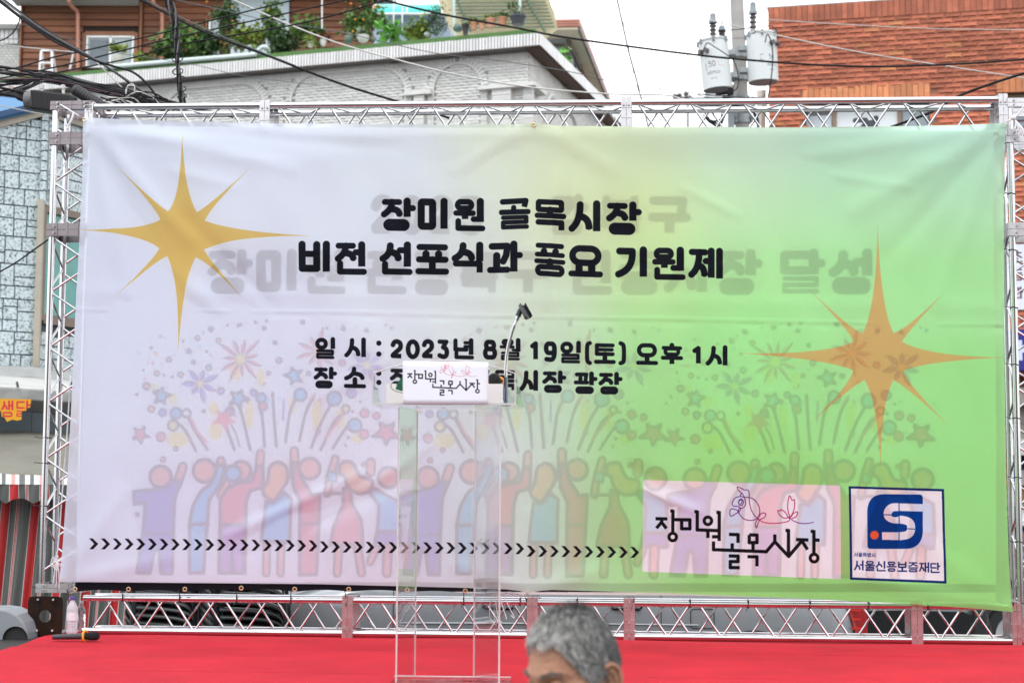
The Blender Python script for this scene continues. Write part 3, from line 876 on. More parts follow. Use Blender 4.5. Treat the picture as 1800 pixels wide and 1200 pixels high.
def interp(pts, t):   # piecewise linear y(x)
    for (a, b), (c, d) in zip(pts, pts[1:]):
        if t <= c: return lerp(b, d, max(0, (t - a) / (c - a)))
    return pts[-1][1]
def ridge(s, z, s0, z0, s1, z1, wdt):   # bump along a segment
    dx, dz = s1 - s0, z1 - z0
    l2 = dx * dx + dz * dz
    t = ((s - s0) * dx + (z - z0) * dz) / l2
    tt = min(1, max(0, t))
    d = math.hypot(s - s0 - tt * dx, z - z0 - tt * dz)
    return math.exp(-(d / wdt) ** 2) * (math.sin(math.pi * min(1, max(0, t * .8 + .1))) ** .5)
def px_folds(lst, d):
    o = []
    for x0, y0, x1, y1, wd, h in lst:
        o.append((*UB(x0, y0, d), *UB(x1, y1, d), wd, h))
    return o
FOLDS = px_folds([(155, 215, 330, 420, .05, .016), (155, 215, 300, 520, .06, -.012), (150, 215, 240, 560, .05, .012), (160, 215, 520, 300, .05, .010), (160, 215, 700, 262, .04, -.008),
                  (330, 385, 480, 540, .045, -.010), (250, 430, 400, 560, .05, .009), (938, 216, 800, 300, .05, .008), (938, 216, 1080, 300, .05, .008), (938, 216, 938, 420, .05, -.006),
                  (1765, 222, 1500, 370, .06, .013), (1765, 222, 1560, 450, .05, -.010), (1765, 222, 1420, 275, .05, .010), (1765, 222, 1650, 520, .05, .008),
                  (400, 940, 640, 830, .035, .014), (430, 965, 700, 850, .05, -.012), (640, 860, 760, 780, .035, .008), (1130, 860, 1230, 900, .03, .010), (1110, 820, 1220, 880, .04, -.008),
                  (930, 1040, 800, 990, .05, .010), (930, 1040, 1060, 1000, .05, .010), (930, 1040, 930, 900, .05, .008), (1775, 1070, 1500, 1010, .05, .010), (1775, 1070, 1560, 900, .06, .008), (110, 1022, 300, 980, .05, .009),
                  (110, 1022, 220, 860, .06, .010), (960, 540, 980, 300, .02, .006), (990, 540, 1010, 280, .02, -.005), (1200, 330, 1300, 380, .03, .006), (1420, 300, 1600, 330, .03, .005),
                  (700, 620, 560, 700, .04, .006), (300, 300, 420, 330, .04, .006)], DF)
SEAM = [(UB(x, y, DF)) for x, y in ((125, 543), (560, 548), (930, 556), (1300, 564), (1764, 570))]
SEAM2 = [(UB(x, y, DF)) for x, y in ((138, 611), (330, 612))]
def front_off(s, z, u, v):
    o = 0
    for s0, z0, s1, z1, wd, h in FOLDS:
        if abs(s - (s0 + s1) / 2) < abs(s1 - s0) / 2 + 3 * wd:
            o += h * ridge(s, z, s0, z0, s1, z1, wd)
    # hem seam across the cloth
    zs = interp([(a, b) for a, b in SEAM], s)
    o += .003 * math.exp(-((z - zs) / .006) ** 2) - .0035 * math.exp(-((z - zs + .022) / .016) ** 2) * (.5 + .5 * math.sin(s * 9) * math.sin(s * 23))
    o += .004 * math.exp(-((z - zs - .10) / .05) ** 2)
    # gentle billow
    edge = min(1, u / .06) * min(1, (1 - u) / .06) * min(1, v / .08) * min(1, (1 - v) / .08)
    o += edge * (.022 * math.sin(s * 1.3 + .4) * math.sin(z * 1.7 + 1) + .010 * math.sin(s * 3.1 + z * 1.1) + .004 * math.sin(s * 7 - z * 4) + .0025 * math.sin(s * 15 + z * 9 + 2))
    return max(o, -.012)
def make_banner(name, top, bot, left, right, d, m, ni, nj, offf, kz=K1):
    P = []
    T = lambda x: UB(x, interp(top, x), d)
    for j in range(nj + 1):
        row = []
        v = j / nj
        xl, yl = left[0][1], 0
        for i in range(ni + 1):
            u = i / ni
            # Coons patch in drawing units
            xt = lerp(top[0][0], top[-1][0], u); yt = interp(top, xt)
            xb = lerp(bot[0][0], bot[-1][0], u); yb = interp(bot, xb)
            ylv = lerp(top[0][1], bot[0][1], v); xlv = interp(left, ylv)
            yrv = lerp(top[-1][1], bot[-1][1], v); xrv = interp(right, yrv)
            x = lerp(xt, xb, v) + lerp(xlv, xrv, u) - lerp(lerp(top[0][0], top[-1][0], u), lerp(bot[0][0], bot[-1][0], u), v)
            y = lerp(yt, yb, v) + lerp(ylv, yrv, u) - lerp(lerp(top[0][1], top[-1][1], u), lerp(bot[0][1], bot[-1][1], u), v)
            s, z = UB(x, y, d)
            row.append((s, z, B(s, d - offf(s, z, u, v), z)))
        P.append(row)
    b = MB()
    b.grid([[p[2] for p in r] for r in P])
    o = b.build(name, m, smooth='all')
    uvs = np.array([[(p[0] - FS0) / (CW / K1), 1 - (FZ1 - p[1]) / (CH / K1)] for r in P for p in r])
    me = o.data
    uv = me.uv_layers.new(name='UVMap')
    li = np.empty(len(me.loops), int)
    me.loops.foreach_get('vertex_index', li)
    uv.data.foreach_set('uv', uvs[li].ravel())
    return o
fb = make_banner('printed_banner', [(147, 207), (300, 213), (480, 217), (800, 219.5), (905, 219), (928, 217.5), (938, 215), (948, 217.5), (975, 221), (1150, 223), (1400, 224), (1600, 222), (1700, 220), (1768, 217)],
                 [(105, 1022), (330, 1024), (560, 1026), (800, 1032), (890, 1035), (915, 1038), (930, 1043), (945, 1038), (970, 1036), (1180, 1042), (1400, 1051), (1600, 1061), (1720, 1069), (1780, 1075)],
                 [(207, 147), (330, 144), (450, 138), (560, 132), (700, 126), (850, 118), (960, 110), (1022, 105)],
                 [(217, 1768), (260, 1766), (400, 1764.5), (600, 1765), (850, 1769), (980, 1773), (1050, 1777), (1075, 1780)], DF, M_FRONT, 420, 240, front_off)
tag(fb, 'white to green printed cloth banner with black Korean lettering, gold star and two logos', 'banner')
def back_off(s, z, u, v):
    return .006 * math.sin(s * 1.9 + 1) * math.sin(z * 2.1) + .005 * math.sin(s * 4.3 + z * 2) - .035 * math.exp(-(((s - 2.6) / 1.0) ** 2 + ((z - 3.15) / .45) ** 2)) - .012 * math.exp(-(((s - 1.8) / 1.6) ** 2 + ((z - 1.05) / .12) ** 2)) - .02 * math.exp(-(((s - 2.5) / .5) ** 2 + ((z - 2.65) / .2) ** 2))
bt = [(128, 1036)]
eye_b = [(132, 1035), (226, 1035), (325, 1035), (424, 1033), (518, 1035), (613, 1035), (716, 1036), (818, 1038), (914, 1040)]
bots = []
for (a, ya), (b_, yb_) in zip(eye_b, eye_b[1:]):
    for k in range(6):
        t = k / 6
        bots.append((lerp(a, b_, t), lerp(ya, yb_, t) + 4.5 - 3.4 * math.sin(math.pi * t)))
bots += [(914, 1044), (1200, 1046), (1500, 1052), (1750, 1060)]
bb = make_banner('printed_banner', [(160, 221), (1748, 226)], bots, [(221, 158), (1040, 132)], [(226, 1748), (1060, 1752)], DB, M_BACK, 200, 80, back_off)
tag(bb, 'older banner with cartoon crowd print and black lower hem behind the green and white one', 'banner')
# brass eyelets
M_BRASS = mat('brass', (.75, .6, .35), .3, 1.)
def torus(b, c, R1, r, M, n=18, k=8):
    pts = [Vector(c) + M @ Vector((R1 * math.cos(2 * math.pi * i / n), R1 * math.sin(2 * math.pi * i / n), 0)) for i in range(n)]
    b.tube(pts, r, k, closed=True)
FM = Matrix((EE, UPV, NN)).transposed()
for par, d, lst in ((fb, DF - .006, [(149, 211), (938, 220), (1762, 221), (111, 1019), (928, 1039), (1771, 1068)]), (bb, DB - .006, eye_b[:-1])):
    for x, y in lst:
        b = MB(); s, z = UB(x, y, d)
        torus(b, B(s, d, z), .0105, .0042, FM)
        b.build('eyelet', M_BRASS, par, smooth='all')

# ================================================================ truss frame
M_ALU = mat('aluminium_tube', (.60, .60, .61), .16, 1., var=.06, scale=5)
M_ALU2 = mat('aluminium_block', (.66, .65, .66), .34, 1., var=.10, scale=12)
M_STEEL = mat('bolt_steel', (.5, .5, .52), .35, 1.)
M_BLACK = mat('black_plastic', (.018, .018, .02), .5)
TD = .205
TR = .0185
def truss(root, pa, pb, ax1, ax2, faces, pitch, phase=0., name='chord', r=TR):
    """four chords pa->pb at corners 0/ax1/ax2; lattice on faces"""
    c = [Vector((0, 0, 0)), ax1, ax1 + ax2, ax2]
    for q in c:
        b = MB(); b.tube([pa + q, pb + q], r, 16); b.build('chord', M_ALU, root, smooth=True)
    Ln = (pb - pa).length
    dr = (pb - pa).normalized()
    n = int(Ln / pitch)
    for fi in faces:
        a0, a1 = c[fi], c[(fi + 1) % 4]
        ph = phase + (pitch * .5 if fi % 2 else 0)
        for k in range(n + 1):
            t0 = k * pitch + ph
            t1 = t0 + pitch * .42
            t2 = t0 + pitch * .58
            t3 = t0 + pitch
            for ta, tb, f in ((t0, t1, 0), (t2, t3, 1)):
                if ta < .05 or tb > Ln - .03: continue
                p, q = (pa + dr * ta, pa + dr * tb)
                p = p + (a0 if f == 0 else a1); q = q + (a1 if f == 0 else a0)
                v = (q - p).normalized()
                b = MB(); b.tube([p + v * .012, q - v * .012], .0062, 8, cap=False)
                b.build('brace', M_ALU, root, smooth=True)
M_ALU3 = mat('mauve_reflection_block', (.30, .265, .275), .4, .9, var=.12, scale=12)  # darker copy of the block metal; a mauve reflection is put into its colour
def coupler(root, c, ax, e1, e2, L1, L2, wd, nseg=4, two=True, mt=None):
    """ribbed square collar round the truss; c corner, ax = along axis, e1/e2 sides"""
    th = .009
    for (o, a, n, Ln) in ((c, e1, -e2, L1), (c + e2 * L2, e1, e2, L1), (c, e2, -e1, L2), (c + e1 * L1, e2, e1, L2)):
        b = MB()
        ext = TR + .006
        for k in range(nseg):
            t0, t1 = -ext + (Ln + 2 * ext) * k / nseg, -ext + (Ln + 2 * ext) * (k + 1) / nseg
            g = .0025
            for w0, w1 in (((-wd / 2, -.0015), (.0015, wd / 2)) if two else ((-wd / 2, wd / 2),)):
                q = [o + a * (t0 + g) + ax * w0, o + a * (t1 - g) + ax * w0, o + a * (t1 - g) + ax * w1, o + a * (t0 + g) + ax * w1]
                b.slab([p + n * (TR + .001) for p in q], n, th)
            q = [o + a * (t1 - g) + ax * (-wd / 2), o + a * (t1 + g) + ax * (-wd / 2), o + a * (t1 + g) + ax * (wd / 2), o + a * (t1 - g) + ax * (wd / 2)]
            if k < nseg - 1: b.slab([p + n * (TR - .003) for p in q], n, th + .008)
        b.build('coupling_plate', mt or M_ALU2, root)
    for t in (.02, L1 - .02):
        p = c + e1 * t - e2 * (TR + .010)
        for w_ in (-wd * .25, wd * .25):
            b = MB(); b.tube([p + ax * w_, p + ax * w_ - e2 * .012], .006, 6); b.build('bolt', M_STEEL, root)
BK = -NN        # pointing behind
tags_t = []
# bottom beam
zb = ZS + .024
s0 = UB(146, 1100)[0]; s1 = UB(1786, 1130)[0]
HT = .186
t_bot = empty('truss_beam', B(s0, 0, ZS), 'aluminium lattice truss beam lying along the back of the red stage', 'truss')
truss(t_bot, B(s0, 0, zb), B(s1, 0, zb), UPV * HT, BK * TD, (0, 2, 1), .30, .05)
for px in (612, 936, 1106, 1611):
    coupler(t_bot, B(UB(px, 1080)[0], 0, zb), EE, UPV, BK, HT, TD, .062)
coupler(t_bot, B(UB(1786, 1100)[0], 0, zb), EE, UPV, BK, HT, TD, .05)
# top beam
zt = UB(900, 190.5)[1]
sT0 = UB(152, 190)[0]; sT1 = UB(1760, 175)[0]
t_top = empty('truss_beam', B(sT0, 0, zt), 'aluminium lattice truss beam spanning above the top edge of the banner', 'truss')
truss(t_top, B(sT0, 0, zt - HT), B(sT1, 0, zt), UPV * 0 + UPV * HT, BK * TD, (), .29)
for ch in list(t_top.children): bpy.data.objects.remove(ch)
zA, zB = UB(152, 188.5)[1], UB(1760, 175)[1]
truss(t_top, B(sT0, 0, zA - HT), B(sT1, 0, zB - HT), UPV * HT, BK * TD, (0, 1, 2), .30, .08)
for px in (467, 1101):
    coupler(t_top, B(UB(px, 190)[0], 0, lerp(zA, zB, (px - 152) / 1608) - HT), EE, UPV, BK, HT, TD, .060, 4)
coupler(t_top, B(UB(159, 190)[0], 0, zA - HT), EE, UPV, BK, HT, TD, .05, 4)
coupler(t_top, B(UB(1762, 190)[0], 0, zB - HT), EE, UPV, BK, HT, TD, .05, 4)
# towers
for side, pxf, lab in ((0, 84.5, 'aluminium lattice truss tower at the left edge of the banner'), (1, 1785, 'aluminium lattice truss tower at the right edge of the banner')):
    sx = UB(pxf, 650)[0]
    r = empty('truss_tower', B(sx, 0, ZS), lab, 'truss')
    ztop = (zA if side == 0 else zB)
    truss(r, B(sx, 0, ZS + .26 if side == 0 else ZS + .02), B(sx, 0, ztop), EE * TD, BK * TD, (0, 1, 2, 3), .325, .10)
    for zc in ((UB(90, 245)[1], UB(86, 405)[1], UB(95, 187)[1]) if side == 0 else (UB(1785, 240)[1], UB(1785, 404)[1], UB(1785, 182)[1], ZS + .07)):
        coupler(r, B(sx, 0, zc), UPV, EE, BK, TD, TD, .075 if zc < zt - .05 else .05, 4, True, M_ALU3 if side == 0 else None)
    if side == 0:
        coupler(r, B(sx, 0, ZS + .265), UPV, EE, BK, TD, TD, .05, 4)
        M_RUST = mat('burnt_steel', (.008, .007, .007), .8, .0, col2=(.030, .012, .005), scale=14, spec=.15, bump=.2, bscale=60)
        # mottled base plate with a round hole, standing on edge
        zp0, zp1 = ZS + .005, ZS + .23
        a0s, a1s = UB(53, 1085)[0], UB(113, 1085)[0]
        cx, cz, rh = (a0s + a1s) / 2 + .005, (zp0 + zp1) / 2 - .01, .036
        b = MB(); n = 32
        ring, outr = [], []
        for k in range(n):
            a = 2 * math.pi * k / n
            ca, sa = math.cos(a), math.sin(a)
            m_ = max(abs(ca), abs(sa))
            qx, qz = ca / m_, sa / m_
            lim = .93
            if abs(qx) > lim and abs(qz) > lim: qx, qz = math.copysign(lim + .02, qx), math.copysign(lim + .02, qz)
            outr.append((cx + qx * (a1s - a0s) / 2, cz + qz * (zp1 - zp0) / 2)); ring.append((cx + rh * ca, cz + rh * sa))
        vs = [B(x, dd, z) for dd in (-.055, -.043) for lst in (ring, outr) for x, z in lst]
        fs = []
        for k in range(n):
            k2 = (k + 1) % n
            fs += [(k, n + k, n + k2, k2), (2 * n + k, 2 * n + k2, 3 * n + k2, 3 * n + k), (n + k, 3 * n + k, 3 * n + k2, n + k2), (k, k2, 2 * n + k2, 2 * n + k)]
        b.add(vs, fs); b.build('base_plate', M_RUST, r)
        for dx in (-.045, .045):
            for zz in (zp0 + .022, zp1 - .028):
                b = MB(); b.tube([B(cx + dx - .004, -.043, zz - .004), B(cx + dx + .012, -.085, zz + .002)], .0065, 8); b.build('bolt', M_STEEL, r)
        # hinge block under the tower
        b = MB()
        b.slab([B(a0s, -.04, ZS + .002), B(a1s, -.04, ZS + .002), B(a1s, -.04, ZS + .012), B(a0s, -.04, ZS + .012)], BK, .25)
        b.build('foot_plate', M_STEEL, r)

# cable ties
M_TIE = mat('tie_black', (.012, .012, .013), .45)
def zip_tie(px, z, dlow, label, vert=True, s_=None, tail=True):
    s = UB(px, 700)[0] if s_ is None else s_
    b = MB()
    pts = [B(s + (.004 * math.sin(k * 2.1)), math.sin(a) * (TR + .003), z + math.cos(a) * (TR + .003)) for k, a in enumerate(np.linspace(0, 2 * math.pi, 13)[:-1])] if vert else \
          [B(s + math.cos(a) * (TR + .003), math.sin(a) * (TR + .003), z + .003 * math.sin(k)) for k, a in enumerate(np.linspace(0, 2 * math.pi, 13)[:-1])]
    b.tube(pts, .0028, 5, closed=True)
    if vert and dlow:
        b.tube([B(s, -TR - .004, z), B(s + .004, DB * .8, z + dlow * .5), B(s + random.uniform(-.01, .01), DB - .006, z + dlow)], .0026, 5)
    if tail:
        a = random.choice((-1, 1))
        if vert: b.tube([B(s, -TR - .006, z - .002), B(s + .012 * a, -TR - .02, z - .02 - random.random() * .02)], .0022, 5)
        else: b.tube([B(s - TR, -TR * .6, z), B(s - TR - .02, -TR - .01, z + .002 * a), B(s - TR - .045, DF * .6, z + .004)], .0024, 5)
    o = b.build('cable_tie', M_TIE)
    return tag(o, label, 'cable tie', 'cable ties holding the banners to the truss')
zt_b = zb + HT
for k_, (x, y) in enumerate(eye_b[:6] + [(818, 1038)]):
    zip_tie(x, zt_b, UB(x, y, DB)[1] - zt_b, 'black cable tie from a brass hem eyelet to the lower truss, %s from the left' % ORD[k_])
for k_, x in enumerate( (916, 927, 1015, 1112, 1211, 1312, 1419, 1521, 1624, 1771)):
    zip_tie(x, zt_b, 0.03, 'black cable tie round the lower truss tube right of the lectern, %s from the left' % ORD[k_])
sxr = UB(1785, 650)[0]
for k_, y in enumerate((247, 341, 440, 541, 641, 735, 839, 952, 1059)):
    zip_tie(0, UB(1778, y)[1], 0, 'black cable tie round the right tower tube beside the green edge, %s from the top' % ORD[k_], False, sxr)
sxl = UB(84.5, 650)[0]
for k_, y in enumerate((769, 814, 889, 1031)):
    zip_tie(0, UB(100, y)[1], 0, 'black cable tie round the left tower beside the white banner edge, %s from the top' % ORD[k_], False, sxl + TD * .06)
# white cords
M_CORD = mat('white_cord', (.75, .76, .78), .8, bump=.4, bscale=300)
def cord(pts, label, r=.0045):
    b = MB(); b.tube(catmull(pts, 5), r, 6)
    return b
b = cord([B(*((UB(109, 186)[0],) + (-.03, UB(109, 186)[1]))), B(UB(130, 199)[0], DF - .01, UB(130, 199)[1]), B(UB(149, 211)[0], DF - .012, UB(149, 211)[1])], '')
k = UB(139, 205); b.tube(catmull([B(k[0], DF - .014, k[1]), B(k[0] - .01, DF - .02, k[1] - .04), B(k[0] - .03, DF - .02, k[1] - .075), B(k[0] - .045, DF - .02, k[1] - .07)], 5), .007, 6)
b.tube([B(k[0] - .03, DF - .02, k[1] - .075), B(k[0] - .034, DF - .02, k[1] - .1)], .006, 6)
tag(b.build('cord', M_CORD, smooth='all'), 'white cord tying the top left banner eyelet to the left tower', 'cord')
k0, k1 = UB(1800, 186), UB(1763, 221)
b = cord([B(k0[0] + .05, -.05, k0[1] + .03), B(k0[0], -.06, k0[1]), B(k1[0] + .05, DF - .02, k1[1] + .03), B(k1[0], DF - .015, k1[1])], '')
for j in range(5):
    b.tube(catmull([B(k1[0] + .035, DF - .02, k1[1] + .02), B(k1[0] + .05 + .01 * j, DF - .03, k1[1] - .01 - .01 * j), B(k1[0] + .04 + .018 * j, DF - .03, k1[1] - .05 - .012 * j)], 4), .0055, 6)
b.lathe([(0, -.016), (.013, -.01), (.016, 0), (.012, .01), (0, .016)], B(k1[0] + .038, DF - .025, k1[1] + .02), 8)
tag(b.build('cord', M_CORD, smooth='all'), 'knotted white cord tying the top right banner eyelet to the right tower', 'cord')
pts = [B(*((UB(x, y, .03)[0], .03, UB(x, y, .03)[1]))) for x, y in ((124, 660), (118, 760), (110, 860), (103, 950), (98, 985), (94, 1030))]
b = cord(pts, '')
q = UB(101, 985, -.02)
for j in range(7):
    a = j * 1.3
    b.tube(catmull([B(q[0], -.03, q[1]), B(q[0] + .03 * math.cos(a), -.035, q[1] + .03 * math.sin(a)), B(q[0] + .035 * math.cos(a + .9), -.03, q[1] + .035 * math.sin(a + .9) - .02), B(q[0] + .005, -.03, q[1] - .01)], 4), .003, 5)
for j in range(3):
    b.tube(catmull([B(q[0], -.03, q[1]), B(q[0] - .01 + .012 * j, -.032, q[1] - .06), B(q[0] - .02 + .02 * j, -.03, q[1] - .14 - .02 * j)], 4), .003, 5)
tag(b.build('cord', M_CORD, smooth='all'), 'thin white cord hanging down beside the left edge of the banner with a tangled knot', 'cord')
b = MB()
for j in range(4):
    q = UB(880 + 8 * j, 1046, -.03)
    b.tube(catmull([B(q[0] + .08, -.04, q[1] - .004), B(q[0], -.05, q[1] + .012 + .01 * math.sin(j)), B(q[0] - .05, -.04, q[1] - .01), B(q[0] - .06 + .02 * j, -.03, q[1] - .12), B(q[0] - .02, -.03, q[1] - .17 + .02 * j)], 5), .0022, 5)
tag(b.build('cord', M_CORD, smooth='all'), 'thin white string tangled on the lower truss under the middle eyelet of the banner', 'cord')
# ================================================================ ground, stage
M_ASPH = mat('asphalt', (.055, .055, .056), .9, var=.25, scale=3, bump=.5, bscale=120, fine=.2)
b = MB(); b.add([(-400, -60, 0), (400, -60, 0), (400, 900, 0), (-400, 900, 0)], [(0, 1, 2, 3)])
tag(b.build('ground', M_ASPH), kind='structure')
M_DECK = mat('black_deck_board', (.035, .033, .032), .6, col2=(.045, .042, .04), scale=9, stretch=(1, 6, 6), bump=.3, bscale=50, spec=.15)
M_CARP = mat('red_carpet', (.50, .022, .036), .95, var=.15, scale=1.6, bump=.6, bscale=260, spec=.15, fine=.10)
M_STEELD = mat('dark_steel_leg', (.12, .12, .12), .5, .8)
stg = empty('stage', (0, 8.2, 0), 'low black stage platform covered with red carpet under the banner', 'stage')
yf = 6.75
sl = B(UB(0, 1160)[0], 0, 0)
def UZp(px, py): return UZ(px, py, ZS - .004)
bl_, br_ = B(-1.3, .30, 0), B(6.2, .34, 0)
fl, fr = Vector((bl_.x - .35, yf, 0)), Vector((br_.x + .3, yf - .3, 0))
nx = 4
for i in range(nx):
    q = [fl.lerp(fr, i / nx), fl.lerp(fr, (i + 1) / nx), bl_.lerp(br_, (i + 1) / nx), bl_.lerp(br_, i / nx)]
    b = MB()
    b.slab([Vector((p.x, p.y, ZS - .064)) + Vector((.002 if k in (0, 3) else -.002, 0, 0)) for k, p in enumerate(q)], UPV, .054)
    b.build('deck_panel', M_DECK, stg, bevel=.003)
    for p in q[:2]:
        for yy_ in (.15, 2.6):
            b = MB(); b.tube([Vector((p.x + (.05 if p is q[0] else -.05), p.y + yy_, 0)), Vector((p.x + (.05 if p is q[0] else -.05), p.y + yy_, ZS - .065))], .025, 8)
            b.build('leg', M_STEELD, stg)
# carpet laid on the deck: three widths with faint seams, soft wrinkles
cl0 = UZ(88, 1116, ZS); cl1 = UZ(0, 1146, ZS)
cdir = (cl1 - cl0).normalized()
cA = B(UB(146, 1100)[0] - .18, .28, ZS)
def carpet_strip(t0, t1, k):
    NI, NJ = 260, 40
    P = []
    for j in range(NJ + 1):
        t = lerp(t0, t1, j / NJ)
        L_ = Vector((cl0.x, cl0.y, 0)) + Vector((cdir.x, cdir.y, 0)) * (t * 3.0 - .45)
        Rr = Vector((3.35 + .2 * t, L_.y - .46, 0))
        row = []
        for i in range(NI + 1):
            u = i / NI
            p = L_.lerp(Rr, u)
            h = .0045 * math.sin(p.x * 2.3 + p.y * 3) * math.sin(p.y * 5.1 + k) + .0022 * math.sin(p.x * 6 + p.y * 9) * math.sin(p.x * 2.1) + .003 * math.exp(-((p.y - 8.1 - .35 * (p.x + 1)) / .03) ** 2) + .003 * math.exp(-((p.y - 7.9 + .28 * (p.x - 1.5)) / .025) ** 2) + .004 * math.exp(-((p.y - 8.9 - .1 * math.sin(p.x * 2)) / .05) ** 2)
            e = min(j, NJ - j)
            if e == 0: h = -.003
            row.append(Vector((p.x, p.y, ZS + .005 + h)))
        P.append(row)
    b = MB(); b.grid(P); return b
cr_ = empty('carpet', (0, 8.2, ZS), 'bright red carpet covering the stage floor below the banner', 'carpet')
for k, (a, c) in enumerate(((0, .395), (.397, .80), (.802, 1.2))):
    carpet_strip(a, c, k).build('carpet_strip', M_CARP, cr_, smooth='all')

# microphone lying on the stage
M_GRILL = mat('mic_grill', (.02, .02, .022), .45, .6, bump=1.0, bscale=900)
M_ORANGE = mat('orange_rubber', (.85, .33, .02), .5)
M_MICB = mat('mic_body', (.03, .032, .036), .35)
def microphone(p0, p1, label, r=.017):
    ax = (p1 - p0)
    Ln = ax.length
    M = ax.normalized().to_track_quat('Z', 'Y').to_matrix()
    root = empty('microphone', p0, label, 'microphone')
    b = MB(); b.lathe([(0, 0), (r * .8, .001), (r * .85, .02), (r * 1.02, Ln * .70), (r * 1.1, Ln * .72), (r * 1.1, Ln * .735), (0, Ln * .736)], p0, 20, M); b.build('handle', M_MICB, root, smooth=True)
    b = MB(); b.lathe([(r * 1.0, Ln * .736), (r * 1.42, Ln * .80), (r * 1.48, Ln * .88), (r * 1.40, Ln * .96), (r * .9, Ln), (0, Ln * 1.002)], p0, 24, M); b.build('grille', M_GRILL, root, smooth=True)
    b = MB(); pts = [p0 + M @ Vector((r * 1.9 * math.cos(a) * (1 if k % 2 else .86), r * 1.9 * math.sin(a) * (1 if k % 2 else .86), Ln * .70)) for k, a in enumerate(np.linspace(0, 2 * math.pi, 13)[:-1])]
    b.tube(pts, .006, 8, closed=True)
    b.build('ring', M_ORANGE, root, smooth='all')
    return root
p0 = UZ(93, 1119, ZS + .03); p1 = p0 + Vector((.262, -.05, .012))
microphone(p0, p1, 'black handheld microphone with an orange ring lying on the red carpet', .0165)

# water bottles
M_PET = mat('clear_plastic_bottle', (.93, .94, .97), .08, var=.02, trans=.94, bump=.1, bscale=50)
M_WATER = mat('frosted_bottle_water', (.80, .80, .85), .35, var=.03, trans=.45)
M_CAP = mat('violet_cap', (.10, .06, .32), .4)
M_LAB = mat('bottle_label', (.72, .70, .76), .5, var=.1, scale=60)
def bottle(p, h, label, full=True):
    root = empty('water_bottle', p, label, 'bottle')
    r = h * .148
    pr = [(0, 0), (r * .85, 0), (r, h * .03)]
    for k in range(5):
        z = h * (.08 + .05 * k); pr += [(r, z), (r * .95, z + h * .02), (r, z + h * .04)]
    pr += [(r, h * .62), (r * .97, h * .70), (r * .62, h * .82), (r * .38, h * .88), (r * .38, h * .93)]
    b = MB(); b.lathe(pr, p, 24); b.build('bottle_body', M_WATER if full else M_PET, root, smooth=True)
    b = MB(); b.lathe([(r * .46, h * .905), (r * .48, h * .92), (r * .48, h * .985), (r * .44, h), (0, h)], p, 18); b.build('cap', M_CAP if full else M_WATER, root, smooth=True)
    b = MB(); b.lathe([(r * 1.012, h * .36), (r * 1.012, h * .58)], p, 24); b.build('label_sleeve', M_LAB if full else M_PET, root, smooth=True)
pb_ = UZ(126, 1113, ZS + .008); bottle(pb_, .212, 'frosted water bottle with violet cap at the left end of the lower truss')
pb_ = UZ(142, 1108, ZS + .008); bottle(pb_, .175, 'clear ribbed plastic bottle behind the violet capped one', False)

# ================================================================ acrylic lectern
def acrylic(name, tintc=(.97, .985, .975), rough=0.):
    """thin clear sheet: passes light straight through, mirrors by its Fresnel reflectance"""
    m = bpy.data.materials.new(name); m.use_nodes = True
    t = m.node_tree; t.nodes.clear()
    o = t.nodes.new('ShaderNodeOutputMaterial'); g = t.nodes.new('ShaderNodeBsdfTransparent'); gl = t.nodes.new('ShaderNodeBsdfGlossy')
    g.inputs['Color'].default_value = (*tintc, 1); gl.inputs['Roughness'].default_value = .02
    fr = t.nodes.new('ShaderNodeFresnel'); fr.inputs['IOR'].default_value = 1.49
    mxs = t.nodes.new('ShaderNodeMixShader')
    n = t.nodes.new('ShaderNodeTexNoise'); n.inputs['Scale'].default_value = 2.2; n.inputs['Detail'].default_value = 3
    bp = t.nodes.new('ShaderNodeBump'); bp.inputs['Strength'].default_value = .15; bp.inputs['Distance'].default_value = .01
    tcn = t.nodes.new('ShaderNodeTexCoord')
    t.links.new(tcn.outputs['Object'], n.inputs['Vector'])
    t.links.new(n.outputs['Fac'], bp.inputs['Height']); t.links.new(bp.outputs['Normal'], gl.inputs['Normal'])
    fm = t.nodes.new('ShaderNodeMath'); fm.operation = 'MULTIPLY'; fm.inputs[1].default_value = .34; t.links.new(fr.outputs[0], fm.inputs[0]); t.links.new(fm.outputs[0], mxs.inputs['Fac']); t.links.new(g.outputs[0], mxs.inputs[1]); t.links.new(gl.outputs[0], mxs.inputs[2])
    t.links.new(mxs.outputs[0], o.inputs['Surface'])
    return m
M_ACR = acrylic('clear_acrylic', (.985, .99, .99))
M_ACRE = mat('polished_acrylic_edge', (.78, .74, .75), .15, var=.05, trans=.35, spec=.6)  # pinkish white stands in for light and red carpet reflected in the edges
LY = 7.25
def LP(px, py, Y): return U(px, py, Y)
zf = ZS + .008
lc = LP(785, 1196, LY)
lec = empty('lectern', (lc.x, lc.y, zf), 'clear acrylic lectern with arched top tray on two pillars standing on the red stage', 'lectern')
zt_ = LP(780, 712, LY).z                   # tray floor
def vpanel(name, pA, pB, z0, z1, th=.008, mt=None, edge=True):
    a, c = Vector((pA[0], pA[1], 0)), Vector((pB[0], pB[1], 0))
    n = UPV.cross((c - a).normalized())
    b = MB()
    b.slab([a + UPV * z0 - n * th / 2, c + UPV * z0 - n * th / 2, c + UPV * z1 - n * th / 2, a + UPV * z1 - n * th / 2], n, th)
    o = b.build(name, mt or M_ACR, lec, bevel=.0012)
    if edge:
        for p in (a, c):
            dvec = (c - a).normalized() * (.0012 if p is c else -.0012)
            b = MB(); b.box(Vector((p.x, p.y, (z0 + z1) / 2)) + dvec, (.0022, th * .9, z1 - z0 - .01), rotz(math.atan2((c - a).y, (c - a).x)))
            b.build('polished_edge', M_ACRE, lec)
    return o
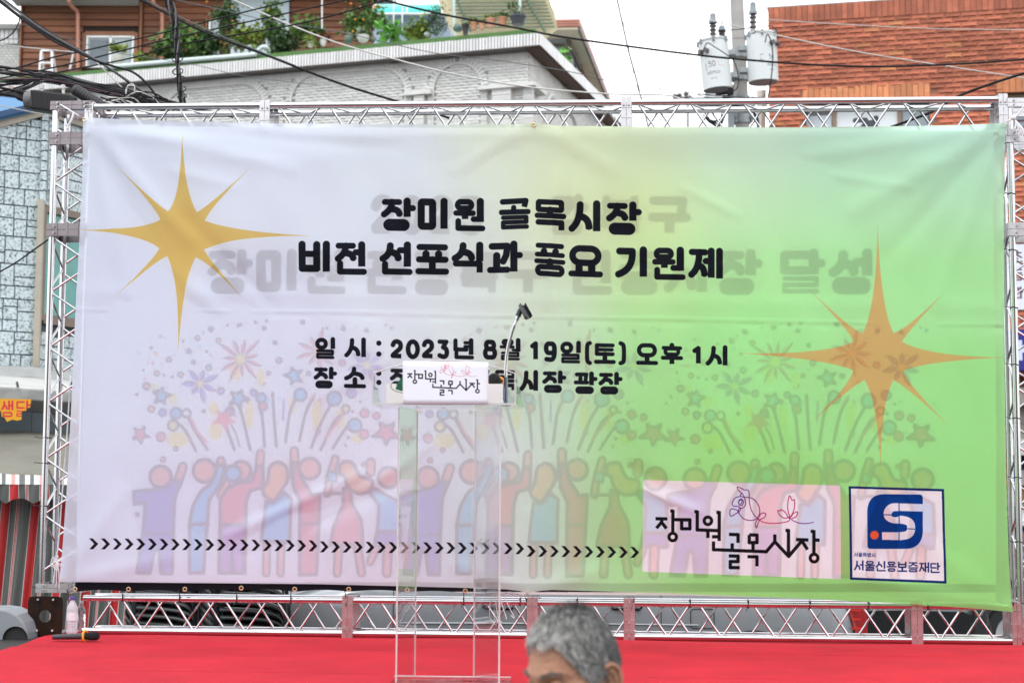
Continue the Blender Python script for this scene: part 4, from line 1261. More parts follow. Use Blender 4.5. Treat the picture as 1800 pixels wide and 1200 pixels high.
def XY(px, Y, py=950): p = U(px, py, Y); return (p.x, p.y)
zb_ = zf + .012
# pillars: two upright sheets each, leaning inwards to the rear, joined at the back
vpanel('side_panel', XY(696.5, 7.20, 1190), XY(729, 7.48, 1190), zb_, zt_ - .008)
vpanel('side_panel', XY(877, 7.16, 1190), XY(833, 7.46, 1190), zb_, zt_ - .008)
vpanel('rear_panel', XY(735, 7.50), XY(828, 7.49), zb_, zt_ - .008, .006, edge=False)
# base
b = MB()
q = [(lc.x - .235, 7.06), (lc.x + .27, 7.02), (lc.x + .27, 7.47), (lc.x - .235, 7.50)]
b.slab([Vector((x, y, zf)) for x, y in q], UPV, .012); b.build('base_sheet', M_ACR, lec, bevel=.0015)
b = MB(); b.tube([Vector((q[3][0], q[3][1], zf + .013)), Vector((q[2][0], q[2][1], zf + .013))], .003, 6); b.build('polished_edge', M_ACRE, lec); b = MB(); b.tube([Vector((q[0][0], q[0][1], zf + .013)), Vector((q[1][0], q[1][1], zf + .013))], .003, 6); b.build('polished_edge', M_ACRE, lec)
# tray floor
tl, tr_ = U(655, 713, 7.10), U(907, 713, 7.06)
bl2, br2 = U(672, 713, 7.46), U(921, 718, 7.42)
b = MB()
b.slab([Vector((p.x, p.y, zt_ - .008)) for p in (tl, tr_, br2, bl2)], UPV, .008); b.build('tray_floor', M_ACR, lec, bevel=.001)
b = MB(); b.box(((tl.x + tr_.x) / 2, (tl.y + tr_.y) / 2 - .004, zt_ - .004), ((tr_ - tl).length, .003, .008), rotz(math.atan2(tr_.y - tl.y, tr_.x - tl.x))); b.build('polished_edge', M_ACRE, lec)
# arched front sheet
arch = []
n = 24
fy = lambda u: lerp(tl.y, tr_.y, u)
for i in range(n + 1):
    u = i / n
    p = U(lerp(655, 905, u), 712, fy(u))
    hgt = U(655, 657, tl.y).z + (U(780, 634, 7.08).z - U(655, 657, tl.y).z) * (1 - (2 * u - 1) ** 2)
    arch.append(Vector((p.x, p.y - .002, hgt)))
low = [Vector((a.x, a.y, zt_)) for a in arch]
b = MB(); th = Vector((0, .006, 0))
for i in range(n):
    b.add([low[i], low[i + 1], arch[i + 1], arch[i]], [(0, 1, 2, 3)])
    b.add([low[i] + th, arch[i] + th, arch[i + 1] + th, low[i + 1] + th], [(0, 1, 2, 3)])
    b.add([arch[i], arch[i + 1], arch[i + 1] + th, arch[i] + th], [(0, 1, 2, 3)])
b.add([low[0], arch[0], arch[0] + th, low[0] + th], [(0, 1, 2, 3)]); b.add([low[-1], low[-1] + th, arch[-1] + th, arch[-1]], [(0, 1, 2, 3)])
b.build('front_sheet', M_ACR, lec, smooth=True)
b = MB(); b.tube([a + UPV * .002 + th * .5 for a in arch], .0028, 6); b.tube([low[0] + th * .5, arch[0] + th * .5], .003, 6); b.tube([low[-1] + th * .5, arch[-1] + th * .5], .003, 6)
b.build('polished_edge', M_ACRE, lec, smooth=True)
# side cheeks of the tray: drop towards the rear
for A, C, s in ((tl, bl2, 1), (tr_, br2, -1)):
    h0 = U(655, 660, tl.y).z
    a, c = Vector((A.x, A.y + .01, 0)), Vector((C.x, C.y, 0))
    prof = [(0, 0), (1, 0), (1, .10), (.86, .12), (.8, .22), (.55, .30), (.5, .60), (.12, .66), (.08, .95), (0, 1)]
    pts = [a.lerp(c, t) + UPV * lerp(zt_, h0, h) for t, h in prof]
    nrm = UPV.cross((c - a).normalized())
    b = MB(); b.prism([p - nrm * .003 for p in pts], nrm, .006); b.build('tray_cheek', acrylic('tinted_acrylic', (.90, .975, .93)), lec)
# mic holder post + gooseneck
M_CHROME = mat('chrome', (.55, .55, .55), .2, 1., var=.03)
pp0 = U(889, 706, 7.3); pp0.z = zt_
pp1 = U(889, 664, 7.3)
gs = empty('microphone_stand', pp0, 'chrome gooseneck microphone holder with black clip rising from the lectern tray', 'microphone stand')
b = MB(); b.lathe([(0, 0), (.021, 0), (.021, .006), (.009, .008), (.009, pp1.z - pp0.z), (0, pp1.z - pp0.z)], pp0, 16); b.build('post', mat('blued_steel', (.16, .19, .24), .25, 1.), gs, smooth=True)
gpts = catmull([pp1, U(889.5, 640, 7.3), U(893, 610, 7.3), U(901, 580, 7.3), U(908, 562, 7.3)], 14)
b = MB()
rr = [.0068 + (.0012 if i % 2 else 0) for i in range(len(gpts))]
b.tube(gpts, rr, 12)
b.build('gooseneck', M_CHROME, gs, smooth=True)
g1 = gpts[-1]; gd = (gpts[-1] - gpts[-3]).normalized()
b = MB(); b.tube([g1, g1 + gd * .018], .0095, 12); b.build('collar', M_CHROME, gs, smooth=True)
g2 = g1 + gd * .016
b = MB(); b.tube([g2, g2 + gd * .03, g2 + gd * .034], [.012, .0125, .008], 14); b.box(g2 + gd * .04, (.014, .018, .022)); b.build('knuckle', M_MICB, gs, smooth=True, bevel=.001)
# clip: half tube
cA_, cB_ = U(913, 536, 7.29), U(922, 553, 7.27)
axd = (cB_ - cA_).normalized()
M = axd.to_track_quat('Z', 'Y').to_matrix()
b = MB(); b.lathe([(.015, -.004), (.017, 0), (.0185, (cB_ - cA_).length + .012), (.0155, (cB_ - cA_).length + .012), (.0145, 0), (.015, -.004)], cA_ + Vector((.012, 0, .0)), 20, M, R(150), R(430))
b.build('clip', M_MICB, gs, smooth=True)

# paper logo sheet stuck on the front
pc = [U(708, 634.5, 7.07), U(858.5, 636.5, 7.055), U(858, 711, 7.055), U(708, 710.5, 7.07)]
pv = Canvas(900, 450, lambda x, y: ((x - 708) * 5.98, (y - 635) * 5.9), 5.95, (.93, .925, .965))
def mp_(X, Y):   # from the logo's own units to the sheet
    return (716.0 + (X - 158) * (844.5 - 716.5) / (1560 - 158), 633.0 + (Y - 120) * .0888 * 1.0)
draw_logo(pv, mp_, 2.5, (.15, .12, .12), .62, [(.80, .25, .38)])
im = pv.image('paper_logo_print')
b = MB(); NX = 24
P = []
for j in range(2):
    row = []
    for i in range(NX + 1):
        u = i / NX
        p = (pc[0].lerp(pc[1], u) if j == 0 else pc[3].lerp(pc[2], u))
        row.append(p + Vector((0, -.004 * math.sin(math.pi * u) * .3 - .0015, 0)))
    P.append(row)
P = [[P[0][i].lerp(P[1][i], k / 8) for i in range(NX + 1)] for k in range(9)]
b.grid(P)
o = b.build('paper_sign', sheet_mat('paper_print', im, .7), smooth='all', solid=.0004)
uv = o.data.uv_layers.new(name='UVMap')
li = np.empty(len(o.data.loops), int); o.data.loops.foreach_get('vertex_index', li)
uu = np.array([[i / NX, 1 - k / 8] for k in range(9) for i in range(NX + 1)])
uv.data.foreach_set('uv', uu[li].ravel())
tag(o, 'white paper sign with market logotype and pink rose line stuck on the lectern front', 'sign')
# white board with green emblem standing in the tray
M_WH = mat('white_card', (.82, .80, .78), .6, var=.02)
ca, cb = U(679, 712, 7.22), U(884, 712, 7.20)
z0, z1 = zt_ + .002, U(679, 674, 7.22).z
cv = Canvas(1024, 200, lambda x, y: ((x - 679) * 5, (y - 674) * 5), 5, (.93, .915, .91))
GRN = (.0, .36, .22)
cv.poly([(704, 660), (694.5, 685), (700, 689), (716, 692), (716, 660)], GRN)
cv.poly(cm([(686, 676), (690, 686), (702, 692), (722, 694), (722, 691), (704, 688), (693, 683), (689, 675)], 4), (.93, .92, .91))
cv.stroke(cm([(688, 674), (687, 681), (694, 688), (708, 692), (724, 694)], 4), 1.2, (.05, .25, .15))
im2 = cv.image('card_print')
o = MB(); o.add([Vector((ca.x, ca.y, z0)), Vector((cb.x, cb.y, z0)), Vector((cb.x, cb.y, z1)), Vector((ca.x, ca.y, z1))], [(0, 1, 2, 3)])
o = o.build('display_card', sheet_mat('card_face', im2, .5), solid=.003)
uv = o.data.uv_layers.new(name='UVMap'); uv.data.foreach_set('uv', [0, 0, 1, 0, 1, 1, 0, 1])
tag(o, 'white display card with a green emblem standing inside the lectern tray', 'card')
# green cone-like emblem piece showing above the card
b = MB()
g = [U(710, 658, 7.215), U(696, 676, 7.215), U(712, 676, 7.215)]
b.prism(g, Vector((0, 1, 0)), .002)
b.build('emblem', mat('green_vinyl', (.0, .13, .06), .5), o)
# second microphone resting in the tray
mp0 = U(820, 676, 7.30); mp1 = U(878, 664, 7.16)
pA, pBm = U(873, 668, 7.55), U(872, 660, 7.30)
microphone(Vector((mp1.x + .02, 7.50, zt_ + .05)), Vector((mp1.x - .028, 7.28, U(866, 664, 7.28).z)), 'black microphone with orange ring lying in the lectern tray beside the post', .019)
# ================================================================ grey brick building (behind, left and centre)
M_GBR = mat('grey_split_brick', (.64, .645, .62), .8, var=.06, scale=3, bump=.15, bscale=45, tint=.09, fine=.06)
M_MORT = mat('grey_mortar', (.27, .26, .24), .95, var=.15, scale=5)
M_WTILE = mat('white_rib_tile', (.72, .72, .71), .4, var=.06, scale=3, tint=.08, fine=.08)
M_GROUT = mat('dark_grout', (.17, .165, .16), .9)
M_GREEN = mat('green_roof_paint', (.075, .17, .045), .75, var=.22, scale=2.5, fine=.15)
M_CONC = mat('grey_concrete', (.33, .33, .32), .9, var=.15, scale=1.5, bump=.3, bscale=30)
M_SOFW = mat('brown_soffit_board', (.10, .052, .030), .7, var=.3, scale=2, stretch=(1, 1, 8))
_K = U(948, 58, 36.0)
ZA = _K.z
_L = UZ(0, 146, ZA)
GL_ = (Vector((_L.x - _K.x, _L.y - _K.y, 0))).normalized()          # along the left face
GR_ = Vector((-GL_.y, GL_.x, 0))
if GR_.y < 0: GR_ = -GR_
_t = UZ(1075, 205, ZA)
print('right dir', (Vector((_t.x - _K.x, _t.y - _K.y, 0))).normalized(), GR_, 'ZA', ZA, 'L', _L)
GR_ = (GR_ * .35 + Vector((_t.x - _K.x, _t.y - _K.y, 0)).normalized() * .65).normalized()
KK = Vector((_K.x, _K.y, 0))
def G(a, b, z): return KK + GL_ * a + GR_ * b + UPV * z
WIN = .36      # wall inset below the fascia
def UGL(px, py, b=WIN):     # pixel -> (a, z) on left wall
    n = Vector((-GL_.y, GL_.x, 0))
    p0 = G(0, b, 0)
    p = UPL(px, py, p0, n)
    return (p - p0).dot(GL_), p.z
gb = empty('brick_building', G(0, WIN, 0), 'light grey split brick building with raised arches and a white tiled parapet edge', 'building')
LA, LB = 17.0, 17.0
# core walls
nL = Vector((-GL_.y, GL_.x, 0)); nL = -nL if nL.y > 0 else nL         # outward normal of left face (towards camera)
nR = Vector((GR_.y, -GR_.x, 0)); nR = -nR if nR.x < 0 else nR
b = MB()
q = [G(0, WIN, 0), G(LA, WIN, 0), G(LA, LB, 0), G(0 + WIN, LB, 0), ]
c0 = G(WIN * 1.0, WIN, 0)
b.prism([G(WIN, WIN, 0), G(LA, WIN, 0), G(LA, LB, 0), G(WIN, LB, 0)], UPV, ZA - .25)
b.build('wall', M_MORT, gb)
FH = .27
# fascia with green roof edge: core + vertical ribbed tiles
b = MB()
b.prism([G(0, 0, ZA - FH), G(LA, 0, ZA - FH), G(LA, LB, ZA - FH), G(0, LB, ZA - FH)], UPV, FH)
b.build('roof_slab', M_GROUT, gb)
b = MB()
tw = .073
for i in range(int(LA / tw)):
    a = i * tw
    b.tint()
    dz = random.uniform(-.004, .004)
    b.slab([G(a + .014, -.0, ZA - FH + .004), G(a + tw - .008, 0, ZA - FH + .004), G(a + tw - .008, 0, ZA + dz), G(a + .014, 0, ZA + dz)], nL, .016 + random.random() * .006)
for i in range(int(LB / tw)):
    a = i * tw
    b.tint()
    b.slab([G(0, a + .006, ZA - FH + .004), G(0, a + tw - .004, ZA - FH + .004), G(0, a + tw - .004, ZA), G(0, a + .006, ZA)], nR, .016 + random.random() * .006)
tag(b.build('ribbed_tile', M_WTILE, gb), kind='stuff')
b = MB()
b.slab([G(-.01, -.0, ZA - FH - .022), G(LA, -.0, ZA - FH - .022), G(LA, 0, ZA - FH - .003), G(-.01, 0, ZA - FH - .003)], nL, .03)
b.slab([G(0, 0, ZA - FH - .022), G(0, LB, ZA - FH - .022), G(0, LB, ZA - FH - .003), G(0, 0, ZA - FH - .003)], nR, .03)
b.build('drip_strip', mat('rusty_drip', (.10, .08, .07), .8, var=.4, scale=8), gb)
b = MB()   # boarded soffit on the right side
b.prism([G(.01, .03, ZA - FH - .012), G(WIN - .01, .03, ZA - FH - .012), G(WIN - .01, LB - .1, ZA - FH - .012), G(.01, LB - .1, ZA - FH - .012)], UPV, -.02)
b.build('soffit', M_SOFW, gb)
# green waterproof upstand set back on the slab
b = MB()
b.prism([G(.12, .10, ZA), G(LA, .10, ZA), G(LA, LB, ZA), G(.12, LB, ZA)], UPV, .13)
b.build('roof_upstand', M_GREEN, gb)
b = MB(); b.prism([G(.6, .6, ZA + .134), G(LA - .1, .6, ZA + .134), G(LA - .1, LB - .1, ZA + .134), G(.6, LB - .1, ZA + .134)], UPV, .003); b.build('roof_bounce_sheet', mat('pale_bounce_sheet', (.45, .44, .42), .9), gb)  # grey sheet added over the green roof to bounce neutral light onto the soffit

# arches in left wall coordinates
def arch_from(pl, pr, pt, rad):
    a0 = UGL(pl, 170)[0]; a1 = UGL(pr, 170)[0]
    zt2 = UGL((pl + pr) / 2, pt)[1]
    c, hw = (a0 + a1) / 2, abs(a1 - a0) / 2
    return c, hw, zt2, min(hw, rad)
ARCH = [arch_from(762, 848, 112, 9), arch_from(512, 714, 126, .62), arch_from(290, 466, 152, .62), arch_from(60, 240, 176, .62), arch_from(-160, 14, 200, .62)]
def sdf(a, z, A):
    c, hw, zt2, r = A
    dx = abs(a - c) - (hw - r); dz = (z - (zt2 - r))
    return math.hypot(max(dx, 0), max(dz, 0)) + min(max(dx, dz), 0) - r
RW = .135
RH = .0672
def brick(b, P, n, a0, a1, z0, z1, prj):
    """split-face brick: smooth head, rough lower lip standing proud in the middle"""
    g = .0022
    p1 = prj * random.uniform(.85, 1.15); p2 = .003
    w_, h_ = a1 - a0, z1 - z0
    zl = z0 + h_ * random.uniform(.16, .30)
    sl = min(.05, w_ * .25)
    q = [P(a0 + g, z0 + g) + n * p2, P(a1 - g, z0 + g) + n * p2, P(a1 - g, z1 - g) + n * p2, P(a0 + g, z1 - g) + n * p2,
         P(a0 + sl * .5, z0 + h_ * .55) + n * p2 * 1.5, P(a1 - sl * .5, z0 + h_ * .55) + n * p2 * 1.5,
         P(a0 + sl, zl) + n * p1 * .8, P(a1 - sl * random.uniform(.7, 1.3), zl) + n * p1, P(a0 + sl * 1.2, z0 + g) + n * p1 * .35, P(a1 - sl * 1.2, z0 + g) + n * p1 * .35,
         P(a0 + g, z0 + g) - n * .004, P(a1 - g, z0 + g) - n * .004, P(a1 - g, z1 - g) - n * .004, P(a0 + g, z1 - g) - n * .004]
    b.add(q, [(0, 8, 6), (0, 6, 4), (4, 6, 7, 5), (7, 9, 1), (7, 1, 5), (6, 8, 9, 7), (0, 4, 3), (3, 4, 5, 2), (5, 1, 2), (0, 1, 9, 8), (10, 11, 1, 0), (11, 12, 2, 1), (12, 13, 3, 2), (13, 10, 0, 3)])
ztop = ZA - FH - .03
b = MB()
bl3 = .205
SOLD = .15
zlow = ztop - 3.6
nrow = int((ztop - SOLD - zlow) / RH)
for r in range(nrow):
    z1 = ztop - SOLD - r * RH; z0 = z1 - RH
    o = (r % 2) * bl3 / 2
    for i in range(-1, int((LA - WIN) / bl3) + 1):
        a0 = WIN + i * bl3 + o; a1 = a0 + bl3
        if a0 < WIN: a0 = WIN - .015
        if a1 > LA or a1 - a0 < .05: continue
        am, zm = (a0 + a1) / 2, (z0 + z1) / 2
        d = min(sdf(am, zm, A) for A in ARCH)
        if 0 < d < RW - .01: continue
        b.tint()
        brick(b, lambda a, z: G(a, WIN, z), nL, a0, a1, z0, z1, .028 if r < 16 else .014)
for i in range(int((LA - WIN) / .072)):      # soldier course
    a0 = WIN + i * .072
    b.tint(random.random() * .5)
    b.slab([G(a0 + .004, WIN, ztop - SOLD + .004), G(a0 + .068, WIN, ztop - SOLD + .004), G(a0 + .068, WIN, ztop), G(a0 + .004, WIN, ztop)], nL, .012)
# right face
for r in range(nrow):
    z1 = ztop - r * RH; z0 = z1 - RH
    o = (r % 2) * bl3 / 2
    for i in range(int((13) / bl3)):
        b0 = WIN + i * bl3 + o
        b.tint()
        brick(b, lambda a, z: G(WIN, a, z), nR, b0, b0 + bl3, z0, z1, .016)
tag(b.build('brick', M_GBR, gb), kind='stuff')
# voussoirs
b = MB(); b2 = MB()
for A in ARCH:
    c, hw, zt2, r = A
    path = []
    zz = zlow
    step = .072
    while zz < zt2 - r: path.append((c - hw, zz, -1, 0)); zz += step
    na = max(3, int(r * math.pi / 2 / step))
    for k in range(na + 1):
        t = math.pi - k / na * math.pi / 2
        path.append((c - hw + r + r * math.cos(t), zt2 - r + r * math.sin(t), math.cos(t), math.sin(t)))
    x = c - hw + r + step
    while x < c + hw - r: path.append((x, zt2, 0, 1)); x += step
    for k in range(na + 1):
        t = math.pi / 2 - k / na * math.pi / 2
        path.append((c + hw - r + r * math.cos(t), zt2 - r + r * math.sin(t), math.cos(t), math.sin(t)))
    zz = zt2 - r
    while zz > zlow: path.append((c + hw, zz, 1, 0)); zz -= step
    for (x, z, nx_, nz_) in path:
        if z < ZA - 2.0 and abs(nx_) > .99: pass
        tx_, tz_ = -nz_, nx_
        b.tint(.35 + random.random() * .3)
        h = .031
        pts = [(x + tx_ * h, z + tz_ * h), (x - tx_ * h, z - tz_ * h), (x - tx_ * h * 1.1 + nx_ * RW, z - tz_ * h * 1.1 + nz_ * RW), (x + tx_ * h * 1.1 + nx_ * RW, z + tz_ * h * 1.1 + nz_ * RW)]
        b.hexa([G(p, WIN, q) for p, q in pts] + [G(pts[0][0], WIN, pts[0][1]) + nL * .05, G(pts[1][0], WIN, pts[1][1]) + nL * .05, G(pts[2][0], WIN, pts[2][1]) + nL * .028, G(pts[3][0], WIN, pts[3][1]) + nL * .028])
    pp = [G(x, WIN, z) + nL * .03 for x, z, *_ in path]
    b2.tube(pp, .028, 6)
tag(b.build('arch_brick', M_GBR, gb), kind='stuff')
b2.build('arch_moulding', M_GBR, gb, smooth=True)
# side-face arch mouldings
b = MB()
def sidepath(b0, b1, zt_s, r):
    o = []
    for t in np.linspace(math.pi, 0, 13):
        cx = b0 + r if t > math.pi / 2 else b1 - r
        o.append((cx + r * math.cos(t), zt_s - r + r * math.sin(t)))
    return [(b0, zlow)] + o + [(b1, zlow)]
for b0, b1 in ((WIN + 1.3, WIN + 4.4), (WIN + 5.3, WIN + 8.4)):
    b.tube([G(WIN, x, z) + nR * .03 for x, z in sidepath(b0, b1, ZA - FH - .55, .7)], .07, 6)
b.build('side_arch_moulding', M_GBR, gb, smooth=True)
# little canopies with pilasters between the arches and at the corner
for (x0, x1, yt, wrap) in ((716, 763, 168, 0), (846, 927, 158, 1)):
    a0, z = UGL(x0, yt); a1 = UGL(x1, yt - 4)[0]
    if wrap: a1 = WIN - .20
    b = MB()
    b.slab([G(a0, WIN, z - .05), G(a1, WIN, z - .05), G(a1, WIN, z + .04), G(a0, WIN, z + .04)], nL, .22)
    b.build('ledge', M_GBR, gb)
    for (u0, u1) in ((.12, .22), (.34, .72), (.84, .93)) if not wrap else ((.03, .13), (.24, .58), (.78, .96)):
        b = MB()
        wide = (u1 - u0) > .2
        for k in range(22):
            b.tint()
            zz = z - .055 - k * RH
            aa, ab = lerp(a0, a1, u0), lerp(a0, a1, u1)
            b.slab([G(aa, WIN, zz - RH + .006), G(ab, WIN, zz - RH + .006), G(ab, WIN, zz), G(aa, WIN, zz)], nL, (.16 if wide else .07) + .008 * (k % 2))
        b.build('pilaster', M_GBR, gb)
if True:
    z = UGL(846, 158)[1]
    b = MB(); b.slab([G(WIN, WIN - .2, z - .05), G(WIN, WIN + .8, z - .05), G(WIN, WIN + .8, z + .04), G(WIN, WIN - .2, z + .04)], nR, .22); b.build('ledge', M_GBR, gb)

# ---------------------------------------------------------------- timber cabin on its roof
YC = 44.0
ZR = ZA + .05
def UC(px, py, Y=YC): return U(px, py, Y)
M_PLANK = mat('brown_stained_plank', (.165, .062, .028), .6, var=.30, scale=1.6, stretch=(.5, 1, 7), bump=.35, bscale=30, rnd=.28, fine=.14)
M_POST = mat('orange_brown_post', (.20, .080, .036), .6, var=.2, scale=3, stretch=(4, 4, 1), rnd=.1)
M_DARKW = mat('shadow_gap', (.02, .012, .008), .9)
M_SOFG = mat('grey_soffit', (.30, .31, .29), .8, var=.08, scale=6)
M_PIPE = mat('copper_downpipe', (.42, .19, .13), .45, var=.1, scale=8)
M_WHF = mat('white_window_frame', (.74, .75, .75), .4, var=.03)
M_GLS = mat('dark_window_glass', (.06, .09, .10), .08, var=.2, scale=1.5, spec=.8)
M_GLS2 = mat('frosted_window_glass', (.30, .36, .36), .25, var=.1, scale=2, spec=.6)
M_INS = mat('insect_screen', (.13, .16, .18), .5, var=.06)
cab = empty('timber_cabin', (UC(300, 60).x, YC, ZR), 'brown plank clad timber cabin on the flat roof of the grey brick building', 'building')
x0c, x1c = UC(35, 60).x, UC(662, 60).x
ztc = UC(300, 9).z
PLH = .178
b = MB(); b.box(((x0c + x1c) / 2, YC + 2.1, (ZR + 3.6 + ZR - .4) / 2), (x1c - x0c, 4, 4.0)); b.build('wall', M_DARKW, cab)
wx0, wx1, wz0, wz1 = UC(151, 110).x, UC(236, 110).x, UC(190, 120).z, UC(190, 62).z
dx0, dx1 = UC(365, 60).x, UC(380, 60).x
def plank_row(xa, xb, z, i):
    b = MB()
    b.hexa([Vector((xa, YC + .1, z)), Vector((xb, YC + .1, z)), Vector((xb, YC + .1, z + PLH - .012)), Vector((xa, YC + .1, z + PLH - .012)),
            Vector((xa, YC + .035, z)), Vector((xb, YC + .035, z)), Vector((xb, YC + .075, z + PLH - .012)), Vector((xa, YC + .075, z + PLH - .012))])
    b.build('plank', M_PLANK, cab)
i = 0
z = ZR - .35
while z < ztc + .6:
    for (pa, pb2) in ((40, 243), (251, 405), (509, 655)):
        xa, xb = UC(pa, 60).x, UC(pb2, 60).x
        if pa == 40 and z < wz1 + .1 and z + PLH > wz0:
            plank_row(xa, wx0 - .12, z, i); plank_row(wx1 + .12, xb, z, i)
        elif pa == 251 and z < ztc - .55:
            plank_row(xa, UC(358, 60).x, z, i)
        else:
            plank_row(xa, xb, z, i)
    z += PLH; i += 1
def cab_box(name, pxa, pxb, pya, pyb, m, y0=-.05, y1=.12, par=None):
    a, c = UC(pxa, pyb), UC(pxb, pya)
    b = MB(); b.box(((a.x + c.x) / 2, YC + (y0 + y1) / 2, (a.z + c.z) / 2), (c.x - a.x, y1 - y0, c.z - a.z)); return b.build(name, m, par or cab, bevel=.008)
cab_box('corner_post', 33, 40, 8, 145, M_POST)
cab_box('corner_post', 243.5, 251, 4, 125, M_POST)
cab_box('corner_post', 360, 365, 30, 110, M_POST)
cab_box('window_trim', 144, 151.5, 58, 120, M_POST, -.03); cab_box('window_trim', 235.5, 243, 58, 116, M_POST, -.03); cab_box('window_trim', 150, 238, 56, 63, M_POST, -.035)
# sliding window
wroot = cab_box('window', 150.5, 236, 62.5, 119, M_GLS2, .03, .10)
for (a_, c_, y_, w_) in ((150.5, 155, 62.5, 119), (231, 236, 62.5, 119), (155, 231, 62.5, 66.5), (191, 197, 64, 119), (155, 231, 116, 119)):
    cab_box('frame', a_, c_, y_, w_, M_WHF, -.02, .05).parent = None
for o_ in [o for o in sc.objects if o.name.startswith('frame') and o.parent is None]:
    o_.parent = wroot
    o_.location = (0, 0, 0)
    me_ = o_.data
    dlt = parent_loc(cab) - parent_loc(wroot)
o_ = cab_box('screen_pane', 157, 190.5, 70, 117, M_INS, .0, .025); cab_box('pane', 197.5, 228, 72, 114, M_GLS2, .01, .028)
# eaves and gutter
b = MB(); b.hexa([Vector((UC(28, 10).x, YC - .55, ztc - .02)), Vector((UC(245, 10).x, YC - .55, ztc + .08)), Vector((UC(245, 10).x, YC + .1, ztc - .03)), Vector((UC(28, 10).x, YC + .1, ztc - .03)),
                  Vector((UC(28, 10).x, YC - .55, ztc + .06)), Vector((UC(245, 10).x, YC - .55, ztc + .16)), Vector((UC(245, 10).x, YC + .1, ztc + .1)), Vector((UC(28, 10).x, YC + .1, ztc + .1))])
b.build('soffit', M_SOFG, cab)
b = MB(); b.box(((UC(-6, 3).x + UC(245, 3).x) / 2, YC - .62, UC(100, 1).z), (UC(245, 3).x - UC(-6, 3).x, .12, .13)); b.build('fascia_board', M_POST, cab)
b = MB(); b.hexa([Vector((UC(-20, 0).x, YC - .7, ztc + .28)), Vector((UC(680, 0).x, YC - .7, ztc + .34)), Vector((UC(680, 0).x, YC + 4, ztc + 1.2)), Vector((UC(-20, 0).x, YC + 4, ztc + 1.2)),
                  Vector((UC(-20, 0).x, YC - .7, ztc + .34)), Vector((UC(680, 0).x, YC - .7, ztc + .40)), Vector((UC(680, 0).x, YC + 4, ztc + 1.28)), Vector((UC(-20, 0).x, YC + 4, ztc + 1.28))])
b.build('roof', M_SOFG, cab)
for px, yb3 in ((137, 122), (285, 110)):
    b = MB()
    b.tube([UC(px - 16, -8, YC - .6), UC(px - 16, 2, YC - .6), UC(px - 14, 8, YC - .5), UC(px - 2, 20, YC - .16), UC(px, 27, YC - .12), UC(px, yb3, YC - .12)], .052, 10)
    b.build('downpipe', M_PIPE, cab, smooth=True)
# pale door panel, second window jamb
cab_box('door_panel', 405, 509, -30, 110, mat('pale_blue_panel', (.42, .50, .54), .5, var=.06, scale=1.2), -.02, .08)
cab_box('door_panel', 371, 386, 35, 104, M_GLS2, -.01, .05)
cab_box('door_jamb', 366, 371, 36, 104, M_WHF, -.04, .06)

# stepladders
M_LAD = mat('aluminium_ladder', (.72, .73, .74), .4, .6)
def stepladder(px, pyb, pyt, wpx, label, half=False):
    Yl = YC - .8
    A = U(px, pyb, Yl); T = U(px, pyt, Yl)
    h = T.z - A.z; wd = wpx / FPX * Yl
    root = empty('stepladder', A, label, 'ladder')
    for side in (-1, 1):
        if half and side > 0: continue
        for fr in (0, .45):
            b = MB(); b.tube([A + Vector((side * wd / 2 * 1.05, fr, 0)), A + Vector((side * wd / 2 * .84, fr * .2, h))], .03, 6); b.build('rail', M_LAD, root)
    for k in (.03, .38, .98):
        if half: continue
        b = MB(); b.box(A + Vector((0, .0, h * k + .02)), (wd * lerp(1, .84, k), .07, .035)); b.build('tread', M_LAD, root)
    return root
stepladder(80.5, 126, 90, 22, 'small aluminium stepladder standing on the green roof edge before the planks')
b = MB(); b.tube([U(123, 122, YC - .9), U(129.5, 92, YC - .4)], .03, 6)
tag(b.build('aluminium_pole', M_LAD), 'short aluminium pole leaning on the copper downpipe of the cabin', 'pole')

# white drain pipe on parapet
M_PVC = mat('pale_pvc_pipe', (.55, .64, .62), .45, var=.06)
def GP(px, py, b_=-.0):   # pixel on vertical plane of parapet edge at depth b_
    a, z = UGL(px, py, b_); return G(a, b_, z)
b = MB()
b.tube(catmull([GP(185, 119, .05), GP(240, 114, .05), GP(330, 106, .05), GP(440, 97, .05), GP(450, 94, .05), GP(460, 84, .06), GP(468, 84, .1), GP(472, 90, .3)], 6), .055, 12)
tag(b.build('drain_pipe', M_PVC, smooth='all'), 'pale plastic drain pipe running along the white parapet and bending over it', 'pipe')

# teal awning and pale blue shed
M_TEAL = mat('teal_polycarbonate', (.08, .62, .55), .3, var=.08, scale=4)
M_SHED = mat('pale_blue_shed_wall', (.38, .46, .58), .7, var=.07, scale=1.5)
YS = 41.5
sh = empty('shed', U(735, 60, YS), 'pale blue shed with a curved teal awning on the flat roof', 'shed')
def ybox(par, name, pxa, pxb, pya, pyb, Y, dep, m, bev=.01):
    a, c = U(pxa, pyb, Y), U(pxb, pya, Y)
    b = MB(); b.box(((a.x + c.x) / 2, Y + dep / 2, (a.z + c.z) / 2), (abs(c.x - a.x), dep, abs(c.z - a.z))); return b.build(name, m, par, bevel=bev)
ybox(sh, 'wall', 679, 793, 27, 85, YS, 1.6, M_SHED)
ybox(sh, 'band', 677, 800, 25, 29, YS - .06, 1.7, mat('grey_blue_trim', (.30, .38, .5), .6), .01)
ybox(sh, 'window', 655, 678, 46, 85, YS + .1, .2, M_SHED)
ybox(sh, 'window_head', 655, 679, 44, 47, YS + .03, .2, M_WHF)
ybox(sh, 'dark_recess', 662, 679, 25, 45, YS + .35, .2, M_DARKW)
aw = []
for px_ in (656, 775):
    aw.append([U(px_, 24.5, YS - .75), U(px_, 16, YS - .72), U(px_ + 2, 10, YS - .55), U(px_ + 4, 8, YS - .2), U(px_ + 5, 8.5, YS)])
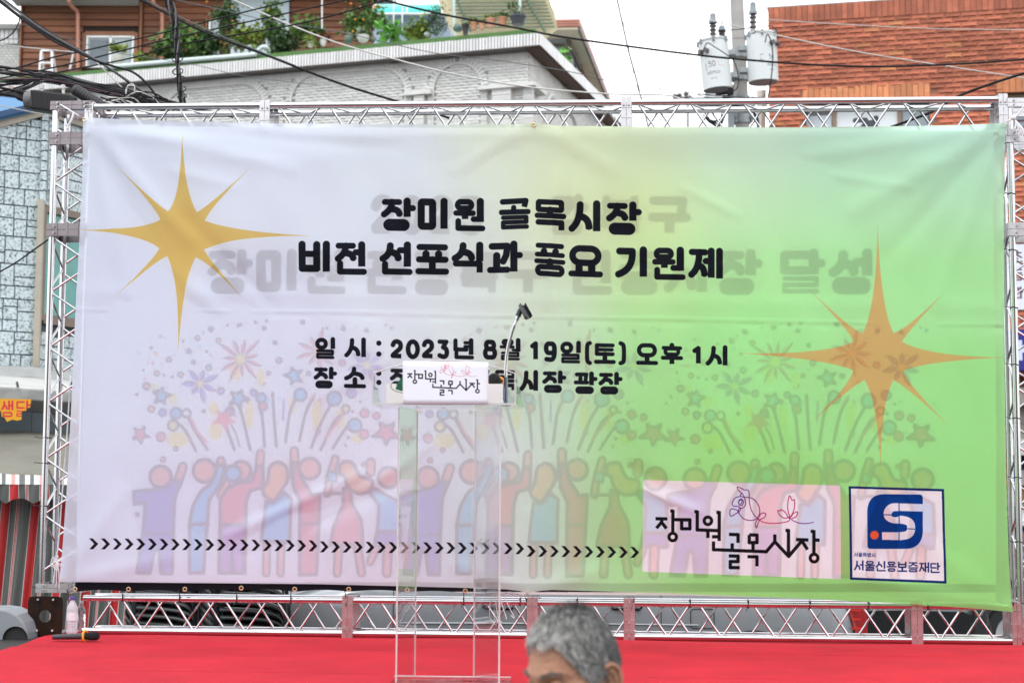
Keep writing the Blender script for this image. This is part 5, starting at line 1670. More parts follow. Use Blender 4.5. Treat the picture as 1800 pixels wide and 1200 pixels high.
b = MB(); b.grid([catmull(aw[0], 4), catmull(aw[1], 4)]); b.build('awning', M_TEAL, sh, smooth='all', solid=.01)
for t in (0, .5, 1):
    b = MB(); b.tube(catmull([p.lerp(q_, t) + Vector((0, -.015, 0)) for p, q_ in zip(*aw)], 4), .022, 6); b.build('awning_rib', M_WHF, sh)
b = MB(); b.tube([aw[0][0], aw[1][0]], .028, 6); b.build('awning_rail', M_WHF, sh)
# metal poles on the roof
for (px_, y0_, y1_, lab) in ((566, -6, 45, 'thin white metal pole rising among the tomato plants left of the shed'), (692, -6, 68, 'thin grey metal pole in front of the shed climbing plant'), (707, -6, 50, 'thin grey metal pole just right of another before the pale blue shed'),
                             (798, -8, 58, 'pale blue pipe pole at the right corner of the shed'), (914, -8, 28, 'pale blue pipe pole rising from behind the largest dark grey pot')):
    b = MB(); b.tube([U(px_, y1_ + 6, 38.6), U(px_, y0_, 38.6)], .03 if 'pipe' in lab else .017, 8)
    tag(b.build('metal_pole', mat('pale_blue_pipe', (.45, .62, .62), .4) if 'pipe' in lab else M_WHF, smooth=True), lab, 'pole')

# slatted sunshade leaning behind the pots
M_BEI = mat('beige_slat_panel', (.60, .54, .36), .7, var=.1, scale=4)
M_GST = mat('green_steel_bar', (.10, .15, .10), .6)
YT = 40.0
ss = empty('slatted_sunshade', U(880, 50, YT), 'beige slatted sunshade panel on green steel bars behind the clay pots', 'sunshade')
q = [(778, -25, 0), (962, -25, 0), (968, 8, .1), (975, 22, .2), (980, 52, .3), (960, 68, .3), (800, 74, .3), (766, -10, 0)]
b = MB(); b.prism([U(x, y, YT + dy) for x, y, dy in q], Vector((0, 1, 0)), .04); b.build('sheet', M_BEI, ss)
for k in range(10):
    y_ = -8 + k * 6.2
    xl = 800 + max(0, (y_ - 20)) * .6
    b = MB(); b.tube([U(xl, y_ + 1.2, YT - .05), U(955 + k * 2.2, y_ - .3, YT - .05)], .022, 4); b.build('slat', M_GST, ss)
for x_a, x_b in ((800, 828), (922, 958)):
    b = MB(); b.tube([U(x_a, -8, YT - .12), U(x_b, 56, YT - .12)], .035, 6); b.build('bar', M_GST, ss)
# ---------------------------------------------------------------- right annex of the cabin
M_ROOFT = mat('salmon_roof_sheet', (.48, .22, .17), .6, var=.1)
M_TRIM = mat('dark_metal_trim', (.10, .085, .075), .6)
M_SOFT = mat('beige_soffit_board', (.74, .66, .54), .8, var=.06, scale=3)
an = empty('roof_annex', U(1020, 100, 42), 'glazed roof annex with beige soffit and salmon roof beside the slatted sunshade', 'building')
P1, P2, P3, P4 = U(945, 52, 42.0), U(1016, 50, 42.0), U(1049, 78, 44.5), U(1075, 192, 52)
zt4 = P2.z
E1, E2 = UZ(1016, 52, zt4), UZ(1074, 196, zt4)
E0 = UZ(930, 55, zt4)
W0, W1 = UZ(945, 58, zt4), UZ(1000, 68, zt4)
out_n = (E2 - E1).normalized()
side = out_n.cross(UPV).normalized()
if side.x < 0: side = -side
ov = .95
C1 = UZ(998, 69, zt4); C2 = UZ(1050, 183, zt4); C0 = E0 + Vector((0, .7, 0)) - side * 0
b = MB(); b.prism([E0 + Vector((-1, 0, 0)), E1, E2, E2 - side * 4, E0 + Vector((-1, 4, 0))], UPV, .06); b.build('soffit', M_SOFT, an)
b = MB(); b.prism([E0 + Vector((-1, -.04, .061)), E1 + Vector((.04, -.04, .061)), E2 + Vector((.04, 0, .061)), E2 - side * 4 + UPV * .061, E0 + Vector((-1, 4, .061))], UPV, .20)
b.build('roof', M_ROOFT, an)
b = MB(); b.slab([E1 + Vector((0, 0, -.03)), E2 + Vector((0, 0, -.03)), E2 + Vector((0, 0, .12)), E1 + Vector((0, 0, .12))], side, .05); b.build('fascia_board', M_TRIM, an)
for k in range(3):
    b = MB(); b.tube([E0 + Vector((-.5, -.06, .09 + .06 * k)), E1 + Vector((0, -.06, .09 + .06 * k))], .022, 5); b.build('roof_rib', M_ROOFT, an)
zbn = ZA - .2
b = MB(); b.prism([Vector((p.x, p.y, zbn)) for p in (C1 - side * 3, C1, C2, C2 - side * 3)], UPV, zt4 - zbn - .01); b.build('wall', M_SHED, an)
# dark framed glazing on the front and side of the annex
def annex_win(p, q_, z0_, z1_, n_, k):
    d = (q_ - p)
    b = MB(); b.slab([Vector((p.x, p.y, z0_)), Vector((q_.x, q_.y, z0_)), Vector((q_.x, q_.y, z1_)), Vector((p.x, p.y, z1_))], n_, .02); w_ = b.build('window', M_GLS2, an)
    for t in np.linspace(0, 1, k + 1):
        c = p.lerp(q_, t); b = MB(); b.tube([Vector((c.x, c.y, z0_)) + n_ * .04, Vector((c.x, c.y, z1_)) + n_ * .04], .06, 4); b.build('window_post', M_TRIM, an)
    for zz in (z0_, z1_ - .12):
        b = MB(); b.tube([Vector((p.x, p.y, zz)) + n_ * .04, Vector((q_.x, q_.y, zz)) + n_ * .04], .06, 4); b.build('window_rail', M_TRIM, an)
fn = Vector((side.y, -side.x, 0)); fn = -fn if fn.y > 0 else fn
annex_win(C1 - side * 2.4, C1, zbn, zt4 - .05, -out_n, 3)
annex_win(C1, C1.lerp(C2, .34), zbn, zt4 - .05, side, 2)
b = MB()
cA2, cB2 = C1.lerp(C2, .35), C2
z = zbn
while z < zt4 - .1:
    b = MB(); b.slab([Vector((cA2.x, cA2.y, z)), Vector((cB2.x, cB2.y, z)), Vector((cB2.x, cB2.y, z + .165)), Vector((cA2.x, cA2.y, z + .165))], side, .05); b.build('plank', M_PLANK, an); z += .18
# air conditioner hung beside
acp = U(1012, 158, 43)
ac = empty('air_conditioner', acp, 'white outdoor air conditioner unit beside the annex at the end of the parapet', 'air conditioner')
a_ = rotz(math.atan2(GR_.y, GR_.x) - math.pi / 2)
M_ACW = mat('ac_white', (.66, .66, .65), .5)
b = MB(); b.box(acp, (.38, .9, .75), a_); b.build('casing', M_ACW, ac, bevel=.02)
for i in range(4):
    for j in range(4):
        b = MB(); b.box(acp + a_ @ Vector((-.10 + .065 * i, -.455, -.2 + .12 * j)), (.045, .02, .08), a_); b.build('grille_slot', M_TRIM, ac)
# a second air conditioner lower behind
acp2 = U(1040, 182, 46)
ac2 = empty('air_conditioner', acp2, 'lower white air conditioner partly hidden behind the parapet end just above the truss', 'air conditioner')
b = MB(); b.box(acp2, (.4, .9, .6), a_); b.build('casing', M_ACW, ac2, bevel=.02)
b = MB(); b.box(acp2 + a_ @ Vector((.0, -.455, 0)), (.3, .02, .45), a_); b.build('grille', M_TRIM, ac2)

# pale building at far left edge
M_PW = mat('pale_panel_wall', (.50, .50, .48), .8, var=.08)
YP = 47
nb = empty('pale_neighbour_house', U(0, 120, YP), 'pale tiled neighbouring house at the upper left behind the timber cabin', 'building')
b = MB()
ybox(nb, 'wall', -140, 36, 78, 420, YP, 5, M_PW)
for k in range(9):
    ybox(nb, 'wall_tile', -40 + k * 8, -40 + k * 8 + 7.2, 52, 68, YP - .1, .1, M_WTILE, 0)
ybox(nb, 'parapet', -140, 36, 50, 78, YP, 5, M_WTILE)
for k in range(9):
    ybox(nb, 'wall_tile', -40 + k * 8, -40 + k * 8 + 7.2, 69.5, 77, YP - .1, .1, M_WTILE, 0)
ybox(nb, 'coping', -140, 34, 42, 50, YP - .2, 5, M_SOFG)
b = MB()
for r in range(14):
    for i in range(8):
        b.tint()
        x = -28 + i * 8.2 + (r % 2) * 4
        a, c = U(x, 86 + r * 5, YP), U(x + 7.6, 86 + r * 5 - 4.4, YP)
        b.box(((a.x + c.x) / 2, YP - .02, (a.z + c.z) / 2), (c.x - a.x, .04, c.z - a.z))
tag(b.build('brick', M_GBR, nb), kind='stuff')

# ================================================================ plants and pots on the roof edge
def leaf_mat(name, c1, c2):
    m = mat(name, c1, .55, var=.2, scale=5, col2=c2, tint=.45, spec=.3)
    return m
M_LF = leaf_mat('leaf_mid_green', (.055, .12, .022), (.09, .17, .035))
M_LF2 = leaf_mat('leaf_yellow_green', (.13, .19, .03), (.20, .26, .05))
M_LF3 = leaf_mat('leaf_dark_green', (.03, .07, .018), (.055, .11, .03))
M_LF4 = leaf_mat('leaf_grey_green', (.20, .26, .16), (.30, .36, .24))
M_LF5 = leaf_mat('leaf_fresh_green', (.10, .30, .04), (.16, .42, .07))
M_LFR = leaf_mat('leaf_red_brown', (.16, .05, .03), (.24, .09, .05))
M_STEM = mat('plant_stem', (.10, .09, .04), .7)
M_FRU = mat('orange_fruit', (.75, .30, .02), .4)
M_FRR = mat('red_pepper_fruit', (.45, .03, .02), .35)
def foliage(c, rx, ry, rz, n, ls, hang=0., clumps=9, aspect=.38, seed=0):
    rg = random.Random(seed)
    b = MB()
    cl = []
    for _ in range(clumps):
        while True:
            p = Vector((rg.uniform(-1, 1), rg.uniform(-1, 1), rg.uniform(-1, 1)))
            if p.length < 1: break
        cl.append((p, rg.uniform(.25, .5), rg.random()))
    for k in range(n):
        cp, cr2, tn = cl[rg.randrange(clumps)]
        d = Vector((rg.gauss(0, 1), rg.gauss(0, 1), rg.gauss(0, 1))) * cr2 * .62
        p = cp * .8 + d
        q = c + Vector((p.x * rx, p.y * ry, p.z * rz))
        dirn = Vector((rg.gauss(0, 1), rg.gauss(0, 1), rg.gauss(0, .6) - hang)).normalized()
        w_ = dirn.cross(Vector((rg.gauss(0, 1), rg.gauss(0, 1), rg.gauss(0, 1)))).normalized()
        s = ls * rg.uniform(.6, 1.25)
        b.tint(min(1, max(0, tn * .6 + rg.random() * .4)))
        b.add([q - w_ * s * aspect * .15, q + dirn * s * .45 - w_ * s * aspect, q + dirn * s + Vector((0, 0, -hang * s * .3)), q + dirn * s * .45 + w_ * s * aspect], [(0, 1, 2, 3)])
    return b
_ps = [0]
def plant(px, py, rx, rz, n, ls, m, label, cat='plant', hang=.3, Y=38.9, pot=None, fruit=None, stems=4, clumps=9, aspect=.36, name='potted_plant', ry=None):
    """px,py = centre of the crown in the view; rx,rz in metres; pot = (kind, px, y_top, y_bottom, width px)"""
    _ps[0] += 1
    c = U(px, py, Y)
    zb2 = ZA + .13
    if pot: pb3 = U(pot[1], pot[3], Y)
    base = Vector((c.x if not pot else pb3.x, Y, pb3.z if pot else zb2))
    r = empty(name, base, label, cat)
    foliage(c, rx * .8, ry or rx * .6, rz * .82, n, ls * .85, hang, clumps, aspect, _ps[0]).build('foliage', m, r)
    b = MB()
    rg = random.Random(_ps[0])
    for k in range(stems):
        t = c + Vector((rg.uniform(-.7, .7) * rx, rg.uniform(-.3, .3) * rx, rg.uniform(-.2, .8) * rz))
        s_ = base + Vector((rg.uniform(-.05, .05), 0, .02))
        b.tube([s_, s_.lerp(t, .5) + Vector((rg.uniform(-.06, .06), 0, .05)), t], .010, 5, r2=.004)
    b.build('stem', M_STEM, r)
    if fruit:
        for k in range(fruit[0]):
            q_ = c + Vector((rg.uniform(-.8, .8) * rx, -rx * .6, rg.uniform(-.8, .8) * rz))
            b = MB(); s = fruit[2] * .62; b.lathe([(0, -s), (s * .8, -s * .6), (s, 0), (s * .8, s * .6), (0, s)], q_, 8); b.build('fruit', fruit[1], r, smooth=True)
    if pot: make_pot(r, pot, Y)
    return r
POTM = {'white': mat('white_glazed_pot', (.62, .63, .60), .35, var=.05), 'clay': mat('terracotta_pot', (.45, .22, .13), .8, var=.1, bump=.2), 'green': mat('green_glazed_pot', (.08, .14, .11), .3, var=.15),
        'black': mat('black_plastic_pot', (.02, .022, .026), .4), 'grey': mat('slate_plastic_pot', (.05, .06, .075), .4), 'pale': mat('pale_grey_pot', (.40, .46, .44), .5), 'clay2': mat('terracotta_pot_pale', (.50, .27, .17), .85, var=.12)}
def make_pot(r, pot, Y):
    kind, px, yt, yb4, wpx = pot
    T, Bm = U(px, yt, Y), U(px, yb4, Y)
    h = T.z - Bm.z; rt = wpx / 2 / FPX * Y
    cx = Vector((Bm.x, Y, Bm.z))
    prof = {'round': [(0, 0), (.55, 0), (.9, .25), (1.0, .55), (.92, .85), (.8, 1), (.74, 1), (.74, .9), (0, .88)], 'taper': [(0, 0), (.66, 0), (.9, .78), (.92, .78), (1.0, .80), (1.0, 1), (.9, 1), (.88, .9), (0, .88)],
            'tall': [(0, 0), (.6, 0), (.66, .3), (.85, .75), (1.0, .9), (1.0, 1), (.85, 1), (.8, .92), (0, .9)], 'bowl': [(0, 0), (.5, 0), (.75, .2), (.98, .6), (1.0, .9), (1.05, 1), (.95, 1), (.9, .92), (0, .9)]}
    sh_ = {'white': 'bowl', 'clay': 'taper', 'clay2': 'taper', 'green': 'round', 'black': 'tall', 'grey': 'taper', 'pale': 'round'}[kind]
    b = MB(); b.lathe([(a * rt, z * h) for a, z in prof[sh_]], cx, 20); b.build('pot', POTM[kind], r, smooth=True)
    b = MB(); b.lathe([(rt * .85, h * .93), (0, h * .95)], cx, 16); b.build('soil', M_STEM, r)
# plants from left to right
plant(207, 84, .30, .16, 360, .11, M_LF2, 'bushy yellow green plant in a white bowl pot before the cabin window', pot=('white', 207, 94, 113, 26), hang=.2, Y=40.6, ry=.3)
plant(252, 104, .3, .16, 110, .14, M_LF2, 'small yellow green sprout on the green roof edge beside the downpipe', Y=40.4, hang=-.2)
plant(318, 70, .78, .56, 900, .19, M_LF, 'leafy green pepper bush left of the pale blue door panel', Y=40.2, hang=.8, fruit=(5, M_FRR, .035))
plant(298, 90, .55, .22, 320, .17, M_LF3, 'low drooping dark green plant at the foot of the pepper bush', Y=40.0, hang=.7)
plant(368, 78, .50, .40, 420, .19, M_LF3, 'dark leaved bush beside the white door jamb', Y=40.1, hang=.7)
plant(392, 32, .52, .62, 480, .13, M_LF3, 'tall loose climbing plant with orange fruit in front of the pale blue panel', Y=39.8, hang=.4, fruit=(3, M_FRU, .035), clumps=14)
plant(432, 70, .72, .40, 800, .15, M_LF2, 'dense yellow green pepper bush with red fruit above the drain pipe bend', Y=39.6, hang=.4, fruit=(8, M_FRR, .03))
plant(480, 34, .42, .56, 480, .14, M_LF, 'tall tomato plant with a few orange fruits right of the pale blue panel', Y=39.6, hang=.5, fruit=(4, M_FRU, .04), clumps=13)
plant(492, 72, .58, .42, 700, .15, M_LF3, 'dark green bush in the middle of the roof planting', Y=39.5, hang=.4)
plant(540, 56, .50, .38, 520, .15, M_LF, 'mid green bush with upright shoots left of the white pole', Y=39.3, hang=.1)
plant(548, 70, .26, .24, 160, .17, M_LF2, 'grassy yellow green plant in a small white pot', pot=('white', 546, 73, 84, 12), Y=38.9, hang=.2, aspect=.10)
plant(572, 66, .30, .16, 120, .12, M_LFR, 'reddish brown plant in a small white pot', pot=('white', 568, 69, 81, 12), Y=38.8)
plant(637, 38, .62, .56, 760, .14, M_LF, 'tomato plant with many orange fruits left of the shed', Y=39.2, hang=.3, fruit=(9, M_FRU, .04), clumps=12)
plant(645, 8, .30, .36, 150, .12, M_LF3, 'thin leafy top shoot rising above the tomato plant', Y=39.3, clumps=6)
plant(612, 61, .10, .05, 50, .06, M_LF4, 'dwarf succulent in a round dark green glazed pot', pot=('green', 612.5, 64, 77, 16), Y=38.3, hang=-.5)
plant(637, 58, .20, .12, 200, .09, M_LF4, 'grey green succulent cluster in a white bowl pot', pot=('white', 638, 63, 75, 22), Y=38.2, hang=-.4)
plant(692, 50, .44, .40, 90, .24, M_LF5, 'sparse broad leaved climbing vine around the grey poles', Y=38.5, hang=.2, aspect=.5, clumps=12)
plant(734, 49, .36, .42, 620, .12, M_LF2, 'dense round yellow green shrub in front of the shed wall', pot=('clay2', 737, 62, 67, 9), Y=38.3, hang=.2, aspect=.5)
plant(768, 38, .40, .50, 900, .09, M_LF3, 'fine leaved olive green shrub with red tinges in a green pot', pot=('green', 766, 55, 61, 14), Y=38.0, hang=.1, aspect=.15)
plant(751, 57.5, .05, .02, 16, .05, M_LF4, 'small pale glazed pot with hardly any plant between two shrubs', pot=('pale', 751, 58, 64, 13), Y=38.1)
plant(805, 45, .12, .04, 60, .06, M_LF4, 'low cactus in a squat dark green glazed pot', pot=('green', 805, 46, 56, 18), Y=37.8)
plant(818, 41, .13, .04, 70, .06, M_LF4, 'small succulent in a tall black pot hanging over the edge', pot=('black', 818, 43, 62, 14), Y=37.6)
plant(834, 37, .16, .08, 80, .10, M_LF2, 'spiky plant in the leftmost terracotta pot', pot=('clay', 833, 40, 53, 13), Y=37.5, hang=-.3)
plant(847, 36, .10, .05, 30, .07, M_LF2, 'nearly bare second terracotta pot from the left', pot=('clay2', 847, 39, 52, 13), Y=37.45)
plant(863, 30, .18, .05, 90, .08, M_LF2, 'low green plant in the wide pale terracotta pot', pot=('clay2', 863, 33, 49, 18), Y=37.4, hang=-.3)
plant(883, 28, .20, .07, 130, .08, M_LF, 'low green plant in the rightmost terracotta pot', pot=('clay', 883, 31, 47, 19), Y=37.3, hang=-.3)
plant(906, 16, .28, .22, 60, .09, M_LF3, 'thin twiggy plant in the largest dark grey pot', pot=('grey', 911, 28, 44, 32), Y=37.2, clumps=12, stems=9)
plant(992, 115, .16, .55, 120, .24, M_LF5, 'bright green vine hanging beside the annex glazing', Y=39.5, hang=.3, aspect=.4)
plant(425, 99, 1.0, .03, 60, .05, M_LF3, 'low grey planting boxes with seedlings behind the drain pipe', Y=39.2, cat='planter') if False else None

# ================================================================ red brick building (right)
M_RBR = mat('red_split_brick', (.50, .160, .090), .85, var=.22, scale=4, bump=.5, bscale=60, rnd=.28, tint=.22, fine=.14)
M_RBR2 = mat('orange_split_brick', (.52, .205, .095), .85, var=.2, scale=4, bump=.5, bscale=60, rnd=.25, tint=.2, fine=.12)
M_RMOR = mat('brown_mortar', (.30, .13, .08), .95, var=.2, scale=6)
_A = U(1350, 15, 27.0)
ZRB = _A.z
_B = UZ(1800, -14, ZRB)
RE = Vector((_B.x - _A.x, _B.y - _A.y, 0)).normalized()
RN = Vector((RE.y, -RE.x, 0)); RN = -RN if RN.y > 0 else RN
RA = Vector((_A.x, _A.y, 0))
def RB(a, d, z): return RA + RE * a + RN * d + UPV * z     # d towards camera
def URB(px, py, d=0.):
    p = UPL(px, py, RA + RN * d, RN); return (p - RA).dot(RE), p.z
print('red', _A, _B, RE)
rb = empty('red_brick_building', RB(0, 0, 0), 'red orange split brick building with signboards in its windows at the right', 'building')
RL = 7.4
WN = []    # window openings a0,a1,z0,z1
for (x0, x1, yt, yb5) in ((1412, 1634, 178, 400), (1753, 1900, 163, 262), (1772, 1900, 430, 545), (1766, 1900, 660, 1000)):
    WN.append((URB(x0, yt)[0], URB(x1, yt)[0], URB(x0, yb5)[1], URB((x0 + min(x1, 1800)) / 2, yt)[1]))
# core in strips leaving the openings
b = MB()
def core(a0, a1, z0, z1):
    b.slab([RB(a0, -.35, z0), RB(a1, -.35, z0), RB(a1, -.35, z1), RB(a0, -.35, z1)], RN, .345)
zc = sorted(set([0, ZRB - .02] + [w_[2] for w_ in WN] + [w_[3] for w_ in WN]))
for z0_, z1_ in zip(zc, zc[1:]):
    xs = [0, RL]
    ws_ = sorted([(w_[0], w_[1]) for w_ in WN if w_[2] < (z0_ + z1_) / 2 < w_[3]])
    cur = 0
    for a, c in ws_:
        if a > cur: core(cur, a, z0_, z1_)
        cur = max(cur, c)
    if cur < RL: core(cur, RL, z0_, z1_)
b.build('wall', M_RMOR, rb)
b = MB(); b.prism([RB(0.01, -.36, 0), RB(RL, -.36, 0), RB(RL, -7, 0), RB(0.01, -7, 0)], UPV, ZRB - .03); b.build('rear_wall', M_RMOR, rb)
SOLR = .257
stuffb = MB()
nb_parts = 0
cands = []
rh = .0806
nr = int((ZRB - SOLR) / rh)
for r in range(nr):
    z1_ = ZRB - SOLR - r * rh; z0_ = z1_ - rh
    if z1_ < 1.2: break
    off = (r % 2) * .1255
    for i in range(-1, int(RL / .251) + 1):
        a0 = max(0, i * .251 + off); a1 = min(RL, i * .251 + off + .251)
        if a1 - a0 < .06: continue
        am = (a0 + a1) / 2
        zm = (z0_ + z1_) / 2
        if any(w_[0] - .02 < am < w_[1] + .02 and w_[2] < zm < w_[3] + (.257 if k_ < 2 else 0) for k_, w_ in enumerate(WN)): continue
        p = RB(am, 0, zm) - CAM
        px_ = 900 + FPX * p.dot(r_) / p.dot(f_); py_ = 600 - FPX * p.dot(u_) / p.dot(f_)
        vis = (1345 < px_ < 1800 and 10 < py_ < 178)
        cands.append((0 if vis else 1, py_, a0, a1, z0_, z1_))
cands.sort(key=lambda t: (t[0], t[1]))
base_mesh = {}
def red_brick_mesh(wd, var):
    key = (round(wd, 3), var)
    if key in base_mesh: return base_mesh[key]
    b = MB()
    brick(b, lambda a, z: Vector((a, 0, z)), Vector((0, -1, 0)), 0, wd, 0, rh, .025)
    me = bpy.data.meshes.new('brick')
    me.from_pydata(b.v, [], b.f)
    me.materials.append(M_RBR)
    base_mesh[key] = me
    return me
# the local frame: +x along the wall, -y towards the camera
ang = math.atan2(RE.y, RE.x)
SB = MB(); SB2 = MB()
for k, (v_, py_, a0, a1, z0_, z1_) in enumerate(cands):
    org = random.random() < .04
    if nb_parts < 296 and not v_ and a1 - a0 > .24:
        me = red_brick_mesh(a1 - a0, random.randrange(5))
        o = bpy.data.objects.new('brick', me)
        sc.collection.objects.link(o)
        o.parent = rb
        p = RB(a0, -.004, z0_) - RB(0, 0, 0)
        o.location = p; o.rotation_euler = (0, 0, ang)
        if org:
            o.material_slots[0].link = 'OBJECT'; o.material_slots[0].material = M_RBR2
        nb_parts += 1
    else:
        tb = SB2 if org else SB
        tb.tint()
        brick(tb, lambda a, z: RB(a, -.004, z), RN, a0, a1, z0_, z1_, .025)
tag(SB.build('brick', M_RBR, rb), kind='stuff'); tag(SB2.build('brick', M_RBR2, rb), kind='stuff')
# soldier courses: parapet top and over the windows
def soldier(a0, a1, z0_, z1_, m, share):
    n = int((a1 - a0) / .09)
    b = MB()
    for i in range(n):
        b.tint()
        x = a0 + i * (a1 - a0) / n; w_ = (a1 - a0) / n
        b.slab([RB(x + .004, 0, z0_ + .003), RB(x + w_ - .004, 0, z0_ + .003), RB(x + w_ - .004, 0, z1_), RB(x + .004, 0, z1_)], RN, .006 + random.random() * .012)
    tag(b.build('soldier_brick', m, rb), kind='stuff')
soldier(0, RL, ZRB - SOLR, ZRB, M_RBR, 0)
soldier(WN[0][0] - .01, WN[0][1] + .01, WN[0][3], WN[0][3] + .255, M_RBR2, 0)
soldier(WN[1][0] - .01, WN[1][1], WN[1][3], WN[1][3] + .255, M_RBR2, 0)
b = MB(); b.slab([RB(-.02, -.35, ZRB), RB(RL, -.35, ZRB), RB(RL, .01, ZRB), RB(-.02, .01, ZRB)], UPV, .02); b.build('coping', mat('grey_coping', (.3, .28, .26), .8), rb)
# left return wall pipe
b = MB(); b.tube([U(1338, 160, 28.5), U(1336, 300, 28.5), U(1336, 700, 28.5)], .08, 8); tag(b.build('drain_pipe', mat('cream_pipe', (.62, .60, .55), .6), smooth=True), 'cream vertical drain pipe at the left corner of the red brick building', 'pipe')
# windows with sign boards
M_MAR = (.28, .10, .13)
M_TAN = mat('tan_window_frame', (.27, .20, .13), .6)
def sign_quad(name, a0, a1, z0_, z1_, d, draw, par, base=(.86, .88, .90), k=110, rough=.4):
    W_, H_p = int((a1 - a0) * k * 2), int((z1_ - z0_) * k * 2)
    cvs = Canvas(max(8, W_), max(8, H_p), lambda x, y: (x * k * 2.38, y * k * 2.38), k * 2.38, base)
    draw(cvs)
    im = cvs.image(name + '_print')
    b = MB(); b.add([RB(a0, d, z0_), RB(a1, d, z0_), RB(a1, d, z1_), RB(a0, d, z1_)], [(0, 1, 2, 3)])
    o = b.build(name, sheet_mat(name + '_face', im, rough), par)
    uv = o.data.uv_layers.new(name='UVMap'); uv.data.foreach_set('uv', [0, 0, 1, 0, 1, 1, 0, 1])
    return o
def wall_window(w_, sect):
    a0, a1, z0_, z1_ = w_
    b = MB(); b.slab([RB(a0, -.34, z0_), RB(a1, -.34, z0_), RB(a1, -.34, z1_), RB(a0, -.34, z1_)], RN, .02)
    W = b.build('window', M_GLS, rb)
    for x0_, x1_, y0_, y1_ in sect:
        b = MB(); b.slab([RB(x0_, -.2, y0_), RB(x1_, -.2, y0_), RB(x1_, -.2, y1_), RB(x0_, -.2, y1_)], RN, .06); o = b.build('window_frame', M_TAN, rb)
    return W
w_ = WN[0]
xa, xb = URB(1466, 180)[0], URB(1580, 180)[0]
zs1 = URB(1520, 181)[1]
wall_window(w_, [(xa - .04, xa + .03, w_[2], w_[3] - .02), (xb - .03, xb + .04, w_[2], w_[3] - .02), (xa, xb, w_[3] - .075, w_[3] - .02)])
def dr1(c):
    k_ = 1.0
    glyph(c, '경', .14, .16, .62, .66, .085, (.23, .26, .29))
    glyph(c, '희', .14, .7, .62, 1.2, .085, (.23, .26, .29)) if '희' in GL else None
x_s = xa + .03; x_e = xb - .03
def drc(c):
    glyph(c, '경', .19, .13, .57, .50, .075, (.24, .27, .30))
    glyph(c, '제', .19, .66, .57, 1.04, .075, (.24, .27, .30))
sb1 = sign_quad('window_sign', x_s, x_e, w_[2], zs1 - .02, -.17, drc, None, (.90, .93, .94))
tag(sb1, 'white window signboard with big dark grey Korean letters between two tan frames', 'sign')
def drs(t):
    def f(c):
        glyph(c, t, .10, .36, .32, .50, .045, M_MAR)
        c.disc(.21, .64, .028, M_MAR)
        glyph(c, '초' if t == 'S' else '중' if '중' in GL else '등', .12, .74, .32, .92, .03, M_MAR)
    return f
so = sign_quad('window_sign', w_[0] + .03, xa - .05, w_[2], w_[3] - .16, -.17, drs('S'), None, (.80, .84, .87)); tag(so, 'pale window signboard with maroon letters left of the large signboard', 'sign')
so = sign_quad('window_sign', xb + .05, w_[1] - .03, w_[2], w_[3] - .12, -.17, drs('O'), None, (.62, .67, .70)); tag(so, 'greyish window signboard with maroon letters right of the large signboard', 'sign')
w_ = WN[1]
wall_window(w_, [(w_[0], w_[0] + .05, w_[2], w_[3]), (w_[0], w_[1], w_[3] - .06, w_[3] - .0)])
so = sign_quad('window_sign', URB(1778, 200)[0], w_[1], w_[2] + .03, URB(1778, 190)[1], -.17, lambda c: (glyph(c, '구', .06, .12, .24, .34, .03, M_MAR)), None, (.50, .54, .58)); tag(so, 'grey window signboard behind the top of the right tower', 'sign')
w_ = WN[2]
def drv(c):
    for i, t in enumerate('초등과'):
        glyph(c, t, .03, .08 + i * .235, .17, .24 + i * .235, .022, M_MAR)
so = sign_quad('window_sign', w_[0] + .01, w_[1], w_[2], w_[3], .03, drv, None, (.86, .88, .92)); tag(so, 'white vertical signboard with maroon Korean letters behind the right tower', 'sign')
a0, zt6 = URB(1770, 582); _, zb6 = URB(1770, 652)
def drb(c):
    glyph(c, 'H', .12, .10, .34, .42, .06, (.80, .84, .94))
so = sign_quad('shop_sign', a0, a0 + 1.45, zb6, zt6, .16, drb, None, (.14, .12, .50)); tag(so, 'deep blue shop signboard with a white letter behind the right tower', 'sign')
b = MB(); b.slab([RB(a0 - .01, .0, zb6 - .01), RB(a0 + 1.45, 0, zb6 - .01), RB(a0 + 1.45, 0, zt6 + .01), RB(a0 - .01, 0, zt6 + .01)], RN, .15); b.build('sign_box', mat('blue_sign_box', (.03, .025, .18), .5), so)
# shutter, awning and goods of the shop below
def rb_box(par, name, xa_, xb_, ya_, yb_, d0, d1, m):
    a0, z1_ = URB(xa_, ya_, d0); a1, z0_ = URB(xb_, yb_, d0)
    b = MB(); b.slab([RB(a0, d0, z0_), RB(a1, d0, z0_), RB(a1, d0, z1_), RB(a0, d0, z1_)], RN, d1 - d0); return b.build(name, m, par, bevel=.004)
M_SHUT = mat('grey_beige_shutter', (.26, .24, .21), .6, var=.1)
rb_box(rb, 'shutter_box', 1766, 1980, 684, 712, .02, .35, M_SHUT)
for k in range(4):
    rb_box(rb, 'shutter_slat', 1768, 1980, 714 + k * 15, 728 + k * 15, .02, .06 + .02 * (k % 2), M_SHUT)
rb_box(rb, 'lintel_beam', 1768, 1980, 772, 800, .02, .2, mat('pale_shop_wall', (.46, .46, .43), .8))
sh2 = empty('shop_shelf', RB(URB(1780, 950)[0], 0, .4), 'dark shop shelf stacked with blue and white boxes behind the right tower', 'shelf')
M_DK = mat('dark_shelf', (.03, .03, .035), .7)
rb_box(sh2, 'back_board', 1764, 1960, 800, 1046, -.32, -.3, M_DK)
goods = [mat('blue_packet', (.05, .14, .42), .4), mat('white_packet', (.7, .7, .7), .4), mat('brown_packet', (.22, .12, .07), .6), mat('grey_packet', (.3, .3, .32), .5)]
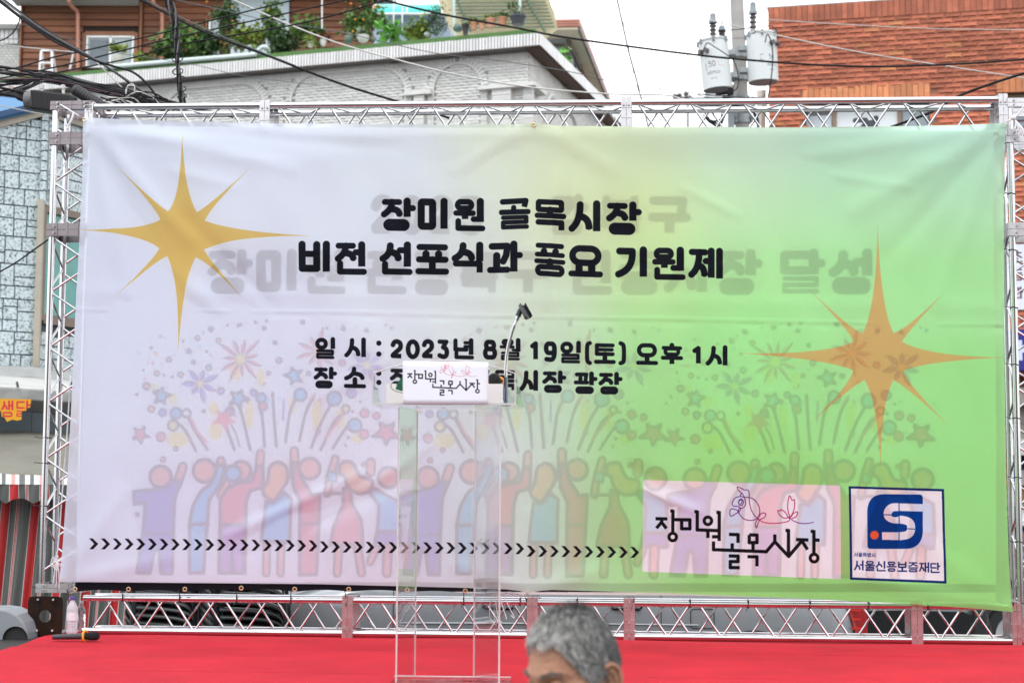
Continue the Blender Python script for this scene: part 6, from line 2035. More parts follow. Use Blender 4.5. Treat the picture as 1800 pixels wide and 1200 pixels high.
for r in range(6):
    rb_box(sh2, 'shelf_board', 1766, 1960, 850 + r * 36, 854 + r * 36, -.3, .05, M_SHUT)
gn = ['blue', 'white', 'brown', 'grey']
for r in range(6):
    for i in range(2):
        gi = (i * 3 + r * 3) % 4
        o = rb_box(None, 'packet', 1768 + i * 17, 1783 + i * 17, 850 + r * 36 - 24 - (i * 7 + r * 5) % 7, 850 + r * 36, -.25, -.02, goods[gi])
        tag(o, '%s packet on the %s shop shelf down, %s of its pair' % (gn[gi], ORD[r], ('left', 'right')[i]), 'packet', 'packets on the shop shelf')
# unseen building added behind the camera to darken reflections in metal and glass
M_FAR = mat('brown_render_wall', (.22, .18, .15), .85, var=.15, scale=.6)
fb_ = empty('unseen_building', (0, -16, 0), 'unseen brown building added behind the camera, mirrored faintly in the truss tubes', 'building')
b = MB(); b.box((0, -18, 4.2), (34, 4, 8.4)); b.build('wall', M_FAR, fb_)
for i in range(9):
    for j in range(2):
        b = MB(); b.box((-14 + i * 3.5, -15.97, 2.2 + j * 3.4), (1.9, .1, 1.5)); b.build('window', M_GLS, fb_)
# ================================================================ left shop building with speckled stone cladding
def stone_mat():
    m = bpy.data.materials.new('speckled_blue_stone'); m.use_nodes = True
    t = m.node_tree; b = t.nodes['Principled BSDF']; b.inputs['Roughness'].default_value = .7
    tcn = t.nodes.new('ShaderNodeTexCoord'); n = t.nodes.new('ShaderNodeTexNoise'); n.inputs['Scale'].default_value = 42; n.inputs['Detail'].default_value = 5; n.inputs['Roughness'].default_value = .7
    n2 = t.nodes.new('ShaderNodeTexNoise'); n2.inputs['Scale'].default_value = 2.5; n2.inputs['Detail'].default_value = 4
    mp = t.nodes.new('ShaderNodeMapping'); mp.inputs['Scale'].default_value = (1, 1, 1.0); mp.inputs['Rotation'].default_value = (.5, .6, .2)
    t.links.new(tcn.outputs['Object'], mp.inputs['Vector']); t.links.new(mp.outputs['Vector'], n.inputs['Vector']); t.links.new(tcn.outputs['Object'], n2.inputs['Vector'])
    r = t.nodes.new('ShaderNodeValToRGB'); e = r.color_ramp.elements
    e[0].position = .37; e[0].color = (.055, .085, .095, 1); e[1].position = .48; e[1].color = (.56, .67, .69, 1)
    x = e.new(.62); x.color = (.72, .80, .81, 1)
    t.links.new(n.outputs['Fac'], r.inputs['Fac'])
    mr = t.nodes.new('ShaderNodeMapRange'); mr.inputs['To Min'].default_value = .78; mr.inputs['To Max'].default_value = 1.05; t.links.new(n2.outputs['Fac'], mr.inputs['Value'])
    s = t.nodes.new('ShaderNodeVectorMath'); s.operation = 'SCALE'; t.links.new(r.outputs['Color'], s.inputs[0]); t.links.new(mr.outputs['Result'], s.inputs['Scale']); t.links.new(s.outputs['Vector'], b.inputs['Base Color'])
    bp = t.nodes.new('ShaderNodeBump'); bp.inputs['Strength'].default_value = .5; bp.inputs['Distance'].default_value = .006
    t.links.new(n.outputs['Fac'], bp.inputs['Height']); t.links.new(bp.outputs['Normal'], b.inputs['Normal'])
    return m
M_STONE = stone_mat()
M_JOINT = mat('dark_blue_joint', (.07, .09, .10), .9)
M_BEIGE = mat('beige_metal_trim', (.42, .38, .31), .6, var=.08, bump=.1)
M_BLUER = mat('blue_roof_sheet', (.035, .16, .33), .45, var=.12, scale=2)
M_TEALG = mat('teal_tinted_glass', (.06, .27, .24), .2, var=.2, scale=2.5, spec=.6, coat=.3)
lb = None
_c = U(67, 400, 16.6)
C0_ = Vector((_c.x, _c.y, 0))
D1 = Vector((1, .6, 0)).normalized(); N1 = Vector((D1.y, -D1.x, 0))
D2 = Vector((1, 2.0, 0)).normalized(); N2 = Vector((D2.y, -D2.x, 0))
lb = empty('stone_clad_building', C0_, 'pale blue speckled stone clad shop building with a blue roof at the left edge', 'building')
def W1(a, z, d=0): return C0_ + D1 * a + N1 * d + UPV * z
def W2(a, z, d=0): return C0_ + D2 * a + N2 * d + UPV * z
def u1(px, py, d=0):
    p = UPL(px, py, C0_ + N1 * d, N1); return (p - C0_).dot(D1), p.z
def u2(px, py, d=0):
    p = UPL(px, py, C0_ + N2 * d, N2); return (p - C0_).dot(D2), p.z
_, ze = u1(66, 203); aL, zL = u1(-60, 240)
b = MB()
b.prism([W1(-3.5, 0, -.02), W1(0, 0, -.02), W1(0, ze, -.02), W1(-3.5, ze - 2.6, -.02)], -N1, .3)
b.build('wall', M_JOINT, lb)
b = MB(); b.prism([W2(0.02, 0, -.02), W2(6, 0, -.02), W2(6, ze, -.02), W2(0.02, ze, -.02)], -N2, .3); b.build('wall', M_JOINT, lb)
rs = random.Random(5)
def ashlar(a0, a1, z0, z1, Wf, n, keep, out):
    """random broken-bond stones"""
    w_, h_ = a1 - a0, z1 - z0
    if (w_ > .30 or h_ > .27 or (w_ > .2 and rs.random() < .45) or (h_ > .17 and rs.random() < .5)) and w_ * h_ > .012:
        if w_ / .30 > h_ / .24 and w_ > .14:
            t = rs.uniform(.35, .65); ashlar(a0, a0 + w_ * t, z0, z1, Wf, n, keep, out); ashlar(a0 + w_ * t, a1, z0, z1, Wf, n, keep, out); return
        elif h_ > .12:
            t = rs.uniform(.35, .65); ashlar(a0, a1, z0, z0 + h_ * t, Wf, n, keep, out); ashlar(a0, a1, z0 + h_ * t, z1, Wf, n, keep, out); return
    if not keep(a0, a1, z0, z1): return
    g = .0032
    b = MB()
    pr = .014 + rs.random() * .006
    q = [(a0 + g, z0 + g), (a1 - g, z0 + g), (a1 - g, z1 - g), (a0 + g, z1 - g)]
    qi = [(a0 + g + .004, z0 + g + .004), (a1 - g - .004, z0 + g + .004), (a1 - g - .004, z1 - g - .004), (a0 + g + .004, z1 - g - .004)]
    b.hexa([Wf(a, z, -.018) for a, z in q] + [Wf(a, z, pr - .012) for a, z in qi])
    b.build('stone', M_STONE, lb)
def top1(a): return lerp(ze, zL, a / aL)
zs_ = u1(30, 648)[1]
z = zs_
while z < ze + .1:
    hh = rs.uniform(.26, .42)
    ashlar(-.86, .012, z, z + hh, W1, N1, lambda a0, a1, z0, z1: z1 < top1((a0 + a1) / 2) + .12, None)
    z += hh
# window of the second wall
wA0, wzT = u2(79, 373); wA1 = u2(150, 400)[0]; wzB = u2(79, 553)[1]
z = u2(75, 655)[1]
while z < ze - .02:
    hh = rs.uniform(.24, .36)
    for a in np.arange(.0, 3.2, .8):
        ashlar(a, a + .8, z, min(z + hh, ze), W2, N2, lambda a0, a1, z0, z1: not (a1 > wA0 - .04 and z1 > wzB - .05 and z0 < wzT + .05), None)
    z += hh
b = MB(); b.prism([W2(wA0, wzB, -.05), W2(wA0 + 3.2, wzB, -.05), W2(wA0 + 3.2, wzT, -.05), W2(wA0, wzT, -.05)], N2, .04); wn = b.build('window', M_TEALG, lb)
for (x0_, x1_, y0_, y1_) in ((wA0 - .06, wA0, wzB - .06, wzT + .06), (wA0, wA0 + 3.2, wzT, wzT + .07), (wA0, wA0 + 3.2, wzB - .09, wzB), (wA0 + 1.2, wA0 + 1.26, wzB, wzT)):
    b = MB(); b.prism([W2(x0_, y0_, -.02), W2(x1_, y0_, -.02), W2(x1_, y1_, -.02), W2(x0_, y1_, -.02)], N2, .05); b.build('window_frame', mat('brown_window_frame', (.20, .16, .13), .6), lb)
# corner trim pipes
b = MB(); p = [u1(70, 352), u1(63, 500), u1(58, 645)]
b.tube([W1(0.01, u1(68, 352)[1], .05), W1(0.01, u1(58, 645)[1], .05)], .040, 4); b.build('corner_trim', M_BEIGE, lb)
b = MB(); b.tube([W1(.015, u1(68, 200)[1], .03), W1(.015, u1(68, 350)[1], .03)], .018, 4)
b.tube([W2(.09, ze, .02), W2(.09, u1(68, 350)[1], .02)], .010, 6); b.build('corner_trim', mat('stone_coloured_trim', (.33, .38, .39), .7), lb)
for k_ in range(9):
    b = MB(); z = lerp(u1(68, 205)[1], u1(68, 345)[1], k_ / 8); b.box(W1(.03, z, .035), (.05, .05, .11)); b.build('corner_stone', M_STONE, lb)
# gable trim and roof
b = MB()
b.prism([W1(aL * 1.5, lerp(ze, zL, 1.5), .0), W1(.03, ze, .0), W1(.03, ze + .10, .0), W1(aL * 1.5, lerp(ze, zL, 1.5) + .10, .0)], N1, .05); b.build('eave_trim', M_BEIGE, lb)
b = MB(); b.prism([W2(0, ze, 0), W2(6, ze, 0), W2(6, ze + .09, 0), W2(0, ze + .09, 0)], N2, .05); b.build('eave_trim', M_BEIGE, lb)
b = MB(); ap = W1(.08, ze + .10, .10)
tA = W1(aL * 1.5, lerp(ze, zL, 1.5) + .10, .12); tA2 = W1(aL * 1.5, lerp(ze, zL, 1.5) + .75, -2.2)
b.add([tA, ap, W2(.0, ze + .55, -2.2), tA2], [(0, 1, 2, 3)])
b.add([ap, W2(6, ze + .1, .12), W2(6, ze + .5, -2.2), W2(0, ze + .55, -2.2)], [(0, 1, 2, 3)])
b.build('roof', M_BLUER, lb, solid=.05)
b = MB(); b.prism([tA, ap, ap + UPV * .06, tA + UPV * .06], N1, .03); b.prism([ap, W2(6, ze + .1, .12), W2(6, ze + .16, .12), ap + UPV * .06], N2, .03); b.build('roof_edge', mat('deep_blue_edge', (.015, .06, .15), .5), lb)

# canopies and stall in front of it
def quad_px(name, pts, m, par=None, th=.01, folds=0, nx=30, nz=6, fr=20., droop=0.):
    """pts: 4 x (px, py, Y) tl tr br bl; a cloth with shallow folds"""
    a, b_, c, d = [U(*p) for p in pts]
    P = []
    for j in range(nz + 1):
        row = []
        for i in range(nx + 1):
            u, v = i / nx, j / nz
            p = (a.lerp(b_, u)).lerp(d.lerp(c, u), v)
            p = p + Vector((0, folds * math.sin(u * fr + v * 2) * (.3 + .7 * v) + folds * .4 * math.sin(u * fr * 2.7 + 1), folds * .3 * math.sin(u * fr * .7) - droop * math.sin(math.pi * u) * v))
            row.append(p)
        P.append(row)
    bb_ = MB(); bb_.grid(P)
    return bb_.build(name, m, par, smooth='all', solid=th)
M_CANW = mat('white_vinyl_canopy', (.50, .50, .48), .5, var=.12, scale=3, bump=.2, bscale=8)
M_CANG = mat('grey_vinyl_canopy', (.30, .31, .30), .6, var=.15, scale=4, bump=.3, bscale=10)
M_TARP = mat('brown_grey_tarpaulin', (.17, .165, .135), .75, var=.15, scale=2, bump=.3, bscale=6)
M_VDARK = mat('shop_dark', (.012, .012, .011), .9)
cn = empty('canopy', U(40, 690, 15.3), 'white and grey vinyl shop canopy above the yellow torn sign', 'canopy')
quad_px('rolled_cover', [(-70, 634, 15.9), (150, 655, 16.6), (150, 672, 16.4), (-70, 656, 15.7)], M_CANG, cn, folds=.03)
quad_px('top_sheet', [(-70, 655, 15.7), (150, 671, 16.4), (150, 690, 15.4), (-70, 676, 14.9)], M_CANW, cn)
quad_px('valance', [(-70, 676, 14.9), (150, 690, 15.4), (150, 708, 15.4), (-70, 699, 14.9)], M_CANG, cn, folds=.01)
quad_px('lining', [(-70, 695, 15.3), (150, 706, 15.6), (150, 728, 16), (-70, 722, 15.8)], mat('pale_lining', (.42, .42, .40), .8), cn, folds=.04)
for px_ in (-20, 30, 80, 125):
    b = MB(); b.tube([U(px_, 672, 15.0), U(px_ + 8, 712, 16.2)], .012, 5); b.build('canopy_arm', M_STEELD, cn)
# sign
a_, c_, d_ = U(-62, 699, 14.7), U(55, 701, 14.75), U(52, 716, 14.75)
pts = [(-62, 699), (55, 701.5), (53, 716), (47, 717), (46, 722), (38, 723), (38, 737), (30, 739), (22, 737), (12, 741), (8, 733), (3, 732), (2, 722), (-20, 724), (-30, 737), (-62, 735)]
cvs = Canvas(720, 260, lambda x, y: ((x + 64) * 6, (y - 699) * 6), 6, (.86, .62, .08))
for i, ch in enumerate('육생닭'):
    glyph(cvs, ch, -24 + 26 * i, 703.5, -4 + 26 * i + (6 if ch == '닭' else 2), 733, 3.6, (.78, .12, .20)) if ch in GL else None
rng2 = np.random.default_rng(3)
im = cvs.image('torn_sign_print')
b = MB()
P3 = [U(x, y, 14.7) for x, y in pts]
b.add(P3, [tuple(range(len(P3)))])
o = b.build('torn_sign', sheet_mat('torn_sign_face', im, .6), solid=.002)
uv = o.data.uv_layers.new(name='UVMap')
uvv = [((x + 64) * 6 / 720, 1 - (y - 699) * 6 / 260) for x, y in pts]
for lp in o.data.loops: uv.data[lp.index].uv = uvv[lp.vertex_index]
tag(o, 'torn yellow vinyl sign with red Korean letters hanging under the white canopy', 'sign')
# dark shop mouth with a few things
stl = empty('shop_interior', U(40, 740, 17.5), 'dark open shop front under the canopy with a round fan and pale tiles', 'shop front')
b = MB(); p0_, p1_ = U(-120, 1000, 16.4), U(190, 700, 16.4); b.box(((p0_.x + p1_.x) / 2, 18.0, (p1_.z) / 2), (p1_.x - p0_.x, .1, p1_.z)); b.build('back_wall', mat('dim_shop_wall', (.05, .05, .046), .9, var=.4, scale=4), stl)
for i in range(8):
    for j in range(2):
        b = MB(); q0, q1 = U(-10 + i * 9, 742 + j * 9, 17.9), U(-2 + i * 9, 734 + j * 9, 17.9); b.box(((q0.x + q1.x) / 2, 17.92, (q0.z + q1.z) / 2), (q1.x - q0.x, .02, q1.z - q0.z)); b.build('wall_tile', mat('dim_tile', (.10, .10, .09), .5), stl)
b = MB(); torus(b, U(88, 733, 17.2), .13, .012, Matrix.Identity(3) @ Matrix.Rotation(R(90), 3, 'X')); b.tube([U(88, 733, 17.2), U(88, 760, 17.2)], .015, 6)
for k in range(5):
    a = k * 1.256; b.box(U(88, 733, 17.2) + Vector((.06 * math.cos(a), 0, .06 * math.sin(a))), (.09, .01, .05), Matrix.Rotation(-a, 3, 'Y'))
b.build('fan', M_STEELD, stl)
tp = quad_px('tarpaulin', [(-80, 756, 15.2), (150, 762, 15.6), (160, 832, 13.3), (-90, 832, 13.1)], M_TARP, folds=.015, droop=.04)
tag(tp, 'brown grey tarpaulin sheet stretched above the striped awning', 'tarpaulin')
# striped fabrics
def stripe_mat(name, period, segs, along='U'):
    m = bpy.data.materials.new(name); m.use_nodes = True
    t = m.node_tree; b = t.nodes['Principled BSDF']; b.inputs['Roughness'].default_value = .6
    uvn = t.nodes.new('ShaderNodeUVMap'); sp = t.nodes.new('ShaderNodeSeparateXYZ'); t.links.new(uvn.outputs['UV'], sp.inputs['Vector'])
    mu = t.nodes.new('ShaderNodeMath'); mu.operation = 'MULTIPLY'; mu.inputs[1].default_value = 1 / period; t.links.new(sp.outputs['X'], mu.inputs[0])
    fr = t.nodes.new('ShaderNodeMath'); fr.operation = 'FRACT'; t.links.new(mu.outputs[0], fr.inputs[0])
    r = t.nodes.new('ShaderNodeValToRGB'); r.color_ramp.interpolation = 'CONSTANT'; e = r.color_ramp.elements
    e[0].position = 0; e[0].color = (*segs[0][1], 1); e[1].position = segs[1][0]; e[1].color = (*segs[1][1], 1)
    for p_, c_ in segs[2:]:
        x = e.new(p_); x.color = (*c_, 1)
    t.links.new(fr.outputs[0], r.inputs['Fac'])
    n = t.nodes.new('ShaderNodeTexNoise'); n.inputs['Scale'].default_value = 3; n.inputs['Detail'].default_value = 6
    tcn = t.nodes.new('ShaderNodeTexCoord'); t.links.new(tcn.outputs['Object'], n.inputs['Vector'])
    mr = t.nodes.new('ShaderNodeMapRange'); mr.inputs['To Min'].default_value = .8; mr.inputs['To Max'].default_value = 1.1; t.links.new(n.outputs['Fac'], mr.inputs['Value'])
    s = t.nodes.new('ShaderNodeVectorMath'); s.operation = 'SCALE'; t.links.new(r.outputs['Color'], s.inputs[0]); t.links.new(mr.outputs['Result'], s.inputs['Scale']); t.links.new(s.outputs['Vector'], b.inputs['Base Color'])
    return m
RD, GY, WT, PK = (.52, .02, .022), (.11, .125, .115), (.62, .58, .56), (.55, .28, .26)
M_STR = stripe_mat('red_grey_striped_fabric', .215, [(0, RD), (.27, WT), (.29, GY), (.50, WT), (.52, RD), (.55, WT), (.57, RD), (.59, WT), (.61, GY), (.97, WT)])
M_STR2 = stripe_mat('faded_striped_fabric', .215, [(0, WT), (.2, PK), (.34, WT), (.48, GY), (.68, WT), (.86, GY)])
def striped(name, pts, m, par, folds, fr, nx=160, nz=12, scallop=0., lean=0.):
    a, b_, c, d = [U(*p) for p in pts]
    wd = (b_ - a).length
    P, uvs = [], []
    for j in range(nz + 1):
        row = []
        for i in range(nx + 1):
            u, v = i / nx, j / nz
            vv = v * (1 - scallop * abs(math.sin(u * wd / .2 * math.pi)) if scallop else 1)
            p = (a.lerp(b_, u)).lerp(d.lerp(c, u), vv)
            p = p + Vector((0, folds * math.sin(u * fr) * (.2 + .8 * v) + folds * .35 * math.sin(u * fr * 2.3 + 2 * v), 0))
            row.append(p); uvs.append((u * wd + lean * v, v))
        P.append(row)
    bb_ = MB(); bb_.grid(P)
    o = bb_.build(name, m, par, smooth='all')
    uv = o.data.uv_layers.new(name='UVMap')
    uvs = np.array(uvs)
    li = np.empty(len(o.data.loops), int); o.data.loops.foreach_get('vertex_index', li)
    uv.data.foreach_set('uv', uvs[li].ravel())
    return o
aw_ = empty('striped_awning', U(60, 860, 12.8), 'red grey and white striped awning with scalloped valance behind the left tower', 'awning')
striped('awning_top', [(-90, 828, 13.4), (165, 832, 13.6), (165, 852, 12.7), (-90, 850, 12.5)], M_STR2, aw_, .004, 10)
striped('valance', [(-90, 850, 12.5), (165, 853, 12.7), (165, 886, 12.72), (-90, 884, 12.5)], M_STR, aw_, .012, 40, scallop=.28)
ct = striped('striped_curtain', [(-100, 872, 12.8), (262, 880, 13.0), (240, 1150, 12.9), (-130, 1150, 12.7)], M_STR, None, .03, 60, lean=0)
tag(ct, 'red and grey striped market curtain hanging behind the left tower and lower truss', 'curtain')
# rounded grey casing at the very left
gcase = empty('plastic_casing', U(10, 1115, 9.7), 'grey rounded plastic casing with a dark round opening at the left end of the stage', 'casing')
b = MB()
prof = [(-45, 1150), (-45, 1070), (-10, 1068), (12, 1071), (30, 1080), (42, 1094), (48, 1112), (50, 1150)]
b.prism([U(x, y, 9.7) for x, y in prof], Vector((0, 1, 0)), .3); b.build('shell', mat('grey_moulded_plastic', (.24, .26, .28), .45, var=.05), gcase, bevel=.012)
b = MB(); c_ = U(28, 1122, 9.69); b.lathe([(0, 0), (.062, 0), (.07, .01), (.07, .02)], c_, 24, Matrix.Rotation(R(90), 3, 'X')); b.build('dark_ring', M_BLACK, gcase, smooth=True)

# ================================================================ stacked chairs
M_CHR = mat('black_moulded_plastic', (.022, .024, .025), .38, var=.1, bump=.15, bscale=60)
def make_chair(loc, label):
    r = empty('plastic_chair', Vector((0, 0, 0)), label, 'chair', 'stacked black plastic chairs behind the truss')
    # seat
    P = []
    for j in range(9):
        v = j / 8; y = -.23 + .46 * v
        P.append([Vector(((-.24 + .48 * i / 10) * lerp(1.0, .85, v), y, .42 + .03 * (abs(i - 5) / 5) ** 3 - .012 * math.sin(math.pi * v) + (.02 - .06 * (1 - v) ** 6 if v < .2 else 0))) for i in range(11)])
    b = MB(); b.grid(P); b.build('seat', M_CHR, r, smooth='all', solid=.008)
    # curved back shell
    P = []
    for j in range(9):
        v = j / 8
        row = []
        for i in range(13):
            a = (i / 12 - .5) * math.pi * .95
            w_ = lerp(.235, .275, v)
            row.append(Vector((w_ * math.sin(a), .14 + lerp(.06, .14, v) + .075 * math.cos(a) * 1.1 - (1 - math.cos(a)) * .05, .43 + .36 * v * (1 - .25 * (abs(i - 6) / 6) ** 2))))
        P.append(row)
    b = MB(); b.grid(P); b.build('backrest', M_CHR, r, smooth='all', solid=.008)
    for s in (-1, 1):
        b = MB()
        pts = catmull([Vector((s * .27, .20, .66)), Vector((s * .285, .05, .655)), Vector((s * .285, -.12, .64)), Vector((s * .278, -.215, .60)), Vector((s * .262, -.235, .50)), Vector((s * .255, -.235, .42))], 4)
        P = [[p + Vector((s * .012 - (.03 * s), 0, -.004)), p + Vector((0, 0, .006)), p + Vector((s * .028, 0, -.006)), p + Vector((s * .034, 0, -.024))] for p in pts]
        b.grid(P); b.build('armrest', M_CHR, r, smooth='all', solid=.006)
        for y0_ in (-.235, .22):
            b = MB(); b.tube([Vector((s * .245, y0_, .43)), Vector((s * .275, y0_ + (.03 if y0_ > 0 else -.03), 0.0))], .022, 6, r2=.016); b.build('leg', M_CHR, r, smooth=True)
    return r
proto = make_chair(None, '')
first = True
for (px_, Yc, n_, rz_, lab) in ((316, 12.15, 11, R(78), 'black plastic armchair in the wide stack by the striped curtain'), (392, 12.25, 11, R(8), 'black plastic armchair in the middle stack behind the truss'), (442, 12.0, 10, R(95), 'black plastic armchair in the narrow stack beside the van')):
    for k in range(n_):
        o = proto if first else copy_tree(proto)
        first = False
        c_ = U(px_, 1080, Yc)
        o.location = (c_.x + random.uniform(-.006, .006), Yc + random.uniform(-.006, .006), .052 * k)
        o.rotation_euler = (0, 0, rz_ + random.uniform(-.02, .02))
        o['label'] = lab + ', %s from its top' % ORD[n_ - 1 - k]

# ================================================================ vehicles behind the stage
def car_paint(name, c, metal=.6, rough=.32):
    m = mat(name, c, rough, metal, var=.04, scale=2, coat=.7, bump=0)
    return m
M_SIL = car_paint('silver_grey_paint', (.34, .36, .38), .35, .35)
M_BLK = car_paint('black_car_paint', (.012, .013, .015), .2, .2)
M_CGL = mat('tinted_car_glass', (.015, .018, .02), .06, var=.05, spec=.8)
M_TYR = mat('tyre_rubber', (.018, .018, .018), .85, bump=.3, bscale=80)
M_RIM = mat('alloy_rim', (.55, .56, .57), .3, .9)
M_GAP = mat('panel_gap', (.008, .008, .008), .8)
M_TL = mat('red_tail_lamp', (.30, .004, .004), .4, var=.1, spec=.25)
M_TLB = mat('bright_lamp_bar', (.75, .03, .02), .2, coat=.4)
def make_car(loc, rz, Ln, Wd, Hh, paint, label, cat, lights=True, name='parked_van'):
    """body along local x: front at -x, rear at +x"""
    r = empty(name, Vector((0, 0, 0)), label, cat)
    hx = Ln / 2
    st = [(-hx, .55, .72, .70), (-hx + .12, .80, .78, .86), (-hx + .7, .97, .95, .96), (-hx + 1.15, 1.02, 1.02, 1.0), (-hx + 1.75, 1.0, Hh - .12, 1.0), (-hx + 2.3, 1.0, Hh, 1.0), (0.3, 1.0, Hh, 1.0), (hx - .8, 1.0, Hh - .03, 1.0), (hx - .28, .99, Hh - .10, .98), (hx - .10, .95, 1.15, .94), (hx, .84, .95, .86)]
    fine = []
    for a, c in zip(st, st[1:]):
        for k in range(4): fine.append(tuple(lerp(x, y, k / 4) for x, y in zip(a, c)))
    fine.append(st[-1])
    def section(x, bt, top, w_):
        hw = Wd / 2 * w_
        bt_ = min(.97, top - .05)
        tum = max(0, (top - .97) / (Hh - .97))
        prof = [(0, .26), (.80, .26), (.95, .34), (.985, .5), (1.0, .66), (.998, .80), (.985, .90), (.965, bt_), (lerp(.95, .86, tum), lerp(bt_, top - .08, .5)), (lerp(.94, .78, tum), top - .07 if tum > 0 else bt_ + .01), (lerp(.85, .66, tum), top - .02 if tum else top - .01), (0, top)]
        o = [(y * hw, z) for y, z in prof]
        full = [(-y, z) for y, z in o[::-1][:-1]] + o
        return [Vector((x, y, z)) for y, z in full]
    S = [section(*f) for f in fine]
    b = MB(); b.grid(S)
    b.add(S[0], [tuple(range(len(S[0])))]); b.add(S[-1], [tuple(range(len(S[0])))[::-1]])
    b.build('body', paint, r, smooth=True, angle=50)
    nS = len(S[0])
    for sgn in (0, 1):
        b = MB()
        i0 = 2 if sgn == 0 else nS - 4
        rows = []
        for k, f in enumerate(fine):
            if f[2] > Hh - .2 and -hx + 1.5 < f[0] < hx - .35:
                a, c = (S[k][nS - 5], S[k][nS - 3]) if sgn else (S[k][4], S[k][2])
                off_ = Vector((0, .006 if sgn else -.006, 0))
                rows.append([a.lerp(c, .12) + off_, a.lerp(c, .5) + off_ + Vector((0, (.008 if sgn else -.008), 0)), a.lerp(c, .9) + off_])
        b.grid(rows); b.build('side_window', M_CGL, r, smooth='all')
    # wheels
    for x in (-hx + .85, hx - .85):
        for s in (-1, 1):
            c = Vector((x, s * (Wd / 2 - .10), .32))
            Mx = Matrix.Rotation(R(90), 3, 'X')
            b = MB(); b.lathe([(.20, -.10), (.31, -.10), (.33, -.07), (.33, .07), (.31, .10), (.20, .10)], c, 28, Mx); w_ = b.build('wheel', M_TYR, r, smooth=True)
            b = MB(); b.lathe([(0, -.06 * s * -1 * -1), (.19, -.07), (.205, -.105), (.20, .105), (.19, .07), (0, .06)], c, 20, Mx); rm = b.build('rim', M_RIM, r, smooth=True)
            rm.parent = w_
            b = MB(); b.tube([c + Vector((.345 * math.cos(t), s * .105, max(-.07, .335 * math.sin(t)))) for t in np.linspace(-.2, math.pi + .2, 20)], .022, 5); b.build('wheel_arch', M_GAP, r)
    # door seams, handles, mouldings on both sides
    for s in (-1, 1):
        ys = s * (Wd / 2 + .0015)
        def side(z):   # body half width at height
            return s * (Wd / 2 * np.interp(z, [.26, .34, .5, .66, .8, .9, .97], [.80, .95, .985, 1., .998, .985, .965]) + .0015)
        for x in (-hx + 1.25, -hx + 2.22, hx - 1.52):
            b = MB(); b.tube([Vector((x, side(z), z)) for z in np.linspace(.34, .96, 9)], .0035, 4); b.build('door_seam', M_GAP, r)
        for x in (-hx + 2.02, -hx + 2.95):
            b = MB(); P = []
            hz = .835
            o_ = [Vector((x + dx, side(hz + dz) + s * .004, hz + dz)) for dx, dz in ((-.10, -.016), (.09, -.020), (.11, 0), (.09, .02), (-.10, .016), (-.12, 0))]
            b.tube(o_, .007, 6, closed=True); b.build('handle_recess', M_GAP, r, smooth=True)
            b = MB(); b.box((x, side(hz) + s * .018, hz + .004), (.19, .022, .026)); b.build('door_handle', paint, r, bevel=.008)
        b = MB(); b.tube([Vector((x, side(.70) + s * .002, .705 + .01 * math.sin((x + hx) * .8))) for x in np.linspace(-hx + 1.3, hx - 1.25, 16)], .006, 5); b.build('body_crease', paint, r, smooth=True)
    # fuel flap on the near side, rear quarter
    xf = hx - 1.22; b = MB()
    q = [(xf - .085, .69), (xf - .085, .80), (xf - .07, .815), (xf + .07, .815), (xf + .085, .80), (xf + .085, .69), (xf + .07, .675), (xf - .07, .675)]
    b.tube([Vector((x, -(Wd / 2) - .0015, z + .01)) for x, z in q], .0032, 4, closed=True); b.build('fuel_flap', M_GAP, r)
    if lights:
        for s in (-1, 1):
            b = MB()
            P = [(hx - .20, .98), (hx - .20 + .10, 1.0), (hx - .0, .96), (hx + .005, .64), (hx - .05, .60), (hx - .10, .64)]
            w0 = Wd / 2
            tp = [Vector((x, s * (w0 * np.interp(x, [hx - .3, hx - .1, hx], [.985, .95, .865]) + .012), z)) for x, z in P]
            b.prism(tp, Vector((0, -s, 0)), .05); tl_ = b.build('tail_lamp', M_TL, r, bevel=.006)
            for k in range(4):
                z = .69 + .065 * k
                b = MB(); xx_ = hx - .11 + .03 * (z - .64) * -1
                b.box((xx_ + .02, s * (w0 * .945 + .022), z), (.07, .01, .012), rotz(-s * .0)); bb2 = b.build('lamp_bar', M_TLB, r); bb2.parent = tl_
    r.location = loc
    r.rotation_euler = (0, 0, rz)
    return r
vr = U(1527, 1090, 12.6)
van = make_car((vr.x - 2.36, 13.45, 0), R(0), 4.72, 1.80, 1.70, M_SIL, 'silver grey van with red tail lamp parked right behind the stage', 'van')
dk = U(1545, 1090, 15.0)
c2 = make_car((dk.x, 16.4, 0), R(90), 4.4, 1.78, 1.45, M_BLK, 'black car parked behind the red tail lamp of the silver van', 'car', False, 'parked_car')
w3 = U(1745, 1085, 16.0)
c3 = make_car((w3.x + .95 + .6, 17.8, 0), R(8), 4.2, 1.7, 1.5, M_BLK, 'dark car at the right edge showing only one black wheel', 'car', False, 'parked_car')
# ================================================================ utility pole with transformers
M_POLE = mat('concrete_pole', (.36, .35, .33), .85, var=.10, scale=3, bump=.3, bscale=40)
M_TRF = mat('transformer_grey_paint', (.52, .55, .55), .45, var=.05, scale=2)
M_TRB = mat('transformer_underside', (.34, .35, .34), .5)
M_POR = mat('brown_porcelain', (.10, .085, .085), .3)
M_PGR = mat('grey_polymer_cap', (.20, .23, .25), .5)
M_GALV = mat('galvanised_steel', (.30, .33, .34), .5, .6, var=.15)
M_WIRE = mat('black_cable_sheath', (.010, .010, .012), .6, spec=.2)
M_WIREG = mat('grey_cable_sheath', (.11, .11, .115), .5)
M_WIREW = mat('pale_cable_sheath', (.55, .54, .51), .5)
M_WIREP = mat('purple_cable_sheath', (.10, .04, .06), .5)
YPL = 25.0
Q = YPL / 38
up = empty('utility_pole', U(1306, 900, YPL), 'grey concrete utility pole carrying the white transformers beside the red brick building', 'utility pole')
